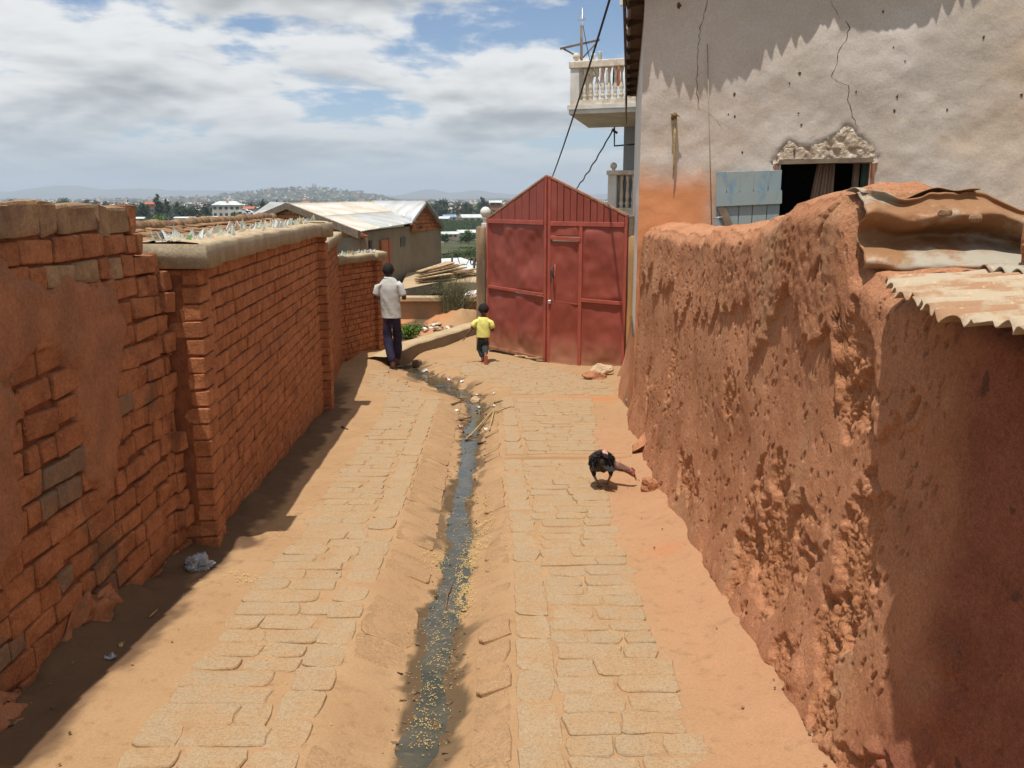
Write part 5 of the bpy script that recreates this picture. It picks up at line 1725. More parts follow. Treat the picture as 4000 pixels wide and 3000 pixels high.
    for k, (px, py, w, h, mn, lab) in enumerate(((2318, 222, 14, 26, 'litter_white', 'small white cloth pegged highest above the balcony rail'), (2352, 288, 9, 44, 'litter_pink', 'pink cloth drying behind the upper balusters'),
                                                (2374, 290, 13, 50, 'litter_white', 'white cloth drying behind the upper balusters'), (2398, 292, 7, 52, 'trousers_slate', 'dark cloth drying behind the upper balusters'),
                                                (2416, 290, 10, 56, 'far_red_roof', 'red cloth drying behind the upper balusters'), (2345, 215, 12, 30, 'shirt_grey', 'grey cloth bundled on the balcony rail'))):
        U, V = np.meshgrid(np.linspace(-1, 1, 8), np.linspace(0, 1, 8))
        c = P(px, py - h / 2, 21.0); s = 21.0 / F
        X = c.x + U * w / 2 * s * 1.3 * (0.8 + 0.2 * V); Yc = 21.0 + 0.03 * np.sin(U * 4 + k); Z = c.z - V * h * s * 1.2
        me, _ = gridmesh('washing', np.stack([X, Yc, Z], -1))
        o = obj('washing', me, M[mn], None, label=lab, cat='cloth', group='washing on the balcony')
        o.modifiers.new('thickness', 'SOLIDIFY').thickness = 0.006


build_balconies()


def wire(name, p, q, sag, rad, lab, wob=0.0, n=30):
    p, q = Vector(p), Vector(q)
    pts = []
    for i in range(n + 1):
        t = i / n
        v = p.lerp(q, t); v.z -= sag * 4 * t * (1 - t)
        if wob: v += Vector((wob * math.sin(t * 40), 0, wob * math.sin(t * 33 + 1)))
        pts.append(v)
    return tube(name, pts, rad, M['cable_black'], None, 6, label=lab, cat='cable')


wire('cable', P(2405, -80, 11.0), P(2146, 720, 26.0), 0.12, 0.016, 'black cable hanging diagonally in front of the upper balcony')
wire('cable', P(2394, 506, 21.2), P(2238, 752, 30.0), 0.1, 0.02, 'wavy cable from the iron bracket down behind the gate', 0.012)
wire('cable', P(1612, 868, 25.0), P(1900, 950, 40.0), 0.25, 0.012, 'thin wire sagging from the tin roof corner to the gate')

# ================================================================== GREY HOUSE WITH TIN ROOF
def on_plane(px, py, A, B):
    d = ray(px, py)
    n = Vector((B.y - A.y, -(B.x - A.x), 0))
    o = Vector((0, 0, HC))
    t = (A - o).dot(n) / d.dot(n)
    return o + d * t


def sheet(name, a, b, c, d, m, parent, waves, amp=0.02, lift=0.0):
    """corrugated sheet: ridge a-b, eave d-c (a above d)"""
    a, b, c, d = map(Vector, (a, b, c, d))
    n = (b - a).cross(d - a).normalized()
    if n.z < 0: n = -n
    U, V = np.meshgrid(np.linspace(0, 1, waves * 6 + 1), np.linspace(0, 1, 4))
    f = np.array
    pts = ((1 - U) * (1 - V))[..., None] * f(a) + (U * (1 - V))[..., None] * f(b) + (U * V)[..., None] * f(c) + ((1 - U) * V)[..., None] * f(d)
    pts = pts + (amp * np.sin(U * waves * 2 * math.pi) + lift)[..., None] * f(n)
    me, _ = gridmesh(name, pts)
    o = obj(name, me, m, parent)
    o.modifiers.new('thickness', 'SOLIDIFY').thickness = 0.008
    return o


def build_grey_house():
    h = thing('house', (-3.5, 24, -3), 'grey rendered house with shiny tin roof, brick gables and an orange door', 'house')
    A, B = P(1117, 797, 24.4), P(1452, 788, 30.0)
    C, D = P(1397, 907, 20.0), P(1618, 871, 25.6)
    E = P(975, 856, 27.4)
    roof = beam('roof', A + Vector((0, 0, 0.02)), B + Vector((0, 0, 0.02)), 0.16, 0.03, M['tin_dull'], h)
    n = 9
    r = random.Random(2)
    for i in range(n):
        t0, t1 = i / n, (i + 1.06) / n
        a, b = A.lerp(B, t0), A.lerp(B, min(t1, 1)); d, c = C.lerp(D, t0), C.lerp(D, min(t1, 1))
        m0, m1 = a.lerp(d, 0.52), b.lerp(c, 0.52)
        top = M['tin_dull']
        low = M['tin_dull'] if i in (0, 1, 2) else M['tin_new']
        sheet('roof_sheet', a, b, m1, m0, top, roof, 6, 0.014, 0.012 + 0.004 * (i % 2))
        sheet('roof_sheet', a.lerp(d, 0.5), b.lerp(c, 0.5), c, d, low, roof, 6, 0.014, 0.004 * (i % 2))
    sheet('roof_sheet', A, B, E + (B - A), E, M['tin_new'], roof, 40, 0.014)
    # gable verge boards
    off = Vector((0.05, -0.10, -0.05))
    beam('verge_board', A + off, C + off, 0.05, 0.17, M['grey_timber'], roof, 0.0)
    beam('verge_board', A + off, E + off, 0.05, 0.17, M['grey_timber'], roof, 0.0)
    # second wing with a gable to the right
    G1, GA, G2 = P(1604, 872, 25.7), P(1664, 789, 26.4), P(1730, 884, 27.6)
    GB = P(1452, 787, 31.0); G1b = P(1380, 812, 30.5)
    for i in range(7):
        t0, t1 = i / 7, (i + 1.05) / 7
        sheet('roof_sheet', GA.lerp(GB, t0), GA.lerp(GB, min(1, t1)), G1.lerp(G1b, min(1, t1)), G1.lerp(G1b, t0), M['tin_new'], roof, 6, 0.014, 0.03)
    sheet('roof_sheet', GA, GB, G2 + (GB - GA), G2, M['tin_dull'], roof, 30, 0.014, 0.03)
    off2 = Vector((0.0, -0.12, -0.03))
    beam('verge_board', GA + off2, G2 + off2, 0.06, 0.12, M['grey_timber'], roof)
    beam('verge_board', GA + off2, G1 + off2, 0.05, 0.07, M['tin_new'], roof)
    # sliver of a third roof behind the left gable
    sheet('roof_sheet', P(1056, 789, 31), P(1130, 792, 31.5), P(1040, 842, 28.4), P(962, 856, 28.0), M['tin_new'], roof, 8, 0.014)
    # walls
    Cw = P(1405, 905, 20.4); Dw = P(1602, 880, 25.8); Gw = P(1722, 884, 27.5); Ew = E + Vector((0.15, 0.1, 0))
    def wall(a, b, top_a, top_b, m, nm='wall'):
        n = Vector((b.y - a.y, -(b.x - a.x), 0)).normalized()
        return prism(nm, [Vector((a.x, a.y, -4)), Vector((b.x, b.y, -4)), Vector((b.x, b.y, top_b)), Vector((a.x, a.y, top_a))], -n * 0.2, m, h)
    w1 = wall(Cw, Dw, Cw.z - 0.02, Dw.z - 0.03, M['grey_render'])
    w2 = wall(Dw, Gw, G1.z - 0.04, G2.z - 0.02, M['grey_render'])
    wall(Ew, Cw, Ew.z - 0.15, Cw.z - 0.15, M['grey_render'])

    def tri_bricks(a, apex, b, seed, lim):
        a2, b2 = np.array(a[:2]), np.array(b[:2])
        L = np.linalg.norm(b2 - a2); d = (b2 - a2) / L; n = np.array([d[1], -d[0]])
        sa = float((np.array(apex[:2]) - a2) @ d); za, zb, zp = a.z, b.z, apex.z
        zz = min(za, zb) - 0.1; cs = []
        while zz < zp - 0.12:
            zc = zz + 0.10
            s0 = max(0, (zc - za) / (zp - za) * sa + 0.08); s1 = min(L, L - (zc - zb) / (zp - zb) * (L - sa) - 0.08)
            if s1 - s0 > 0.15: cs.append((zz, 0.11, s0, s1))
            zz += 0.11
        par = prism('gable', [Vector((*(a2 - n * 0.09), min(za, zb) - 0.1)), Vector((*(b2 - n * 0.09), min(za, zb) - 0.1)), Vector((*(b2 - n * 0.09), zb - 0.06)), Vector((*(a2 + d * sa - n * 0.09), zp - 0.07)), Vector((*(a2 - n * 0.09), za - 0.06))], (-n[0] * 0.1, -n[1] * 0.1, 0), M['mortar'], h)
        lay(par, cs, a2, d, n, 'brick_new', NEW, seed, lim, 0.0)
    sh = Vector((0.05, 0.12, -0.03))
    tri_bricks(E + sh, A + sh, C + sh, 501, 250)
    tri_bricks(G1 + Vector((0.05, 0.02, 0)), GA + Vector((0, 0.04, 0)), G2 + Vector((-0.02, 0.02, 0)), 503, 120)

    def opening(nm, x0, x1, y0, y1, m, o=0.03, par=w1, A_=Cw, B_=Dw):
        q = [on_plane(x0, y1, A_, B_), on_plane(x1, y1, A_, B_), on_plane(x1, y0, A_, B_), on_plane(x0, y0, A_, B_)]
        q[1].z = q[0].z; q[3].x, q[3].y = q[0].x, q[0].y; q[2].x, q[2].y = q[1].x, q[1].y; q[3].z = q[2].z
        n = Vector((B_.y - A_.y, -(B_.x - A_.x), 0)).normalized()
        return prism(nm, [v + n * 0.004 for v in q], n * o, m, par)
    dr = opening('door', 1486, 1521, 932, 1075, M['door_orange'], 0.05)
    opening('door_edge', 1513, 1522, 930, 1075, M['far_red_roof'], 0.07)
    opening('window', 1564, 1583, 924, 964, M['far_glass'], 0.012)
    wd = opening('window', 1414, 1450, 938, 990, M['interior'], 0.012)
    opening('shutter', 1420, 1434, 942, 990, M['far_red_roof'], 0.03)
    opening('shutter', 1440, 1450, 938, 990, M['dark_timber'], 0.03)


build_grey_house()


# old tiled roof just behind the glass-topped wall
def build_tile_roof():
    t = thing('tile_roof', (-3.4, 10.5, 0.9), 'old brown clay tile roof behind the glass-topped wall', 'roof')
    y0, y1 = 7.6, 13.8
    xr, zr, xe, ze = -3.72, 1.315, -2.75, 1.02
    prism('decking', [(xr, y0, zr - 0.07), (xr, y1, zr - 0.07), (xe, y1, ze - 0.07), (xe, y0, ze - 0.07)], (0, 0, 0.03), M['dark_timber'], t)
    prism('wall', [(xe - 0.1, y0 + 0.1, -2), (xe - 0.1, y1 - 0.1, -2), (xr - 0.5, y1 - 0.1, -2), (xr - 0.5, y0 + 0.1, -2)], (0, 0, 2.9), M['mud_plaster'], t)
    me = boxm('tile', 0.19, 0.13, 0.016, 0.003, 0.004, 3); me.materials.append(M['clay_tile'])
    rr = random.Random(9)
    ang = math.atan2(zr - ze, xe - xr)
    rows = 9
    items = []
    for i in range(rows):
        f = (i + 0.5) / rows
        y = y0 + (0.065 if i % 2 else 0)
        while y < y1:
            items.append((xr + (xe - xr) * f, y, zr + (ze - zr) * f, i)); y += 0.137
    items.sort(key=lambda q: q[1])
    vs, fs = [], []
    for k, (x, y, z, i) in enumerate(items):
        Mx = Matrix.Translation((x, y, z + rr.uniform(-0.008, 0.012))) @ Euler((rr.uniform(-0.05, 0.05), ang - 0.10, rr.uniform(-0.05, 0.05))).to_matrix().to_4x4()
        if k < 300:
            o = bpy.data.objects.new('tile', me); COL.objects.link(o); o.parent = t; o.matrix_parent_inverse = parent_inv(t); o.matrix_basis = Mx
        else:
            b0 = len(vs); vs += [Mx @ v.co for v in me.vertices]; fs += [tuple(b0 + q for q in p.vertices) for p in me.polygons]
    if vs: obj('tiles', mesh('tiles', vs, fs), M['clay_tile'], t, kind='stuff')
    y = y0
    k = 0
    while y < y1:
        V, Fc = lathe_data([(0.07, -0.12), (0.065, 0.12)], (0, 0, 0), 10)
        if k == 0:
            rm = mesh('ridge_tile', V, Fc, True); rm.materials.append(M['brick_top'])
        o = bpy.data.objects.new('ridge_tile', rm); COL.objects.link(o); o.parent = t; o.matrix_parent_inverse = parent_inv(t)
        o.matrix_basis = Matrix.Translation((xr + rr.uniform(-0.01, 0.01), y, zr - 0.005 + rr.uniform(-0.012, 0.012))) @ Euler((math.pi / 2 + rr.uniform(-0.08, 0.08), 0, 0)).to_matrix().to_4x4()
        y += 0.215; k += 1
    # far slope
    prism('decking', [(xr, y0, zr - 0.03), (xr, y1, zr - 0.03), (xr - 1.0, y1, ze - 0.05), (xr - 1.0, y0, ze - 0.05)], (0, 0, 0.03), M['clay_tile'], t)


build_tile_roof()


# ================================================================== BEYOND THE KERB
def build_beyond():
    # low garden wall
    w = thing('garden_wall', (-1.2, 19, -1.4), 'low stained garden wall with pale cap below the plank pile', 'wall')
    yA, yB = 19.0, 19.3
    zt = -0.60
    ss = np.linspace(-3.2, 1.2, 90); zs = np.linspace(-1.6, zt, 20)
    S, Z = np.meshgrid(ss, zs)
    Yw = yA + 0.012 * fbm(S * 2, Z * 2, 0, 601, 3)
    pts = np.stack([S, Yw, Z], -1)
    me, _ = gridmesh('wall_face', pts)
    obj('wall_face', me, M['low_wall_render'], w)
    prism('wall_core', [(-3.2, yA + 0.03, -1.7), (1.2, yA + 0.03, -1.7), (1.2, yA + 0.03, zt), (-3.2, yA + 0.03, zt)], (0, 0.17, 0), M['low_wall_render'], w)
    prism('cap', [(-3.2, yA - 0.10, zt), (1.2, yA - 0.10, zt), (1.2, yA + 0.24, zt), (-3.2, yA + 0.24, zt)], (0, 0, 0.10), M['pale_slab'], w, 0.012)
    # flat concrete roofs with the timber
    s1 = thing('concrete_building', (-2.0, 23, -2.5), 'low unfinished building with flat concrete slab roof beyond the garden wall', 'building')
    def flat(poly, th, mt, nm):
        z = sum(p.z for p in poly) / len(poly)
        return prism(nm, [Vector((p.x, p.y, z - th)) for p in poly], (0, 0, th), M[mt], s1, 0.01)
    a = [P(1560, 1134, 21.0), P(1712, 1098, 21.9), P(1745, 1062, 25.5), P(1605, 1094, 25.0)]
    zslab = -0.53
    a = [Vector((p.x, p.y, zslab)) for p in (P(1560, 1134, 20.6), P(1716, 1097, 22.6), P(1750, 1065, 27), P(1590, 1094, 25.4))]
    z1 = flat(a, 0.26, 'concrete', 'slab')
    prism('slab_topping', [Vector((p.x, p.y, zslab + 0.002)) for p in a], (0, 0, 0.01), M['pale_slab'], z1)
    b = [Vector((p.x, p.y, zslab - 0.02)) for p in (P(1718, 1100, 22.7), P(1905, 1100, 22.7), P(1905, 1060, 27), P(1750, 1060, 27))]
    z2 = flat(b, 0.22, 'concrete', 'slab')
    prism('slab_topping', [Vector((p.x, p.y, zslab - 0.018)) for p in b], (0, 0, 0.012), M['pale_slab'], z2)
    # brick infill and column under the right slab, dark void under the left
    c0, c1 = P(1762, 1120, 22.9), P(1905, 1120, 22.9)
    A2, B2 = np.array([c0.x, 22.9]), np.array([c1.x, 22.9])
    cs = [(zslab - 0.26 - 0.085 * (k + 1), 0.085, 0.0, float(np.linalg.norm(B2 - A2))) for k in range(9)]
    inf = prism('infill_wall', [Vector((A2[0], 22.99, -2)), Vector((B2[0], 22.99, -2)), Vector((B2[0], 22.99, zslab - 0.25)), Vector((A2[0], 22.99, zslab - 0.25))], (0, 0.1, 0), M['mortar'], s1)
    lay(inf, cs, A2, (1, 0), (0, -1), 'brick_old', NEW, 611, 200)
    beam('column', P(1745, 1110, 22.95) + Vector((0, 0, -1.4)), P(1745, 1110, 22.95) + Vector((0, 0, -0.08)), 0.2, 0.2, M['concrete'], s1, 0.01, up=(0, 1, 0))
    prism('back_wall', [P(1520, 1300, 24.6), P(1765, 1300, 24.6), P(1765, 1112, 24.6), P(1520, 1112, 24.6)], (0, 0.1, 0), M['dark_brown'], s1)  # the void's shade is put into this wall's dark colour
    # striped awning corner
    q = [P(1790, 1163, 20.6), P(1880, 1163, 20.2), P(1880, 1132, 22.0), P(1830, 1140, 22.0)]
    aw = prism('awning', q, (0, 0, 0.02), M['litter_white'], None, label='corner of a white and red awning beside the gate post', cat='awning')
    prism('red_stripe', [P(1815, 1163, 20.45) + Vector((0, 0, 0.035)), P(1882, 1163, 20.18) + Vector((0, 0, 0.035)), P(1882, 1146, 21.1) + Vector((0, 0, 0.035))], (0, 0, 0.01), M['litter_pink'], aw)
    # planks
    r = random.Random(8)
    zp = zslab + 0.02
    k = 0
    for row in range(6):
        for j in range(8 - row):
            t = (j + r.uniform(-0.3, 0.3)) / 6
            p = P(1632 + 110 * t, 1098 - 16 * t, 22.2 + 1.6 * t); p.z = zp + 0.02 + 0.05 * row + r.uniform(0, 0.02)
            ang = r.uniform(0.55, 0.95); L = r.uniform(1.0, 2.1)
            q = p + Vector((math.cos(ang) * L * 0.62, math.sin(ang) * L, r.uniform(-0.02, 0.06) + 0.02 * row))
            beam('plank', p, q, r.uniform(0.12, 0.20), 0.028, M['rough_plank'], None, 0.003, label='rough sawn plank in the loose pile on the concrete slab', cat='plank', group='planks piled on the slab')
            k += 1
    # white tin roof lower down with poles
    wr = thing('tin_roof_house', (-2, 36, -4), 'low house with a wide pale tin roof below the orchard', 'house')
    z = [P(1718, 1012, 42), P(1800, 1009, 42), P(1915, 1052, 36.5), P(1915, 1066, 33.0), P(1822, 1094, 29.5), P(1715, 1070, 31)]
    v0 = P(1800, 1009, 42)
    f1 = prism('roof', [P(1715, 1014, 42), v0, P(1822, 1094, 29.5), P(1715, 1072, 30.5)], (0, 0, 0.04), M['far_tin_roof'], wr)
    prism('roof', [v0, P(1930, 1050, 37.5), P(1930, 1062, 33.0), P(1822, 1094, 29.5)], (0, 0, 0.04), M['far_tin_roof'], wr)
    prism('wall', [P(1825, 1100, 29.8), P(1930, 1068, 33.2), P(1930, 1160, 33.2), P(1825, 1170, 29.8)], (0.0, 0.3, 0), M['dark_brown'], wr)
    tube('ridge_tube', [P(1735, 1020, 41), P(1770, 1013, 41.5), P(1800, 1009, 42)], 0.06, M['far_blue_roof'], f1, 6)
    pl = thing('utility_pole', P(1766, 1064, 29), 'thin dark metal pole in front of the pale tin roof', 'pole')
    tube('shaft', [P(1766, 1100, 28.5), P(1766, 982, 28.5)], 0.035, M['iron_dark'], pl, 6)
    tube('arm', [P(1766, 984, 28.5), P(1758, 990, 28.5), P(1725, 995, 28.5)], 0.016, M['cable_black'], pl, 5)
    tube('drop_wire', [P(1768, 985, 28.5), P(1785, 995, 28.5), P(1795, 1030, 28.5), P(1800, 1034, 28.5), P(1822, 1034, 28.5), P(1832, 1015, 28.5), P(1850, 1008, 28.5)], 0.012, M['cable_black'], pl, 5)
    p2 = thing('utility_pole', P(1853, 1080, 28), 'pole with looped cable coils beside the left gate post', 'pole')
    tube('shaft', [P(1853, 1085, 28), P(1852, 1005, 28)], 0.04, M['iron_dark'], p2, 6)
    for cx, cy, rx, ry in ((1843, 1021, 6, 13), (1846, 1023, 7, 12), (1862, 1026, 5, 11), (1861, 1024, 6, 12)):
        tube('cable_coil', [P(cx + rx * math.cos(a), cy + ry * math.sin(a), 28) for a in np.linspace(0, 2 * math.pi, 18)], 0.012, M['cable_black'], p2, 5)
    tube('cross_arm', [P(1846, 1012, 28), P(1866, 1008, 28)], 0.02, M['iron_dark'], p2, 5)


build_beyond()


# ------------------------------------------------------------------ plants
def leaf_cloud(blobs, n, size, seed, shape='round', squash=1.0):
    """n leaf quads spread through a set of (centre, radii) blobs, denser at their shells"""
    r = np.random.default_rng(seed)
    w = np.array([b[1][0] * b[1][1] * b[1][2] for b in blobs]) ** 0.67; w /= w.sum()
    pick = r.choice(len(blobs), n, p=w)
    c = np.array([b[0] for b in blobs])[pick]; R = np.array([b[1] for b in blobs])[pick]
    d = r.normal(size=(n, 3)); d /= np.linalg.norm(d, axis=1)[:, None]
    rad = r.random(n) ** 0.38
    p = c + d * R * rad[:, None] * (1 + 0.18 * r.normal(size=(n, 1)))
    nrm = d + 0.7 * r.normal(size=(n, 3)); nrm[:, 2] += 0.3; nrm /= np.linalg.norm(nrm, axis=1)[:, None]
    t = np.cross(nrm, r.normal(size=(n, 3))); t /= np.linalg.norm(t, axis=1)[:, None]
    b = np.cross(nrm, t)
    s = size * (0.6 + 0.8 * r.random(n))[:, None]
    V = np.stack([p - t * s, p + b * s * 0.45, p + t * s, p - b * s * 0.45], 1).reshape(-1, 3)
    q = np.arange(4 * n).reshape(-1, 4)
    return V, q


def quads_mesh(name, V, q):
    me = bpy.data.meshes.new(name)
    me.vertices.add(len(V)); me.vertices.foreach_set('co', np.asarray(V, np.float32).ravel())
    me.loops.add(q.size); me.loops.foreach_set('vertex_index', q.astype(np.int32).ravel())
    me.polygons.add(len(q)); me.polygons.foreach_set('loop_start', np.arange(0, q.size, q.shape[1], dtype=np.int32))
    me.update(calc_edges=True)
    return me


def tree(name, label, base, hgt, wid, matn, n, leaf, seed, group=None, cat='tree', trunk_h=0.3, tall=False):
    base = Vector(base)
    t = thing(name, base, label, cat, group)
    r = random.Random(seed)
    blobs = []
    nb = 9 if n > 400 else 6
    top = base.z + hgt
    z0 = base.z + hgt * trunk_h
    for k in range(nb):
        f = (k + 0.5) / nb
        zz = z0 + (top - z0) * (0.15 + 0.75 * f)
        ww = wid / 2 * (1.0 - 0.55 * abs(f - 0.35) * 1.5) if not tall else wid / 2 * (1.05 - 0.75 * f)
        a = r.uniform(0, 6.28); rr_ = ww * r.uniform(0.25, 0.6)
        br = ww * r.uniform(0.42, 0.62)
        blobs.append(((base.x + rr_ * math.cos(a), base.y + rr_ * math.sin(a), zz), (br, br, min(br * 0.85, (top - z0) * 0.3))))
    V, q = leaf_cloud(blobs, n, leaf, seed)
    tr = []
    pts = [base + Vector((0, 0, -0.4)), base + Vector((r.uniform(-.1, .1) * wid * 0.1, 0, hgt * trunk_h)), base + Vector((r.uniform(-.3, .3) * wid * 0.2, 0, hgt * 0.75))]
    rad = hgt * 0.028
    Vt, Ft = tube_data(pts, [rad, rad * 0.75, rad * 0.2], 7)
    for c, _ in blobs[::2]:
        v2, f2 = tube_data([pts[1], Vector(c)], [rad * 0.45, rad * 0.1], 5)
        o0 = len(Vt); Vt = Vt + v2; Ft = Ft + [tuple(o0 + i for i in f) for f in f2]
    obj('trunk', mesh('trunk', Vt, Ft, True), M['bark'], t)
    obj('crown', quads_mesh('crown', V, q), M[matn], t)
    return t


def near_plants():
    # dry broom shrub against the garden wall
    b = gpt(1790, 1330); base = Vector((-1.22, 18.55, float(gz(-1.22, 18.55)) - 0.02))
    t = thing('dry_shrub', base, 'dry wispy shrub in front of the low garden wall', 'shrub')
    r = random.Random(12)
    V, Fc = [], []
    for k in range(420):
        a = r.uniform(0, 6.28); sp = abs(r.gauss(0, 0.42)); L = r.uniform(0.4, 0.9)
        p0 = base + Vector((r.gauss(0, 0.10), r.gauss(0, 0.08), 0)); d = Vector((math.cos(a) * sp * 1.25, math.sin(a) * sp * 0.6, 1)).normalized()
        p1 = p0 + d * L * 0.5; p2 = p0 + d * L + Vector((math.cos(a) * 0.08, 0, -0.02))
        v2, f2 = tube_data([p0, p1, p2], [0.005, 0.004, 0.002], 3, False)
        o0 = len(V); V += v2; Fc += [tuple(o0 + i for i in f) for f in f2]
    obj('stems', mesh('stems', V, Fc), M['leaf_dry'], t)
    blobs = [((base.x + r.gauss(0, 0.2), base.y + r.gauss(0, 0.1), base.z + r.uniform(0.25, 0.65)), (0.22, 0.15, 0.18)) for _ in range(8)]
    V, q = leaf_cloud(blobs, 700, 0.022, 13)
    obj('leaves', quads_mesh('leaves', V, q), M['leaf_dry'], t)

    def bush(label, c, rx, h, mt, n, leaf, seed):
        c = Vector(c)
        t = thing('bush', c, label, 'bush')
        r = random.Random(seed)
        bl = [((c.x + r.uniform(-rx, rx) * 0.6, c.y + r.uniform(-rx, rx) * 0.5, c.z + h * r.uniform(0.25, 0.7)), (rx * 0.5, rx * 0.45, h * 0.35)) for _ in range(9)]
        V, q = leaf_cloud(bl, n, leaf, seed)
        obj('leaves', quads_mesh('leaves', V, q), M[mt], t)
        V, Fc = [], []
        for k in range(14):
            v2, f2 = tube_data([c + Vector((r.gauss(0, 0.04), r.gauss(0, 0.04), -0.05)), Vector(bl[k % 9][0])], [0.008, 0.003], 4, False)
            o0 = len(V); V += v2; Fc += [tuple(o0 + i for i in f) for f in f2]
        obj('stems', mesh('stems', V, Fc), M['bark'], t)
    p = Vector((-1.93, 16.3, 0)); p.z = float(gz(p.x, p.y))
    bush('bright green feathery bush right of the man behind the kerb', p, 0.25, 0.30, 'leaf_bright', 1500, 0.022, 21)
    p = Vector((-2.28, 15.55, 0)); p.z = float(gz(p.x, p.y))
    bush('leafy green weeds at the end of the far brick wall', p, 0.12, 0.42, 'leaf_bright', 320, 0.035, 22)
    # rubble
    r = random.Random(5)
    t = thing('rubble', (-1.55, 17.4, -1.0), 'small heap of pale rubble beside the dirt mound', 'rubble')
    for k in range(26):
        x, y = -1.58 + r.gauss(0, 0.13), 17.3 + r.gauss(0, 0.12)
        o = obj('rubble_piece', rock_mesh('rubble_piece', r.uniform(0.05, 0.14), r.uniform(0.04, 0.09), r.uniform(0.03, 0.06), 30 + k, 2), M['pale_stone'] if k % 3 else M['litter_white'], t)
        o.location = (x, y, float(gz(x, y)) + 0.015 + r.uniform(0, 0.05)); o.rotation_euler = (r.uniform(-.4, .4), r.uniform(-.4, .4), r.uniform(0, 6))


near_plants()

# ================================================================== FAR COUNTRY
def tz(x, y): return float(terr_z(x, y))


def simple_house(name, label, c, w, d, hgt, roof_h, wm, rm, rot=0.0, group=None, hip=False, windows=0, floors=1):
    c = Vector(c)
    t = thing(name, c, label, 'house', group)
    R = Matrix.Rotation(rot, 3, 'Z')
    tr = lambda x, y, z: c + R @ Vector((x, y, z))
    bm = [tr(-w / 2, -d / 2, -1), tr(w / 2, -d / 2, -1), tr(w / 2, d / 2, -1), tr(-w / 2, d / 2, -1)]
    wl = prism('wall', bm, (0, 0, hgt + 1), M[wm], t)
    o = 0.35
    if hip:
        e = [tr(-w / 2 - o, -d / 2 - o, hgt), tr(w / 2 + o, -d / 2 - o, hgt), tr(w / 2 + o, d / 2 + o, hgt), tr(-w / 2 - o, d / 2 + o, hgt), tr(-w / 2 + d * 0.38, 0, hgt + roof_h), tr(w / 2 - d * 0.38, 0, hgt + roof_h)]
        f = [(0, 1, 5, 4), (2, 3, 4, 5), (1, 2, 5), (3, 0, 4), (3, 2, 1, 0)]
    else:
        e = [tr(-w / 2 - o, -d / 2 - o, hgt), tr(w / 2 + o, -d / 2 - o, hgt), tr(w / 2 + o, d / 2 + o, hgt), tr(-w / 2 - o, d / 2 + o, hgt), tr(-w / 2 - o, 0, hgt + roof_h), tr(w / 2 + o, 0, hgt + roof_h)]
        f = [(0, 1, 5, 4), (2, 3, 4, 5), (1, 2, 5), (3, 0, 4), (3, 2, 1, 0)]
    obj('roof', mesh('roof', e, f), M[rm], t)
    for fl in range(floors):
        for k in range(windows):
            x = -w / 2 + w * (k + 0.5) / windows
            z0 = hgt / floors * fl + hgt / floors * 0.32
            ww, hh = w / windows * 0.26, hgt / floors * 0.42
            prism('window', [tr(x - ww, -d / 2 - 0.01, z0), tr(x + ww, -d / 2 - 0.01, z0), tr(x + ww, -d / 2 - 0.01, z0 + hh), tr(x - ww, -d / 2 - 0.01, z0 + hh)], R @ Vector((0, -0.05, 0)), M['far_glass'], wl)
    return t


def at_px(px, py):
    """terrain point under a photo position"""
    d = ray(px, py)
    lo, hi = 15.0, 9000.0
    t = lo
    while t < hi:
        if HC + d.z * t < tz(d.x * t, d.y * t): break
        t *= 1.02
    return Vector((d.x * t, d.y * t, tz(d.x * t, d.y * t)))


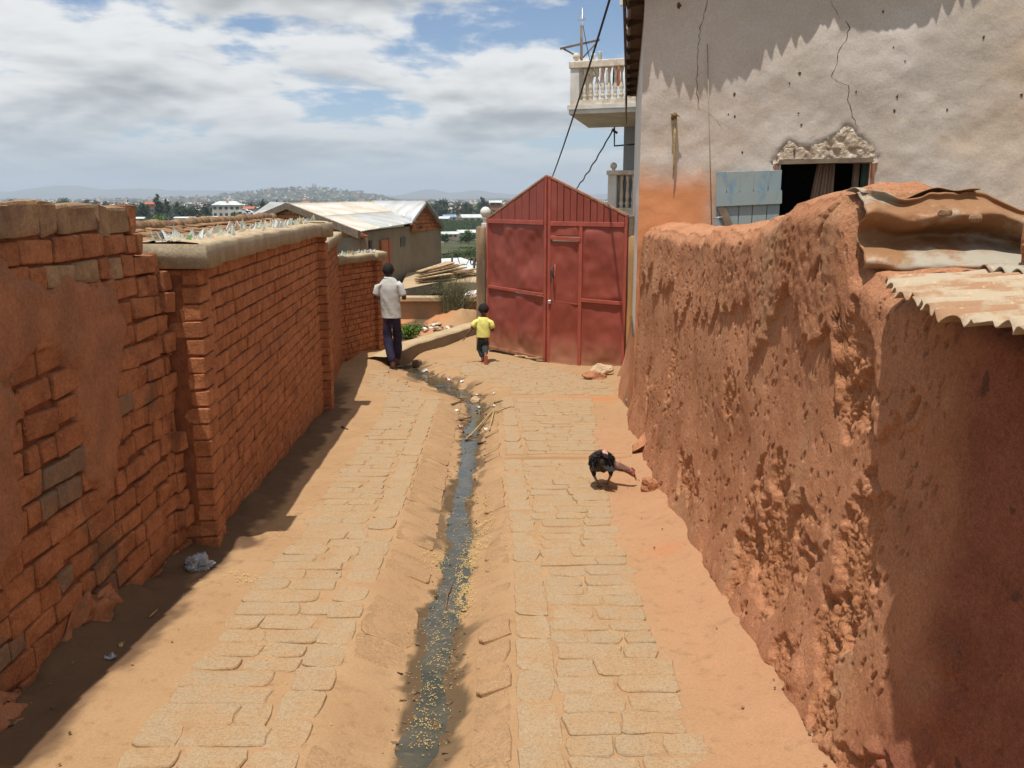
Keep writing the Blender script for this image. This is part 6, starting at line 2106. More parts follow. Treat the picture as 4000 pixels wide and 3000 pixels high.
def far_country():
    # the two-storey white house
    Y = 330.0; k = Y / F
    c = P(890, 800, Y); c.z = P(890, 840, Y).z
    w = 105 * k
    t = simple_house('house', 'white two-storey house with hipped pale roof on the plain at left', (c.x, c.y, c.z - 1.0), w, w * 0.5, 38 * k + 1.0, 14 * k, 'far_white', 'far_tin_roof', 0.04, None, True, 5, 2)
    beam('chimney', P(888, 797, Y - 1) , P(888, 786, Y - 1), 0.8, 0.8, M['far_cream'], t.children[1])
    hs_ = [  # px, py(base), Y, w px, h px, roof px, wall, roof, rot, label
        (1868, 0, 0, 0, 0, 0, '', '', 0, '')]
    spec = [
        ('white house with blue roof among trees left of the gate', 1756, 862, 430, 46, 14, 9, 'far_white', 'far_blue_roof', 0.2),
        ('small white house with pale tin roof left of the blue roof', 1738, 868, 400, 40, 14, 8, 'far_white', 'far_tin_roof', -0.3),
        ('long pale house with cream roof in front of the dark trees by the gate', 1838, 866, 420, 76, 16, 12, 'far_cream', 'far_tin_roof', 0.35),
        ('cream cottage with tin roof above the orchard', 1752, 930, 190, 60, 16, 9, 'far_cream', 'far_tin_roof', 0.5),
        ('white gabled shed behind the orchard beside the gate post', 1832, 922, 215, 84, 14, 10, 'far_white', 'far_tin_roof', 0.25),
        ('red-roofed house in front of the tall dark tree', 589, 806, 380, 30, 8, 9, 'far_brick', 'far_red_roof', 0.1),
        ('red tiled house right of the white two-storey house', 975, 828, 330, 44, 12, 9, 'far_white', 'far_red_roof', -0.15),
        ('long low white shed in front of the dark trees', 728, 866, 210, 72, 14, 5, 'far_white', 'far_tin_roof', 0.05),
        ('small white house with porch below the two-storey house', 845, 866, 200, 60, 14, 7, 'far_white', 'far_tin_roof', 0.3),
        ('low pale house at the end of the old wall top', 545, 868, 200, 34, 14, 6, 'far_cream', 'far_tin_roof', 0.1),
        ('brick house with grey roof behind the gate top', 1935, 806, 260, 40, 14, 8, 'far_brick', 'far_tin_roof', 0.1),
        ('tiny cream house left of the tin roof gable', 1195, 797, 700, 26, 7, 5, 'far_cream', 'far_red_roof', 0.1),
    ]
    for lab, px, py, Y, w, h, rh, wm, rm, rot in spec:
        k = Y / F; c = P(px, py, Y)
        simple_house('house', lab, (c.x, c.y, c.z), w * k, w * k * 0.6, h * k, rh * k, wm, rm, rot, None, False, 3 if w > 40 else 2)
    # parked cars beside the white house
    for j, (px, py) in enumerate(((955, 832), (972, 838))):
        Y = 320; p = P(px, py, Y)
        cr = thing('parked_car', p, ('white car parked nearer the red tiled house', 'white car parked in front of the other white car')[j], 'car')
        L, Wd = 4.2, 1.7
        prof = [(-2.1, 0.35), (-2.1, 0.8), (-1.3, 0.9), (-0.8, 1.42), (0.7, 1.45), (1.3, 0.95), (2.05, 0.85), (2.1, 0.35)]
        prism('body', [p + Vector((x, -Wd / 2, z)) for x, z in prof], (0, Wd, 0), M['car_white'], cr, 0.05)
        prism('side_window', [p + Vector((x, -Wd / 2 - 0.02, z)) for x, z in ((-0.95, 0.95), (-0.65, 1.35), (0.62, 1.37), (1.05, 0.98))], (0, 0.01, 0), M['far_glass'], cr)
        for x in (-1.3, 1.3):
            V, Fc = lathe_data([(0.32, -0.1), (0.32, 0.1)], (0, 0, 0), 14)
            o = obj('wheel', mesh('wheel', V, Fc), M['tyre'], cr)
            o.matrix_basis = Matrix.Translation(p + Vector((x, -Wd / 2 + 0.05, 0.32))) @ Matrix.Rotation(math.pi / 2, 4, 'X')
    # named trees: label, px, base py, Y, height px, width px, mat, leaves
    T = [
        ('tallest dark cypress-like tree on the plain at left', 618, 845, 260, 92, 62, 'leaf_dark', 1500, True),
        ('second dark tree leaning on the tallest one', 655, 845, 258, 72, 40, 'leaf_dark', 900, True),
        ('dark round tree left of the tallest tree', 560, 850, 255, 56, 70, 'leaf_dark', 900, False),
        ('grey-green tree right of the tallest tree', 690, 838, 270, 52, 34, 'leaf_grey', 600, False),
        ('dark broad tree between the red roof and the white shed', 720, 852, 240, 44, 90, 'leaf_dark', 900, False),
        ('dark broad tree behind the long white shed', 765, 850, 245, 44, 70, 'leaf_dark', 800, False),
        ('dark tree standing left of the white two-storey house', 800, 850, 250, 46, 56, 'leaf_dark', 700, False),
        ('brownish thorny tree in front of the white house', 790, 868, 205, 36, 70, 'leaf_grey', 700, False),
        ('bright green round bush below the tall dark trees', 622, 872, 170, 32, 56, 'leaf_bright', 900, False),
        ('smaller bright green bush left of the round one', 570, 876, 165, 20, 44, 'leaf_bright', 600, False),
        ('bright green hedge under the long white shed', 742, 870, 165, 16, 60, 'leaf_bright', 500, False),
        ('tall dark tree right of the red tiled house', 1030, 832, 300, 56, 48, 'leaf_dark', 900, True),
        ('dark tree tucked against the silver roof', 1048, 830, 290, 40, 40, 'leaf_dark', 600, False),
        ('slim dark tree left of the pair by the silver roof', 985, 822, 340, 36, 22, 'leaf_dark', 400, True),
        ('green bush in front of the white house porch', 940, 852, 230, 22, 44, 'leaf_mid', 500, False),
        ('green tree right of the white house porch', 915, 852, 225, 24, 30, 'leaf_mid', 400, False),
        ('small dark cypress above the tin ridge', 1082, 798, 420, 20, 12, 'leaf_dark', 300, True),
        ('dark bush rising over the left end of the tin ridge', 1450, 796, 300, 12, 40, 'leaf_dark', 300, False),
        ('broad dark tree behind the blue-roofed house', 1735, 838, 460, 52, 110, 'leaf_dark', 1200, False),
        ('dark tree behind the cream roof left of the gate', 1820, 845, 470, 52, 70, 'leaf_dark', 1000, False),
        ('tall dark tree just left of the gate slope', 1885, 838, 440, 70, 70, 'leaf_dark', 1200, True),
        ('dark tree between blue roof and cream roof', 1785, 842, 450, 40, 50, 'leaf_dark', 600, False),
        ('bare grey tree beside the blue roof', 1700, 850, 420, 34, 50, 'leaf_grey', 500, False),
        ('round orchard tree in front of the white shed', 1832, 950, 170, 48, 70, 'leaf_mid', 1400, False),
        ('smaller orchard tree right of the tin roof house', 1738, 948, 175, 34, 44, 'leaf_mid', 800, False),
        ('thin young tree in the orchard row', 1800, 950, 172, 30, 16, 'leaf_mid', 300, False),
        ('orchard tree closest to the gate post', 1880, 948, 168, 40, 44, 'leaf_mid', 800, False),
        ('dark tree at the left edge above the old wall', 250, 812, 520, 32, 90, 'leaf_dark', 600, False),
        ('dark tree above the middle of the old wall', 345, 812, 500, 30, 60, 'leaf_dark', 600, False),
        ('green tree above the third top brick', 375, 812, 480, 30, 40, 'leaf_mid', 500, False),
        ('low dark tree at the far left above the wall', 50, 805, 520, 24, 60, 'leaf_dark', 400, False),
        ('reddish brown tree over the old wall top', 120, 805, 520, 24, 50, 'leaf_grey', 400, False),
        ('small dark tree before the end of the old wall', 415, 808, 500, 22, 36, 'leaf_dark', 400, False),
        ('dark grove tree behind the old wall end', 520, 838, 300, 40, 60, 'leaf_dark', 600, False),
    ]
    for k, (lab, px, py, Y, h, w, m, n, tall) in enumerate(T):
        s = Y / F; p = P(px, py, Y)
        tree('tree', lab, p, h * s, w * s, m, n, max(0.22, w * s * 0.050), 700 + k, None, 'tree', 0.1, tall)
    # hedge in front of the pale tin roof
    p = P(1830, 1000, 60); s = 60 / F
    t = thing('hedge', p, 'dense green hedge above the pale tin roof', 'hedge')
    bl = [((p.x + (j - 5) * 14 * s, p.y + 0.5 * (j % 3), p.z + (0.25 - 0.05 * abs(j - 6)) * 1.0), (0.32, 0.4, 0.42)) for j in range(11)]
    V, q = leaf_cloud(bl, 2600, 0.055, 55); obj('leaves', quads_mesh('leaves', V, q), M['leaf_mid'], t)
    bl2 = [((P(1730, 1000, 62).x + j * 0.3, 62, P(1730, 1004, 62).z), (0.3, 0.4, 0.3)) for j in range(3)]
    t = thing('hedge', P(1735, 1005, 62), 'small green hedge at the corner of the grey house', 'hedge')
    V, q = leaf_cloud(bl2, 500, 0.055, 56); obj('leaves', quads_mesh('leaves', V, q), M['leaf_mid'], t)
    # maize and rough growth below the houses: uncountable
    r = np.random.default_rng(3)
    n = 9000
    yy = r.uniform(250, 400, n); pxs = r.uniform(1690, 1990, n)
    xx = (pxs - 2000) / F * yy
    zz = terr_z(xx, yy)
    bl = np.stack([xx, yy, zz], -1)
    V = []
    for dz, dx in ((0, -0.5), (0, 0.5), (2.2, 0.25), (2.2, -0.25)):
        V.append(bl + np.stack([dx * (0.6 + r.random(n)), 0.3 * r.normal(size=n), dz * (0.5 + 0.8 * r.random(n))], -1))
    V = np.stack(V, 1).reshape(-1, 3)
    obj('field_growth', quads_mesh('field_growth', V, np.arange(4 * n).reshape(-1, 4)), M['leaf_mid'], None, label='rough green crops below the houses', cat='crops', kind='stuff')
    # far town on plain and hill: tiny houses and woods that read as one mass
    n = 1300
    yy = np.concatenate([r.uniform(620, 1500, 700), r.uniform(1500, 3050, 600)])
    pxs = r.uniform(-150, 2450, n)
    pxs[1000:] = np.where(r.random(n - 1000) < 0.4, r.normal(1180, 200, n - 1000), pxs[1000:])
    xx = (pxs - 2000) / F * yy; zz = terr_z(xx, yy)
    for nm, sel in (('far_white', np.arange(n) % 6 == 0), ('far_cream', (np.arange(n) % 6 == 1) | (np.arange(n) % 6 == 2)), ('far_brick', np.arange(n) % 6 > 3), ('far_tin_roof', np.arange(n) % 6 == 3)):
        V, Fq = [], []
        for x, y, z in zip(xx[sel], yy[sel], zz[sel]):
            w, d, h = r.uniform(4, 8), r.uniform(4, 7), r.uniform(2, 4); rh = r.uniform(1, 2)
            o = len(V)
            V += [(x - w / 2, y - d / 2, z - 1), (x + w / 2, y - d / 2, z - 1), (x + w / 2, y + d / 2, z - 1), (x - w / 2, y + d / 2, z - 1),
                  (x - w / 2, y - d / 2, z + h), (x + w / 2, y - d / 2, z + h), (x + w / 2, y + d / 2, z + h), (x - w / 2, y + d / 2, z + h), (x - w / 2, y, z + h + rh), (x + w / 2, y, z + h + rh)]
            Fq += [tuple(o + i for i in f) for f in ((0, 1, 5, 4), (1, 2, 6, 9, 5), (2, 3, 7, 6), (3, 0, 4, 8, 7), (4, 5, 9, 8), (6, 7, 8, 9))]
        obj('distant_town', mesh('distant_town', V, Fq), M[nm], None, label='tiny houses of the distant town below the hills', cat='town', kind='stuff')
    n = 2400
    yy = np.concatenate([r.uniform(420, 1000, 700), r.uniform(1000, 3100, n - 700)])
    pxs = r.uniform(-200, 2450, n); 
    pxs[900:] = np.where(r.random(n - 900) < 0.6, r.normal(1230, 180, n - 900), pxs[900:])
    bad = (pxs > 1690) & (pxs < 1960) & (yy < 470)
    yy[bad] += 400
    xx = (pxs - 2000) / F * yy; zz = terr_z(xx, yy)
    bl = []
    for x, y, z in zip(xx, yy, zz):
        s = r.uniform(2.4, 5.0); bl.append(((x, y, z + s * 0.8), (s * r.uniform(0.9, 2.0), s, s * r.uniform(0.8, 1.2))))
    V, q = leaf_cloud(bl, 90000, 1.4, 5)
    obj('distant_woods', quads_mesh('distant_woods', V, q), M['leaf_dark'], None, label='scattered dark trees of the distant plain and hill', cat='woods', kind='stuff')
    # palace block and masts on the hill crest
    for px, w, h in ((1228, 14, 20), (1218, 8, 14), (1195, 8, 8), (1340, 3, 14), (1055, 10, 6)):
        Y = 2960; s = Y / F; c = P(px, 745, Y); c.z = tz(c.x, Y) - 2
        if w > 9:
            b = thing('hilltop_building', c, 'blocky building on the crest of the distant hill' if px == 1228 else 'broad building left along the distant hill crest', 'building')
            prism('wall', [c + Vector((-w * s / 2, 0, 0)), c + Vector((w * s / 2, 0, 0)), c + Vector((w * s / 2, w * s * 0.6, 0)), c + Vector((-w * s / 2, w * s * 0.6, 0))], (0, 0, h * s * 0.7 + 3), M['far_cream'], b)
            for q in (-1, 1):
                prism('tower', [c + Vector((q * w * s * 0.4 - 2, -1, 0)), c + Vector((q * w * s * 0.4 + 2, -1, 0)), c + Vector((q * w * s * 0.4 + 2, 3, 0)), c + Vector((q * w * s * 0.4 - 2, 3, 0))], (0, 0, h * s * 0.8 + 5), M['far_cream'], b)


far_country()

# air between here and the hills
def build_haze():
    V = [(x, y, z) for x in (-14000, 14000) for y in (-400, 11500) for z in (-40, 175)]
    me = mesh('haze', V, [(0, 1, 3, 2), (4, 6, 7, 5), (0, 4, 5, 1), (2, 3, 7, 6), (0, 2, 6, 4), (1, 5, 7, 3)])
    m = bpy.data.materials.new('haze'); m.use_nodes = True
    t = m.node_tree; t.nodes.clear()
    out = t.nodes.new('ShaderNodeOutputMaterial'); v = t.nodes.new('ShaderNodeVolumePrincipled')
    v.inputs['Color'].default_value = (0.72, 0.84, 1.0, 1); v.inputs['Density'].default_value = HAZE
    v.inputs['Anisotropy'].default_value = 0.0
    t.links.new(v.outputs[0], out.inputs['Volume'])
    obj('haze', me, m, None, label='thin blue haze lying over the plain', cat='haze', kind='stuff')


HAZE = 0.00021
build_haze()

# ================================================================== PEOPLE
def skin_mesh(name, chains, root, sub=2):
    """chains: list of lists of (x, y, z, rx, ry); points that coincide are shared. Grown with Skin + Subdivision, then baked."""
    V, R, Ed, key = [], [], [], {}
    def vid(p):
        k = tuple(round(c, 4) for c in p[:3])
        if k not in key:
            key[k] = len(V); V.append(p[:3]); R.append(p[3:5])
        return key[k]
    for ch in chains:
        ids = [vid(p) for p in ch]
        Ed += [(a, b) for a, b in zip(ids[:-1], ids[1:]) if a != b]
    me = bpy.data.meshes.new(name + '_bones'); me.from_pydata(V, Ed, [])
    o = bpy.data.objects.new(name + '_bones', me); COL.objects.link(o)
    sk = o.modifiers.new('skin', 'SKIN'); sk.use_smooth_shade = True; sk.branch_smoothing = 0.6
    if not me.skin_vertices: me.skin_vertices.new()
    for i, r in enumerate(R):
        sv = me.skin_vertices[0].data[i]; sv.radius = r; sv.use_root = (i == key[tuple(round(c, 4) for c in root)])
    s = o.modifiers.new('sub', 'SUBSURF'); s.levels = sub; s.render_levels = sub
    dg = bpy.context.evaluated_depsgraph_get(); dg.update()
    res = bpy.data.meshes.new_from_object(o.evaluated_get(dg)); res.name = name
    bpy.data.objects.remove(o); bpy.data.meshes.remove(me)
    res.materials.clear()
    res.polygons.foreach_set('use_smooth', np.ones(len(res.polygons), bool))
    return res


def loft(rings, n=24, cap=True):
    """rings: (centre, rx, ry, ax, ay) lofted ellipses; ax, ay are the ellipse axes"""
    V, Fc = [], []
    for c, rx, ry, ax, ay in rings:
        for k in range(n):
            a = 2 * math.pi * k / n
            V.append(Vector(c) + Vector(ax) * rx * math.cos(a) + Vector(ay) * ry * math.sin(a))
    for i in range(len(rings) - 1):
        for k in range(n):
            k2 = (k + 1) % n
            Fc.append((i * n + k, i * n + k2, (i + 1) * n + k2, (i + 1) * n + k))
    if cap: Fc += [tuple(range(n))[::-1], tuple((len(rings) - 1) * n + k for k in range(n))]
    return V, Fc


def folds(me, amp, freq, seed):
    co = np.empty(len(me.vertices) * 3, np.float32); me.vertices.foreach_get('co', co); co = co.reshape(-1, 3)
    no = np.empty_like(co); me.vertices.foreach_get('normal', no.reshape(-1)); 
    f = fbm((co[:, 0] + 0.6 * co[:, 2]) * freq, co[:, 1] * freq, co[:, 2] * freq * 0.35, seed, 3)
    co = co + no * (amp * f)[:, None]
    me.vertices.foreach_set('co', co.astype(np.float32).ravel()); me.update()


def head_mesh(c, w, d, h, turn=0.0, tilt=0.0):
    """continuous head shell: brow, nose, mouth, chin, ears; face looks along +y before turning"""
    bm = bmesh.new()
    bmesh.ops.create_uvsphere(bm, u_segments=32, v_segments=24, radius=1)
    R = Matrix.Rotation(turn, 3, 'Z') @ Matrix.Rotation(tilt, 3, 'X')
    for v in bm.verts:
        x, y, z = v.co
        jaw = max(0, -z)
        x2 = x * (1 - 0.28 * jaw ** 1.5); y2 = y * (1 - 0.10 * jaw) + 0.12 * jaw * (1 if y > 0 else 0.2)
        z2 = z
        if y > 0.3:
            nose = math.exp(-((x / 0.16) ** 2 + ((z + 0.12) / 0.20) ** 2)); y2 += 0.22 * nose
            eye = math.exp(-(((abs(x) - 0.36) / 0.14) ** 2 + ((z - 0.08) / 0.10) ** 2)); y2 -= 0.10 * eye
            mouth = math.exp(-((x / 0.28) ** 2 + ((z + 0.52) / 0.06) ** 2)); y2 -= 0.05 * mouth
            lip = math.exp(-((x / 0.26) ** 2 + ((z + 0.44) / 0.06) ** 2)); y2 += 0.06 * lip
        ear = math.exp(-(((abs(x) - 1.0) / 0.16) ** 2 + ((y + 0.02) / 0.16) ** 2 + ((z + 0.02) / 0.25) ** 2))
        x2 += (1 if x > 0 else -1) * 0.20 * ear
        v.co = Vector(c) + R @ Vector((x2 * w / 2, y2 * d / 2, z2 * h / 2))
    return bm_mesh('head', bm, True)


def hair_mesh(c, w, d, h, turn=0.0, tilt=0.0, seed=0):
    bm = bmesh.new()
    bmesh.ops.create_uvsphere(bm, u_segments=32, v_segments=24, radius=1)
    R = Matrix.Rotation(turn, 3, 'Z') @ Matrix.Rotation(tilt, 3, 'X')
    dele = [v for v in bm.verts if v.co.z < (0.25 if v.co.y > 0.25 else -0.50 if v.co.y < -0.25 else -0.15)]
    bmesh.ops.delete(bm, geom=dele, context='VERTS')
    for v in bm.verts:
        x, y, z = v.co
        k = 1.075 + 0.02 * float(fbm(x * 6, y * 6, z * 6, seed, 2))
        jaw = max(0, -z)
        v.co = Vector(c) + R @ Vector((x * (1 - 0.2 * jaw) * k * w / 2, y * k * d / 2, z * k * h / 2))
    return bm_mesh('hair', bm, True)


def hand_chains(wrist, fwd, side, up, s=1.0):
    """palm and five bent fingers; returns chains that start at the wrist"""
    wrist, fwd, side, up = Vector(wrist), Vector(fwd).normalized(), Vector(side).normalized(), Vector(up).normalized()
    palm = wrist + fwd * 0.055 * s
    ch = [[(*wrist, 0.026 * s, 0.020 * s), (*palm, 0.036 * s, 0.018 * s)]]
    for k, (o, l) in enumerate(((-0.030, 0.062), (-0.010, 0.074), (0.010, 0.070), (0.030, 0.055))):
        r = 0.0085 * s
        a = palm + side * o * s + fwd * 0.035 * s; b = a + fwd * l * 0.5 * s - up * 0.008 * s; c = b + fwd * l * 0.35 * s - up * 0.026 * s
        ch.append([(*palm, 0.036 * s, 0.018 * s), (*a, r, r), (*b, r, r), (*c, r * 0.8, r * 0.8)])
    a = wrist + fwd * 0.03 * s + side * -0.035 * s; b = a + fwd * 0.035 * s - side * 0.022 * s - up * 0.006 * s; c = b + fwd * 0.028 * s
    ch.append([(*wrist, 0.026 * s, 0.020 * s), (*a, 0.011 * s, 0.011 * s), (*b, 0.010 * s, 0.010 * s), (*c, 0.008 * s, 0.008 * s)])
    return ch


def join_mesh(name, parts):
    V, Fc = [], []
    for me in parts:
        o = len(V); V += [v.co.copy() for v in me.vertices]; Fc += [tuple(o + i for i in p.vertices) for p in me.polygons]
    return mesh(name, V, Fc, True)


def build_man():
    g = gpt(1536, 1441); G0 = Vector((g.x, g.y, g.z + 0.012))
    t = thing('person', G0, 'man in grey polo shirt and navy trousers walking away down the lane', 'person')
    Lx = lambda *p: (p[0] + G0.x, p[1] + G0.y, p[2] + G0.z) + tuple(p[3:])
    ch = lambda pts: [Lx(*p) for p in pts]
    pelvis = (-0.005, 0.0, 0.93, 0.13, 0.10)
    body = [
        ch([pelvis, (-0.015, 0.0, 1.10, 0.125, 0.09), (-0.02, 0.0, 1.28, 0.12, 0.075), (-0.025, 0.0, 1.385, 0.10, 0.055), (-0.03, 0.015, 1.47, 0.055, 0.055), (-0.035, 0.03, 1.54, 0.052, 0.052)]),
        ch([(-0.025, 0.0, 1.385, 0.10, 0.055), (-0.175, 0.0, 1.355, 0.042, 0.042), (-0.228, -0.015, 1.26, 0.046, 0.046), (-0.25, 0.0, 1.15, 0.040, 0.040), (-0.20, 0.13, 1.135, 0.036, 0.036), (-0.13, 0.25, 1.17, 0.026, 0.020)]),
        ch([(-0.025, 0.0, 1.385, 0.10, 0.055), (0.135, 0.0, 1.355, 0.042, 0.042), (0.188, -0.015, 1.26, 0.046, 0.046), (0.21, 0.0, 1.145, 0.040, 0.040), (0.20, 0.13, 1.15, 0.034, 0.034), (0.19, 0.25, 1.20, 0.026, 0.020)]),
        ch([pelvis, (-0.085, 0.0, 0.88, 0.09, 0.09), (-0.075, 0.04, 0.49, 0.058, 0.058), (-0.03, -0.07, 0.28, 0.05, 0.052), (0.015, -0.11, 0.095, 0.034, 0.038), (0.02, -0.12, 0.045, 0.035, 0.032), (-0.01, 0.0, 0.022, 0.036, 0.018), (-0.02, 0.09, 0.014, 0.034, 0.010)]),
        ch([pelvis, (0.08, 0.0, 0.88, 0.09, 0.09), (0.07, 0.10, 0.50, 0.058, 0.058), (0.06, 0.16, 0.28, 0.05, 0.05), (0.05, 0.22, 0.09, 0.036, 0.036), (0.05, 0.22, 0.045, 0.036, 0.03), (0.055, 0.32, 0.025, 0.038, 0.02), (0.06, 0.40, 0.018, 0.034, 0.012)]),
    ]
    body += [[p for p in c] for c in hand_chains(Lx(-0.13, 0.25, 1.17), (0.5, 0.8, 0.2), (1, -0.4, 0), (0, 0, 1))]
    body += [[p for p in c] for c in hand_chains(Lx(0.19, 0.25, 1.20), (-0.2, 0.9, 0.3), (-1, 0, 0), (0, 0, 1))]
    bm_ = skin_mesh('body', body, Lx(-0.005, 0.0, 0.93))
    hc = Lx(-0.038, 0.035, 1.595)
    obj('body', join_mesh('body', [bm_, head_mesh(hc, 0.172, 0.205, 0.235, 0.05, -0.10)]), M['skin'], t)
    obj('hair', hair_mesh(hc, 0.172, 0.205, 0.232, 0.05, -0.10, 3), M['hair'], t)
    # polo shirt
    X, Yv = Vector((1, 0, 0)), Vector((0, 1, 0))
    rings = [(Lx(0.005, 0.0, 0.835), 0.162, 0.118, X, Yv), (Lx(0.003, 0.0, 0.86), 0.160, 0.116, X, Yv), (Lx(-0.005, 0.0, 0.96), 0.158, 0.112, X, Yv), (Lx(-0.012, 0.0, 1.08), 0.156, 0.108, X, Yv),
             (Lx(-0.018, 0.0, 1.20), 0.164, 0.112, X, Yv), (Lx(-0.02, 0.0, 1.30), 0.176, 0.114, X, Yv), (Lx(-0.022, 0.0, 1.375), 0.172, 0.100, X, Yv), (Lx(-0.025, 0.003, 1.425), 0.128, 0.085, X, Yv), (Lx(-0.028, 0.008, 1.46), 0.095, 0.070, X, Yv), (Lx(-0.03, 0.012, 1.475), 0.068, 0.064, X, Yv)]
    # resample for folds
    rr = []
    for a, b in zip(rings[:-1], rings[1:]):
        for k in range(4):
            f = k / 4; rr.append((Vector(a[0]).lerp(Vector(b[0]), f), a[1] + (b[1] - a[1]) * f, a[2] + (b[2] - a[2]) * f, X, Yv))
    rr.append((Vector(rings[-1][0]), *rings[-1][1:]))
    V, Fc = loft(rr, 40, False)
    sh = mesh('shirt', V, Fc, True); folds(sh, 0.017, 7, 31)
    shirt = obj('shirt', sh, M['shirt_grey'], t); shirt.modifiers.new('thickness', 'SOLIDIFY').thickness = 0.004
    for sgn, c0, c1, c2 in ((-1, (-0.135, 0.0, 1.395), (-0.195, -0.006, 1.345), (-0.236, -0.015, 1.20)), (1, (0.095, 0.0, 1.395), (0.150, -0.006, 1.345), (0.194, -0.015, 1.19))):
        p0, p1, p2 = Vector(Lx(*c0)), Vector(Lx(*c1)), Vector(Lx(*c2))
        d = (p2 - p1).normalized(); ax = d.cross(Yv).normalized()
        rs = [(p0, 0.060, 0.078, Vector((0, 0, 1)) * 1.0, Yv)]
        rs = [(p0.lerp(p1, 0.0), 0.050, 0.066, (ax + Vector((0, 0, 0.6))).normalized(), Yv), (p0.lerp(p1, 0.6), 0.058, 0.070, (ax + Vector((0, 0, 0.2))).normalized(), Yv), (p1, 0.060, 0.070, ax, Yv), (p1.lerp(p2, 0.5), 0.060, 0.068, ax, Yv), (p2 - d * 0.03, 0.060, 0.066, ax, Yv), (p2, 0.058, 0.064, ax, Yv)]
        V, Fc = loft(rs, 24, False)
        sl = mesh('sleeve', V, Fc, True); folds(sl, 0.006, 12, 35)
        o = obj('sleeve', sl, M['shirt_grey'], shirt); o.modifiers.new('thickness', 'SOLIDIFY').thickness = 0.004
    V, Fc = loft([(Lx(-0.03, 0.012, 1.462), 0.074, 0.070, X, Yv), (Lx(-0.032, 0.014, 1.50), 0.066, 0.064, X, Yv), (Lx(-0.032, 0.014, 1.475), 0.080, 0.078, X, Yv)], 24, False)
    obj('collar', mesh('collar', V, Fc, True), M['shirt_grey'], shirt)
    # trousers
    tr = skin_mesh('trousers', [
        ch([(0.0, 0.0, 0.95, 0.145, 0.11), (-0.005, 0.0, 0.86, 0.15, 0.115)]),
        ch([(-0.005, 0.0, 0.86, 0.15, 0.115), (-0.085, 0.01, 0.74, 0.092, 0.10), (-0.082, 0.035, 0.52, 0.078, 0.082), (-0.05, -0.03, 0.36, 0.072, 0.076), (-0.012, -0.09, 0.18, 0.060, 0.064), (0.008, -0.108, 0.12, 0.044, 0.048)]),
        ch([(-0.005, 0.0, 0.86, 0.15, 0.115), (0.078, 0.02, 0.74, 0.088, 0.10), (0.07, 0.09, 0.52, 0.074, 0.08), (0.062, 0.15, 0.34, 0.066, 0.070), (0.052, 0.20, 0.17, 0.052, 0.056), (0.05, 0.215, 0.11, 0.042, 0.046)])], Lx(-0.005, 0.0, 0.86))
    folds(tr, 0.016, 9, 41)
    obj('trousers', tr, M['trousers_navy'], t)
    for nm, c, yaw in (('sandal', (0.0, -0.035, 0.003), 0.12), ('sandal', (0.057, 0.31, 0.008), -0.05)):
        prof = [(-0.045, -0.13), (0.0, -0.145), (0.04, -0.13), (0.045, 0.0), (0.05, 0.09), (0.0, 0.14), (-0.045, 0.09), (-0.042, 0.0)]
        R = Matrix.Rotation(yaw, 3, 'Z')
        prism(nm, [Vector(Lx(*c)) + R @ Vector((x, y, -0.006 if y < 0 else -0.012)) for x, y in prof], (0, 0, 0.018), M['sandal_grey'], t, 0.004)


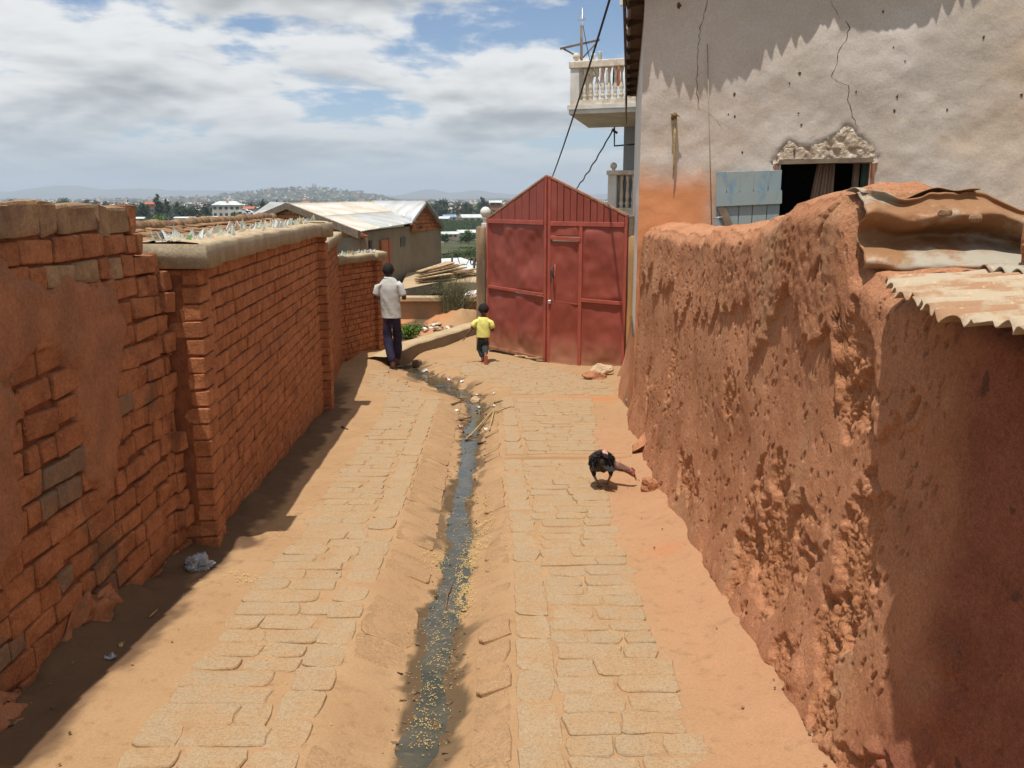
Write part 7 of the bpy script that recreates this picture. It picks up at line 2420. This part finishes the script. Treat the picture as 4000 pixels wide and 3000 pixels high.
def build_child():
    g = gpt(1886, 1417); G0 = Vector((g.x, g.y, g.z + 0.008))
    t = thing('person', G0, 'small child in yellow T-shirt and dark trousers running by the gate', 'person')
    Lx = lambda *p: (p[0] + G0.x, p[1] + G0.y, p[2] + G0.z) + tuple(p[3:])
    ch = lambda pts: [Lx(*p) for p in pts]
    pelvis = (0.01, 0.0, 0.43, 0.085, 0.075)
    body = [
        ch([pelvis, (0.01, 0.01, 0.56, 0.08, 0.07), (0.01, 0.03, 0.68, 0.085, 0.065), (0.01, 0.04, 0.735, 0.06, 0.05), (0.01, 0.05, 0.78, 0.036, 0.036), (0.012, 0.06, 0.82, 0.034, 0.034)]),
        ch([(0.01, 0.03, 0.68, 0.085, 0.065), (-0.10, 0.03, 0.69, 0.036, 0.036), (-0.165, -0.01, 0.595, 0.030, 0.030), (-0.225, -0.05, 0.51, 0.024, 0.024), (-0.275, -0.05, 0.445, 0.017, 0.014)]),
        ch([(0.01, 0.03, 0.68, 0.085, 0.065), (0.12, 0.03, 0.69, 0.036, 0.036), (0.16, 0.0, 0.59, 0.030, 0.030), (0.165, 0.03, 0.525, 0.026, 0.026), (0.12, 0.14, 0.56, 0.017, 0.014)]),
        ch([pelvis, (-0.04, 0.0, 0.40, 0.06, 0.06), (-0.045, 0.05, 0.24, 0.042, 0.042), (-0.01, 0.03, 0.12, 0.035, 0.035), (0.0, 0.0, 0.055, 0.026, 0.026), (-0.005, -0.01, 0.022, 0.026, 0.02), (-0.02, 0.07, 0.016, 0.027, 0.012)]),
        ch([pelvis, (0.055, 0.0, 0.40, 0.06, 0.06), (0.035, 0.0, 0.245, 0.042, 0.042), (0.045, -0.13, 0.20, 0.034, 0.034), (0.055, -0.20, 0.165, 0.026, 0.026), (0.06, -0.225, 0.135, 0.027, 0.022), (0.055, -0.205, 0.045, 0.030, 0.014), (0.05, -0.19, 0.015, 0.026, 0.010)]),
    ]
    body += hand_chains(Lx(-0.275, -0.05, 0.445), (-0.45, 0, -0.9), (0, 1, 0), (1, 0, -0.4), 0.55)
    body += hand_chains(Lx(0.12, 0.14, 0.56), (-0.3, 0.9, 0.2), (-1, 0, 0), (0, 0, 1), 0.55)
    bm_ = skin_mesh('body', body, Lx(0.01, 0.0, 0.43))
    hc = Lx(0.015, 0.07, 0.875)
    obj('body', join_mesh('body', [bm_, head_mesh(hc, 0.158, 0.182, 0.192, 0.15, -0.12)]), M['skin'], t)
    obj('hair', hair_mesh(hc, 0.162, 0.186, 0.194, 0.15, -0.12, 9), M['hair'], t)
    X, Yv = Vector((1, 0, 0)), Vector((0, 1, 0))
    rings = [(Lx(0.01, -0.002, 0.43), 0.116, 0.092, X, Yv), (Lx(0.01, 0.0, 0.47), 0.114, 0.09, X, Yv), (Lx(0.01, 0.008, 0.56), 0.108, 0.085, X, Yv), (Lx(0.01, 0.02, 0.65), 0.112, 0.084, X, Yv), (Lx(0.01, 0.03, 0.71), 0.108, 0.074, X, Yv), (Lx(0.012, 0.038, 0.745), 0.080, 0.060, X, Yv), (Lx(0.012, 0.042, 0.757), 0.062, 0.052, X, Yv)]
    rr = []
    for a, b in zip(rings[:-1], rings[1:]):
        for k in range(4):
            f = k / 4; rr.append((Vector(a[0]).lerp(Vector(b[0]), f), a[1] + (b[1] - a[1]) * f, a[2] + (b[2] - a[2]) * f, X, Yv))
    rr.append((Vector(rings[-1][0]), *rings[-1][1:]))
    V, Fc = loft(rr, 36, False)
    sm = mesh('shirt', V, Fc, True); folds(sm, 0.008, 14, 51)
    shirt = obj('shirt', sm, M['shirt_yellow'], t); shirt.modifiers.new('thickness', 'SOLIDIFY').thickness = 0.003
    for p0, p1, p2 in (((-0.06, 0.03, 0.705), (-0.115, 0.02, 0.675), (-0.165, -0.008, 0.605)), ((0.08, 0.03, 0.705), (0.135, 0.02, 0.675), (0.172, 0.0, 0.58))):
        p0, p1, p2 = (Vector(Lx(*q)) for q in (p0, p1, p2))
        d = (p2 - p1).normalized(); ax = d.cross(Yv).normalized()
        V, Fc = loft([(p0, 0.034, 0.048, ax, Yv), (p1, 0.040, 0.050, ax, Yv), (p1.lerp(p2, 0.5), 0.041, 0.048, ax, Yv), (p2, 0.041, 0.046, ax, Yv)], 20, False)
        o = obj('sleeve', mesh('sleeve', V, Fc, True), M['shirt_yellow'], shirt); o.modifiers.new('thickness', 'SOLIDIFY').thickness = 0.003
    tr = skin_mesh('trousers', [
        ch([(0.01, 0.0, 0.455, 0.098, 0.085), (0.01, 0.0, 0.40, 0.104, 0.088)]),
        ch([(0.01, 0.0, 0.40, 0.104, 0.088), (-0.045, 0.01, 0.34, 0.066, 0.07), (-0.05, 0.048, 0.24, 0.058, 0.060), (-0.015, 0.03, 0.13, 0.046, 0.048), (-0.004, 0.01, 0.085, 0.038, 0.040)]),
        ch([(0.01, 0.0, 0.40, 0.104, 0.088), (0.06, 0.01, 0.34, 0.066, 0.07), (0.035, -0.01, 0.255, 0.060, 0.062), (0.045, -0.12, 0.205, 0.050, 0.052), (0.053, -0.175, 0.178, 0.040, 0.042)])], Lx(0.01, 0.0, 0.40))
    folds(tr, 0.008, 14, 53)
    obj('trousers', tr, M['trousers_slate'], t)
    # sandals: one flat on the ground, one showing its sole
    prof = [(-0.028, -0.075), (0.0, -0.085), (0.028, -0.075), (0.030, 0.0), (0.035, 0.055), (0.0, 0.088), (-0.034, 0.055), (-0.028, 0.0)]
    prism('sandal', [Vector(Lx(-0.012 + x, 0.035 + y, -0.004)) for x, y in prof], (0, 0, 0.014), M['sandal_orange'], t, 0.003)
    c = Vector(Lx(0.058, -0.242, 0.085)); u = Vector((-0.06, 0.17, -0.98)).normalized(); s = Vector((0.99, 0.03, -0.05)).normalized(); n = s.cross(u).normalized()
    prism('sandal', [c + s * x * 1.08 + u * y for x, y in prof], n * (-0.014 if n.y < 0 else 0.014), M['sandal_orange'], t, 0.003)


build_man()
build_child()


# ================================================================== BIRDS
def build_hen():
    g = gpt(2356, 1908); G0 = Vector((g.x, g.y, g.z + 0.004))
    t = thing('hen', G0, 'black bare-necked chicken pecking on the paving by the mud wall', 'chicken')
    Lx = lambda x, y, z: Vector((G0.x + x, G0.y + y, G0.z + z))
    # seen from behind: tail end towards the camera, breast away, neck reaching right
    rings = []
    spec = [(-0.145, 0.222, 0.016, 0.016), (-0.125, 0.216, 0.044, 0.046), (-0.09, 0.205, 0.070, 0.068), (-0.04, 0.193, 0.084, 0.080), (0.02, 0.182, 0.088, 0.078), (0.08, 0.170, 0.080, 0.068), (0.13, 0.160, 0.058, 0.052), (0.17, 0.155, 0.030, 0.030)]
    for y, z, rx, rz in spec: rings.append((Lx(-0.02 + 0.16 * max(0, y), y, z + 0.012), rx, rz, Vector((1, 0, 0)), Vector((0, 0, 1))))
    V, Fc = loft(rings, 28)
    me = mesh('body', V, Fc, True)
    bm = bmesh.new(); bm.from_mesh(me); bmesh.ops.subdivide_edges(bm, edges=bm.edges, cuts=1, use_grid_fill=True, smooth=0.6); bm.to_mesh(me); bm.free()
    folds(me, 0.009, 28, 61)
    me.polygons.foreach_set('use_smooth', np.ones(len(me.polygons), bool))
    b = obj('body', me, M['feather_black'], t)
    # ruffled feathers over the body
    r = np.random.default_rng(4)
    n = 420
    Vf, Ff = [], []
    for k in range(n):
        a = r.uniform(-0.35, math.pi + 0.35); y = r.uniform(-0.13, 0.12)
        z = np.interp(y, [s[0] for s in spec], [s[1] for s in spec]) + 0.012; rx = np.interp(y, [s[0] for s in spec], [s[2] for s in spec]); rz = np.interp(y, [s[0] for s in spec], [s[3] for s in spec])
        nrm = Vector((math.cos(a), -0.15, math.sin(a))).normalized()
        p = Lx(-0.02 + 0.16 * max(0, y) + rx * math.cos(a), y, z + rz * math.sin(a))
        if abs(p.x - (G0.x + 0.0)) < 0.022 and math.sin(a) > 0.8 and -0.10 < y < -0.02: continue
        d = Vector((0.25 * math.cos(a), -1, -0.25)).normalized(); d = (d - nrm * d.dot(nrm)).normalized(); s = nrm.cross(d)
        L, w = r.uniform(0.022, 0.04), r.uniform(0.007, 0.012)
        o = len(Vf)
        Vf += [p - s * w + nrm * 0.002, p + s * w + nrm * 0.002, p + d * L + s * w * 0.7 + nrm * r.uniform(0.004, 0.014), p + d * L * 1.25 + nrm * r.uniform(0.004, 0.018), p + d * L - s * w * 0.7 + nrm * r.uniform(0.004, 0.014)]
        Ff.append((o, o + 1, o + 2, o + 3, o + 4))
    obj('feathers', mesh('feathers', Vf, Ff), M['feather_black'], t, kind='stuff')
    # short ragged tail and drooping wings
    for sg in (-1, 1):
        pts = [(-0.05, 0.235), (0.06, 0.22), (0.05, 0.16), (-0.02, 0.145), (-0.10, 0.15), (-0.14, 0.165), (-0.12, 0.21)]
        prism('wing', [Lx(-0.012 + sg * (0.080 - 0.12 * max(0, -y - 0.04)), y, z) for y, z in pts], (sg * 0.012, 0, 0), M['feather_black'], t, 0.003)
    tail = [(0.00, -0.12, 0.25), (0.03, -0.14, 0.225), (0.055, -0.195, 0.18), (0.02, -0.175, 0.17), (-0.01, -0.16, 0.18), (-0.03, -0.145, 0.21)]
    prism('tail', [Lx(*p) for p in tail], (0.0, 0.012, 0.008), M['feather_black'], t, 0.002)
    # bald pink patch on the rump
    me = rock_mesh('bald_patch', 0.045, 0.05, 0.02, 3, 2, 0.9); o = obj('bald_patch', me, M['bird_pink'], t); o.location = Lx(0.0, -0.075, 0.280); o.rotation_euler = (0.7, 0, 0.3)
    # neck stretched to the right, head down
    neck = skin_mesh('neck', [[(*Lx(0.05, 0.07, 0.155), 0.05, 0.05), (*Lx(0.105, 0.06, 0.135), 0.034, 0.034), (*Lx(0.15, 0.045, 0.128), 0.026, 0.026), (*Lx(0.19, 0.035, 0.112), 0.025, 0.025), (*Lx(0.215, 0.03, 0.092), 0.024, 0.022), (*Lx(0.232, 0.028, 0.07), 0.014, 0.013)]], Lx(0.105, 0.06, 0.135))
    nk = obj('neck', neck, M['bird_neck'], t)
    tube('beak', [Lx(0.230, 0.027, 0.075), Lx(0.240, 0.026, 0.055), Lx(0.243, 0.025, 0.036)], [0.011, 0.007, 0.001], M['bird_leg'], nk, 8)
    o = obj('face', rock_mesh('face', 0.05, 0.052, 0.04, 8, 2, 0.4), M['bird_skin'], nk); o.location = Lx(0.205, 0.030, 0.100); o.rotation_euler = (0, 0.7, 0)
    o = obj('comb', rock_mesh('comb', 0.035, 0.008, 0.018, 9, 2, 0.8), M['bird_skin'], nk); o.location = Lx(0.218, 0.03, 0.122); o.rotation_euler = (0, 0.8, 0)
    # legs: feathered thigh, hock bent back, shank, spread toes
    for sg, x0, xf, yf in ((-1, -0.065, -0.03, -0.02), (1, 0.05, 0.03, 0.03)):
        hip, knee, hock, ank = Lx(x0 * 0.9, 0.02, 0.17), Lx(x0 * 1.12, 0.045, 0.125), Lx(x0 * 1.05, -0.015 + yf * 0.3, 0.090), Lx(xf, yf, 0.010)
        th = tube('thigh', [hip, knee, hock], [0.036, 0.028, 0.012], M['feather_black'], t, 10)
        lg = tube('shank', [hock, hock.lerp(ank, 0.5), ank], [0.010, 0.008, 0.008], M['bird_leg'], t, 8)
        for a in (-0.5, 0.0, 0.5, math.pi):
            L = 0.045 if a != math.pi else 0.02
            dx, dy = math.sin(a) * L, math.cos(a) * L
            tube('toe', [ank, ank + Vector((dx * 0.6, dy * 0.6, -0.001)), ank + Vector((dx, dy, -0.008))], [0.006, 0.005, 0.002], M['bird_leg'], lg, 6)


def build_chick():
    g = gpt(2453, 1600); G0 = Vector((g.x, g.y, g.z + 0.002))
    t = thing('chick', G0, 'small grey chick at the foot of the mud wall', 'chick')
    Lx = lambda x, y, z: Vector((G0.x + x, G0.y + y, G0.z + z))
    X, Z = Vector((1, 0, 0)), Vector((0, 0, 1))
    V, Fc = loft([(Lx(0, -0.05, 0.07), 0.008, 0.008, X, Z), (Lx(0, -0.03, 0.066), 0.026, 0.026, X, Z), (Lx(0, 0, 0.062), 0.033, 0.032, X, Z), (Lx(0, 0.03, 0.064), 0.027, 0.028, X, Z), (Lx(0, 0.05, 0.075), 0.014, 0.016, X, Z)], 16)
    me = mesh('body', V, Fc, True); folds(me, 0.003, 60, 3)
    obj('body', me, M['feather_grey'], t)
    o = obj('head', rock_mesh('head', 0.034, 0.036, 0.034, 5, 2, 0.2), M['feather_grey'], t); o.location = Lx(0.012, 0.055, 0.095)
    tube('beak', [Lx(0.02, 0.068, 0.095), Lx(0.026, 0.082, 0.090)], [0.005, 0.001], M['bird_leg'], t, 6)
    tube('tail', [Lx(0, -0.045, 0.07), Lx(-0.004, -0.075, 0.085)], [0.010, 0.003], M['feather_black'], t, 6)
    for s in (-1, 1):
        tube('leg', [Lx(s * 0.014, 0.0, 0.045), Lx(s * 0.014, -0.008, 0.022), Lx(s * 0.015, 0.0, 0.001)], [0.006, 0.004, 0.003], M['bird_leg'], t, 6)
        tube('foot', [Lx(s * 0.015, -0.006, 0.002), Lx(s * 0.017, 0.018, 0.001)], [0.004, 0.002], M['bird_leg'], t, 6)


build_hen()
build_chick()


# ================================================================== STONES, LITTER, HUSKS
def lie(o, px, py, dz=0.0, rot=(0, 0, 0)):
    p = gpt(px, py); o.location = (p.x, p.y, p.z + dz); o.rotation_euler = rot; return o


def small_things():
    def rock(px, py, s, seed, m, lab, rot=(0, 0, 0), sub=3, dz=None, nm='stone', cat='stone', group=None):
        o = obj(nm, rock_mesh(nm, *s, seed, sub, 0.5), M[m], None, label=lab, cat=cat, group=group)
        return lie(o, px, py, s[2] * 0.40 if dz is None else dz, rot)
    rock(2318, 1478, (0.32, 0.22, 0.13), 71, 'red_stone', 'flat red stone lying in front of the gate', (0, 0.05, 0.1), 4)
    rock(2352, 1462, (0.30, 0.22, 0.14), 72, 'pale_stone', 'pale block leaning on the red stone by the gate', (0.05, -0.2, 0.5), 4, 0.10)
    rock(2505, 1778, (0.09, 0.20, 0.22), 73, 'red_stone', 'reddish stone slab tipped against the foot of the mud wall', (0.15, 0.65, -0.3), 4, 0.05)
    rock(2535, 1930, (0.10, 0.10, 0.10), 74, 'red_stone', 'small dark clod at the wall foot right of the chicken', (0, 0, 0.4), 3)
    # gutter dam
    base = base_z
    def wz(y): return float(base_z(y)) - 0.1105
    r = random.Random(31)
    p = gpt(1856, 1575)
    o = obj('stone', rock_mesh('stone', 0.11, 0.09, 0.09, 75, 3, 0.5), M['pale_stone'], None, label='knobbly pale stone standing in the gutter water', cat='stone'); o.location = (p.x, p.y, wz(p.y) + 0.035)
    p = gpt(1628, 1432)
    o = obj('brick', boxm('brick', 0.15, 0.09, 0.11, 0.012, 0.01, 4), M['burnt_brick'], None, label='blackened brick standing in the gutter near the man', cat='brick'); o.location = (p.x, p.y, float(gz(p.x, p.y)) + 0.05); o.rotation_euler = (0.1, 0.1, 0.3)

    def twig(pts, rad, lab, m='twig'):
        q = []
        for (px, py, dz) in pts:
            g = gpt(px, py); z = max(g.z, wz(g.y)); q.append((g.x, g.y, z + dz))
        return tube('twig', q, [rad] * (len(q) - 1) + [rad * 0.4], M[m], None, 6, label=lab, cat='twig', group='twigs in the gutter')
    twig([(1912, 1690, 0.02), (1930, 1610, 0.03), (1928, 1612, 0.03), (1840, 1705, 0.015), (1815, 1725, 0.01)], 0.009, 'long bent reed lying across the gutter', 'straw')
    twig([(1935, 1613, 0.02), (2000, 1590, 0.012)], 0.008, 'thin reed on the right slope of the gutter', 'straw')
    twig([(1765, 1582, 0.012), (1812, 1572, 0.02)], 0.016, 'dark stick on the left of the silt dam')
    twig([(1930, 1578, 0.015), (1965, 1571, 0.02)], 0.012, 'dark stick on the right of the silt dam')
    twig([(1818, 1725, 0.012), (1862, 1718, 0.02)], 0.012, 'short reddish stick where the reed ends')
    twig([(1868, 1738, 0.012), (1898, 1732, 0.018)], 0.014, 'muddy curved stick below the reed')
    twig([(1795, 1645, 0.012), (1842, 1640, 0.03)], 0.014, 'muddy stick left of the water under the dam')
    twig([(1858, 1505, 0.01), (1885, 1495, 0.012)], 0.01, 'dark stick at the bend of the gutter')
    twig([(1740, 2390, 0.004), (1748, 2330, 0.004), (1770, 2280, 0.006)], 0.005, 'thin stalk floating among the husks')
    twig([(585, 2430, 0.01), (618, 2405, 0.02)], 0.004, 'thin pale stalk on the shaded strip under the old wall', 'straw')
    twig([(1335, 1672, 0.008), (1360, 1683, 0.008)], 0.012, 'short grey stick on the dirt left of the paving')

    def scrap(px, py, w, h, m, lab, seed, dz=0.015, nm='litter'):
        rr = np.random.default_rng(seed)
        U, V = np.meshgrid(np.linspace(-0.5, 0.5, 9), np.linspace(-0.5, 0.5, 9))
        g = gpt(px, py); z = max(g.z, wz(g.y))
        Z = 0.25 * w * fbm(U * 4 + seed, V * 4, 0, seed, 3) + dz
        keep = (np.hypot(U, V) + 0.18 * fbm(U * 5, V * 5, 0, seed + 1, 2))[:-1, :-1] < 0.52
        me, _ = gridmesh(nm, np.stack([U * w * 0.7, V * h * 0.7, Z * 0.7], -1), keep=keep)
        o = obj(nm, me, M[m], None, label=lab, cat='litter', group='litter'); o.location = (g.x, g.y, z); o.rotation_euler = (0, 0, seed)
        o.modifiers.new('thickness', 'SOLIDIFY').thickness = 0.002
    scrap(1798, 1672, 0.13, 0.05, 'litter_pink', 'pink wrapper on the left gutter slope', 1)
    scrap(1748, 1480, 0.17, 0.06, 'litter_pink', 'pink wrapper floating at the bend of the gutter', 2)
    scrap(1870, 1597, 0.06, 0.05, 'litter_white', 'white scrap just below the knobbly stone', 3, 0.03)
    scrap(1927, 1592, 0.06, 0.06, 'litter_white', 'white scrap right of the knobbly stone', 4, 0.03)
    scrap(1895, 1687, 0.09, 0.05, 'litter_white', 'white foil lump beside the long reed', 5, 0.03)
    scrap(1804, 1492, 0.10, 0.05, 'litter_white', 'white scrap on the right edge at the gutter bend', 6, 0.03)
    scrap(1755, 1489, 0.12, 0.05, 'litter_white', 'pale scrap floating below the pink wrapper', 7, 0.02)
    scrap(1930, 1543, 0.07, 0.04, 'litter_white', 'white scrap upstream right of the silt dam', 8, 0.02)
    scrap(1863, 1545, 0.05, 0.04, 'litter_white', 'small white scrap upstream of the knobbly stone', 9, 0.02)
    scrap(1660, 1456, 0.16, 0.08, 'shirt_grey', 'grey rag in the gutter below the blackened brick', 10, 0.03)
    scrap(1781, 1608, 0.10, 0.05, 'litter_white', 'dirty white scrap at the left end of the silt dam', 12, 0.02)
    scrap(430, 2585, 0.07, 0.04, 'clear_plastic', 'shiny crumpled foil in the shade under the old wall', 13, 0.015)
    scrap(475, 2535, 0.05, 0.02, 'straw', 'small yellowish leaf scrap by the foil', 14, 0.01)
    # crumpled clear bag by the first pier
    bm = bmesh.new(); bmesh.ops.create_icosphere(bm, subdivisions=4, radius=1)
    for v in bm.verts:
        c = v.co; f = 1 + 0.35 * float(fbm(c.x * 2.3, c.y * 2.3, c.z * 2.3, 91, 4)) - 0.25 * abs(float(fbm(c.x * 4, c.y * 4, c.z * 4, 95, 3)))
        v.co = Vector((c.x * 0.075, c.y * 0.07, max(-0.03, c.z * 0.05))) * f
    o = obj('plastic_bag', bm_mesh('plastic_bag', bm, False), M['clear_plastic'], None, label='crumpled grey plastic bag at the foot of the first pier', cat='bag')
    lie(o, 772, 2225, 0.02)
    # fallen clods and pebbles, each its own piece
    rr = random.Random(77)
    for k in range(40):
        side = rr.random()
        if side < 0.55: x, y = rr.uniform(0.80, 1.0), rr.uniform(2.2, 9)
        elif side < 0.8: x, y = rr.uniform(-1.78, -1.45), rr.uniform(2.3, 4.6)
        else: x, y = rr.uniform(-1.2, 0.9), rr.uniform(2.2, 10)
        s = rr.uniform(0.006, 0.014)
        if k < 6: me_ = None
        o = obj('pebble', rock_mesh('pebble', s, s * rr.uniform(0.7, 1), s * 0.7, 300 + k, 1), M['red_stone'] if k % 3 else M['twig'], None, label='crumb of dried earth lying loose on the lane', cat='pebble', group='loose crumbs of earth')
        o.location = (x, y, float(gz(x, y)) + s * 0.3 + 0.006)


small_things()


def build_husks():
    """spilled rice husks: far too many to count"""
    r = np.random.default_rng(21)
    pts = []
    def patch(px, py, sx, sy, n, float_=False):
        for _ in range(n):
            x, y = r.normal(px, sx), r.normal(py, sy)
            pts.append((x, y, float_))
    # floating and stranded along the right bank of the gutter
    for k in range(70):
        t = k / 70
        py = 1990 + 420 * t; px = 1895 - 110 * t + 12 * math.sin(t * 9)
        patch(px, py, 22 - 4 * t, 14, 52)
    for k in range(60):
        t = k / 60
        py = 2020 + 900 * t; px = np.interp(py, [2000, 2200, 2500, 2950], [1830, 1790, 1715, 1650])
        patch(px + 4, py, 42 - 6 * t, 22, 26, True)
    patch(1690, 2170, 34, 20, 360); patch(1860, 1955, 26, 8, 240); patch(1720, 2200, 20, 30, 180)
    patch(1930, 2130, 45, 22, 150)
    for px, py, sx, sy, n in ((1250, 1990, 60, 14, 240), (1330, 1965, 70, 9, 240), (1420, 1965, 45, 10, 150), (1290, 2030, 50, 10, 110), (930, 2250, 22, 8, 210), (960, 2280, 34, 10, 130), (1100, 2090, 90, 14, 90), (1400, 1910, 70, 14, 60),
                              (2265, 1935, 30, 18, 150), (2230, 1995, 30, 8, 110), (2280, 2010, 30, 8, 90), (2262, 2040, 14, 16, 70), (2350, 1870, 30, 10, 110), (2110, 2080, 8, 30, 80), (2390, 1775, 30, 6, 60), (2070, 1640, 10, 40, 70), (2120, 1610, 16, 8, 25),
                              (1500, 2000, 20, 60, 110), (1440, 2080, 50, 30, 60), (1240, 2250, 120, 40, 80), (1100, 2500, 150, 120, 120), (2350, 2150, 120, 60, 60)):
        patch(px, py, sx, sy, n)
    V, Fq = [], []
    keep = fbm(np.array([p[0] for p in pts]) / 26, np.array([p[1] for p in pts]) / 14, 0, 17, 3) + r.normal(0, 0.25, len(pts))
    for (px, py, fl), kp in zip(pts, keep):
        if kp < -0.12: continue
        d = ray(px, py)
        if d.z >= -0.05: continue
        t = HC / (-(d.z + 0.077 * d.y))
        x, y = t * d.x, t * d.y
        for _ in range(3):
            zz = float(gz(x, y, False)); t = (zz - HC) / d.z; x, y = t * d.x, t * d.y
        z = max(float(gz(x, y)), float(base_z(y)) - 0.1105) + 0.0085
        if abs(x - float(gx(y))) < 0.12: z = max(float(base_z(y)) - 0.1075 + 0.012 * float(fbm(x * 1.3, y * 1.3, 0, 3, 3)), float(gz(x, y)) + 0.003)
        elif x > float(gx(y)) + 0.12 and x < float(gx(y)) + 0.26: z += 0.004
        a = r.uniform(0, 6.28); L = r.uniform(0.0026, 0.0062); w = 0.0004 + L * 0.3; c, s = math.cos(a), math.sin(a); tl = r.uniform(-0.002, 0.002)
        o = len(V)
        V += [(x - c * L, y - s * L, z - tl), (x + s * w, y - c * w, z + 0.001), (x + c * L, y + s * L, z + tl), (x - s * w, y + c * w, z + 0.001), (x, y, z + 0.0028)]
        Fq += [(o, o + 1, o + 4), (o + 1, o + 2, o + 4), (o + 2, o + 3, o + 4), (o + 3, o, o + 4)]
    obj('rice_husks', mesh('rice_husks', V, Fq), M['husk'], None, label='golden rice husks spilled along the gutter and paving', cat='husks', kind='stuff')


build_husks()


def build_silt():
    r = np.random.default_rng(8)
    V, Fq = [], []
    for _ in range(900):
        y = 2.0 + 12 * r.random() ** 1.3; sd = r.choice((-1, 1))
        x = float(gx(y)) + sd * abs(r.normal(0.075, 0.03)) * float(np.interp(y, [10.4, 11.6], [1, 1.8]))
        s = r.uniform(0.003, 0.011) * (1.6 if y > 8.5 else 1)
        z = float(gz(x, y)) + s * 0.2
        o = len(V); c = np.array([x, y, z])
        p = r.normal(size=(5, 3)) * s * np.array([1, 1, 0.5])
        V += [tuple(c + q) for q in p]
        Fq += [tuple(o + i for i in f) for f in ((0, 1, 2), (0, 2, 3), (0, 3, 4), (1, 2, 4), (2, 3, 4), (0, 1, 4))]
    obj('gutter_silt', mesh('gutter_silt', V, Fq), M['twig'], None, label='dark bits of silt and rubbish along the gutter edges', cat='silt', kind='stuff')


build_silt()
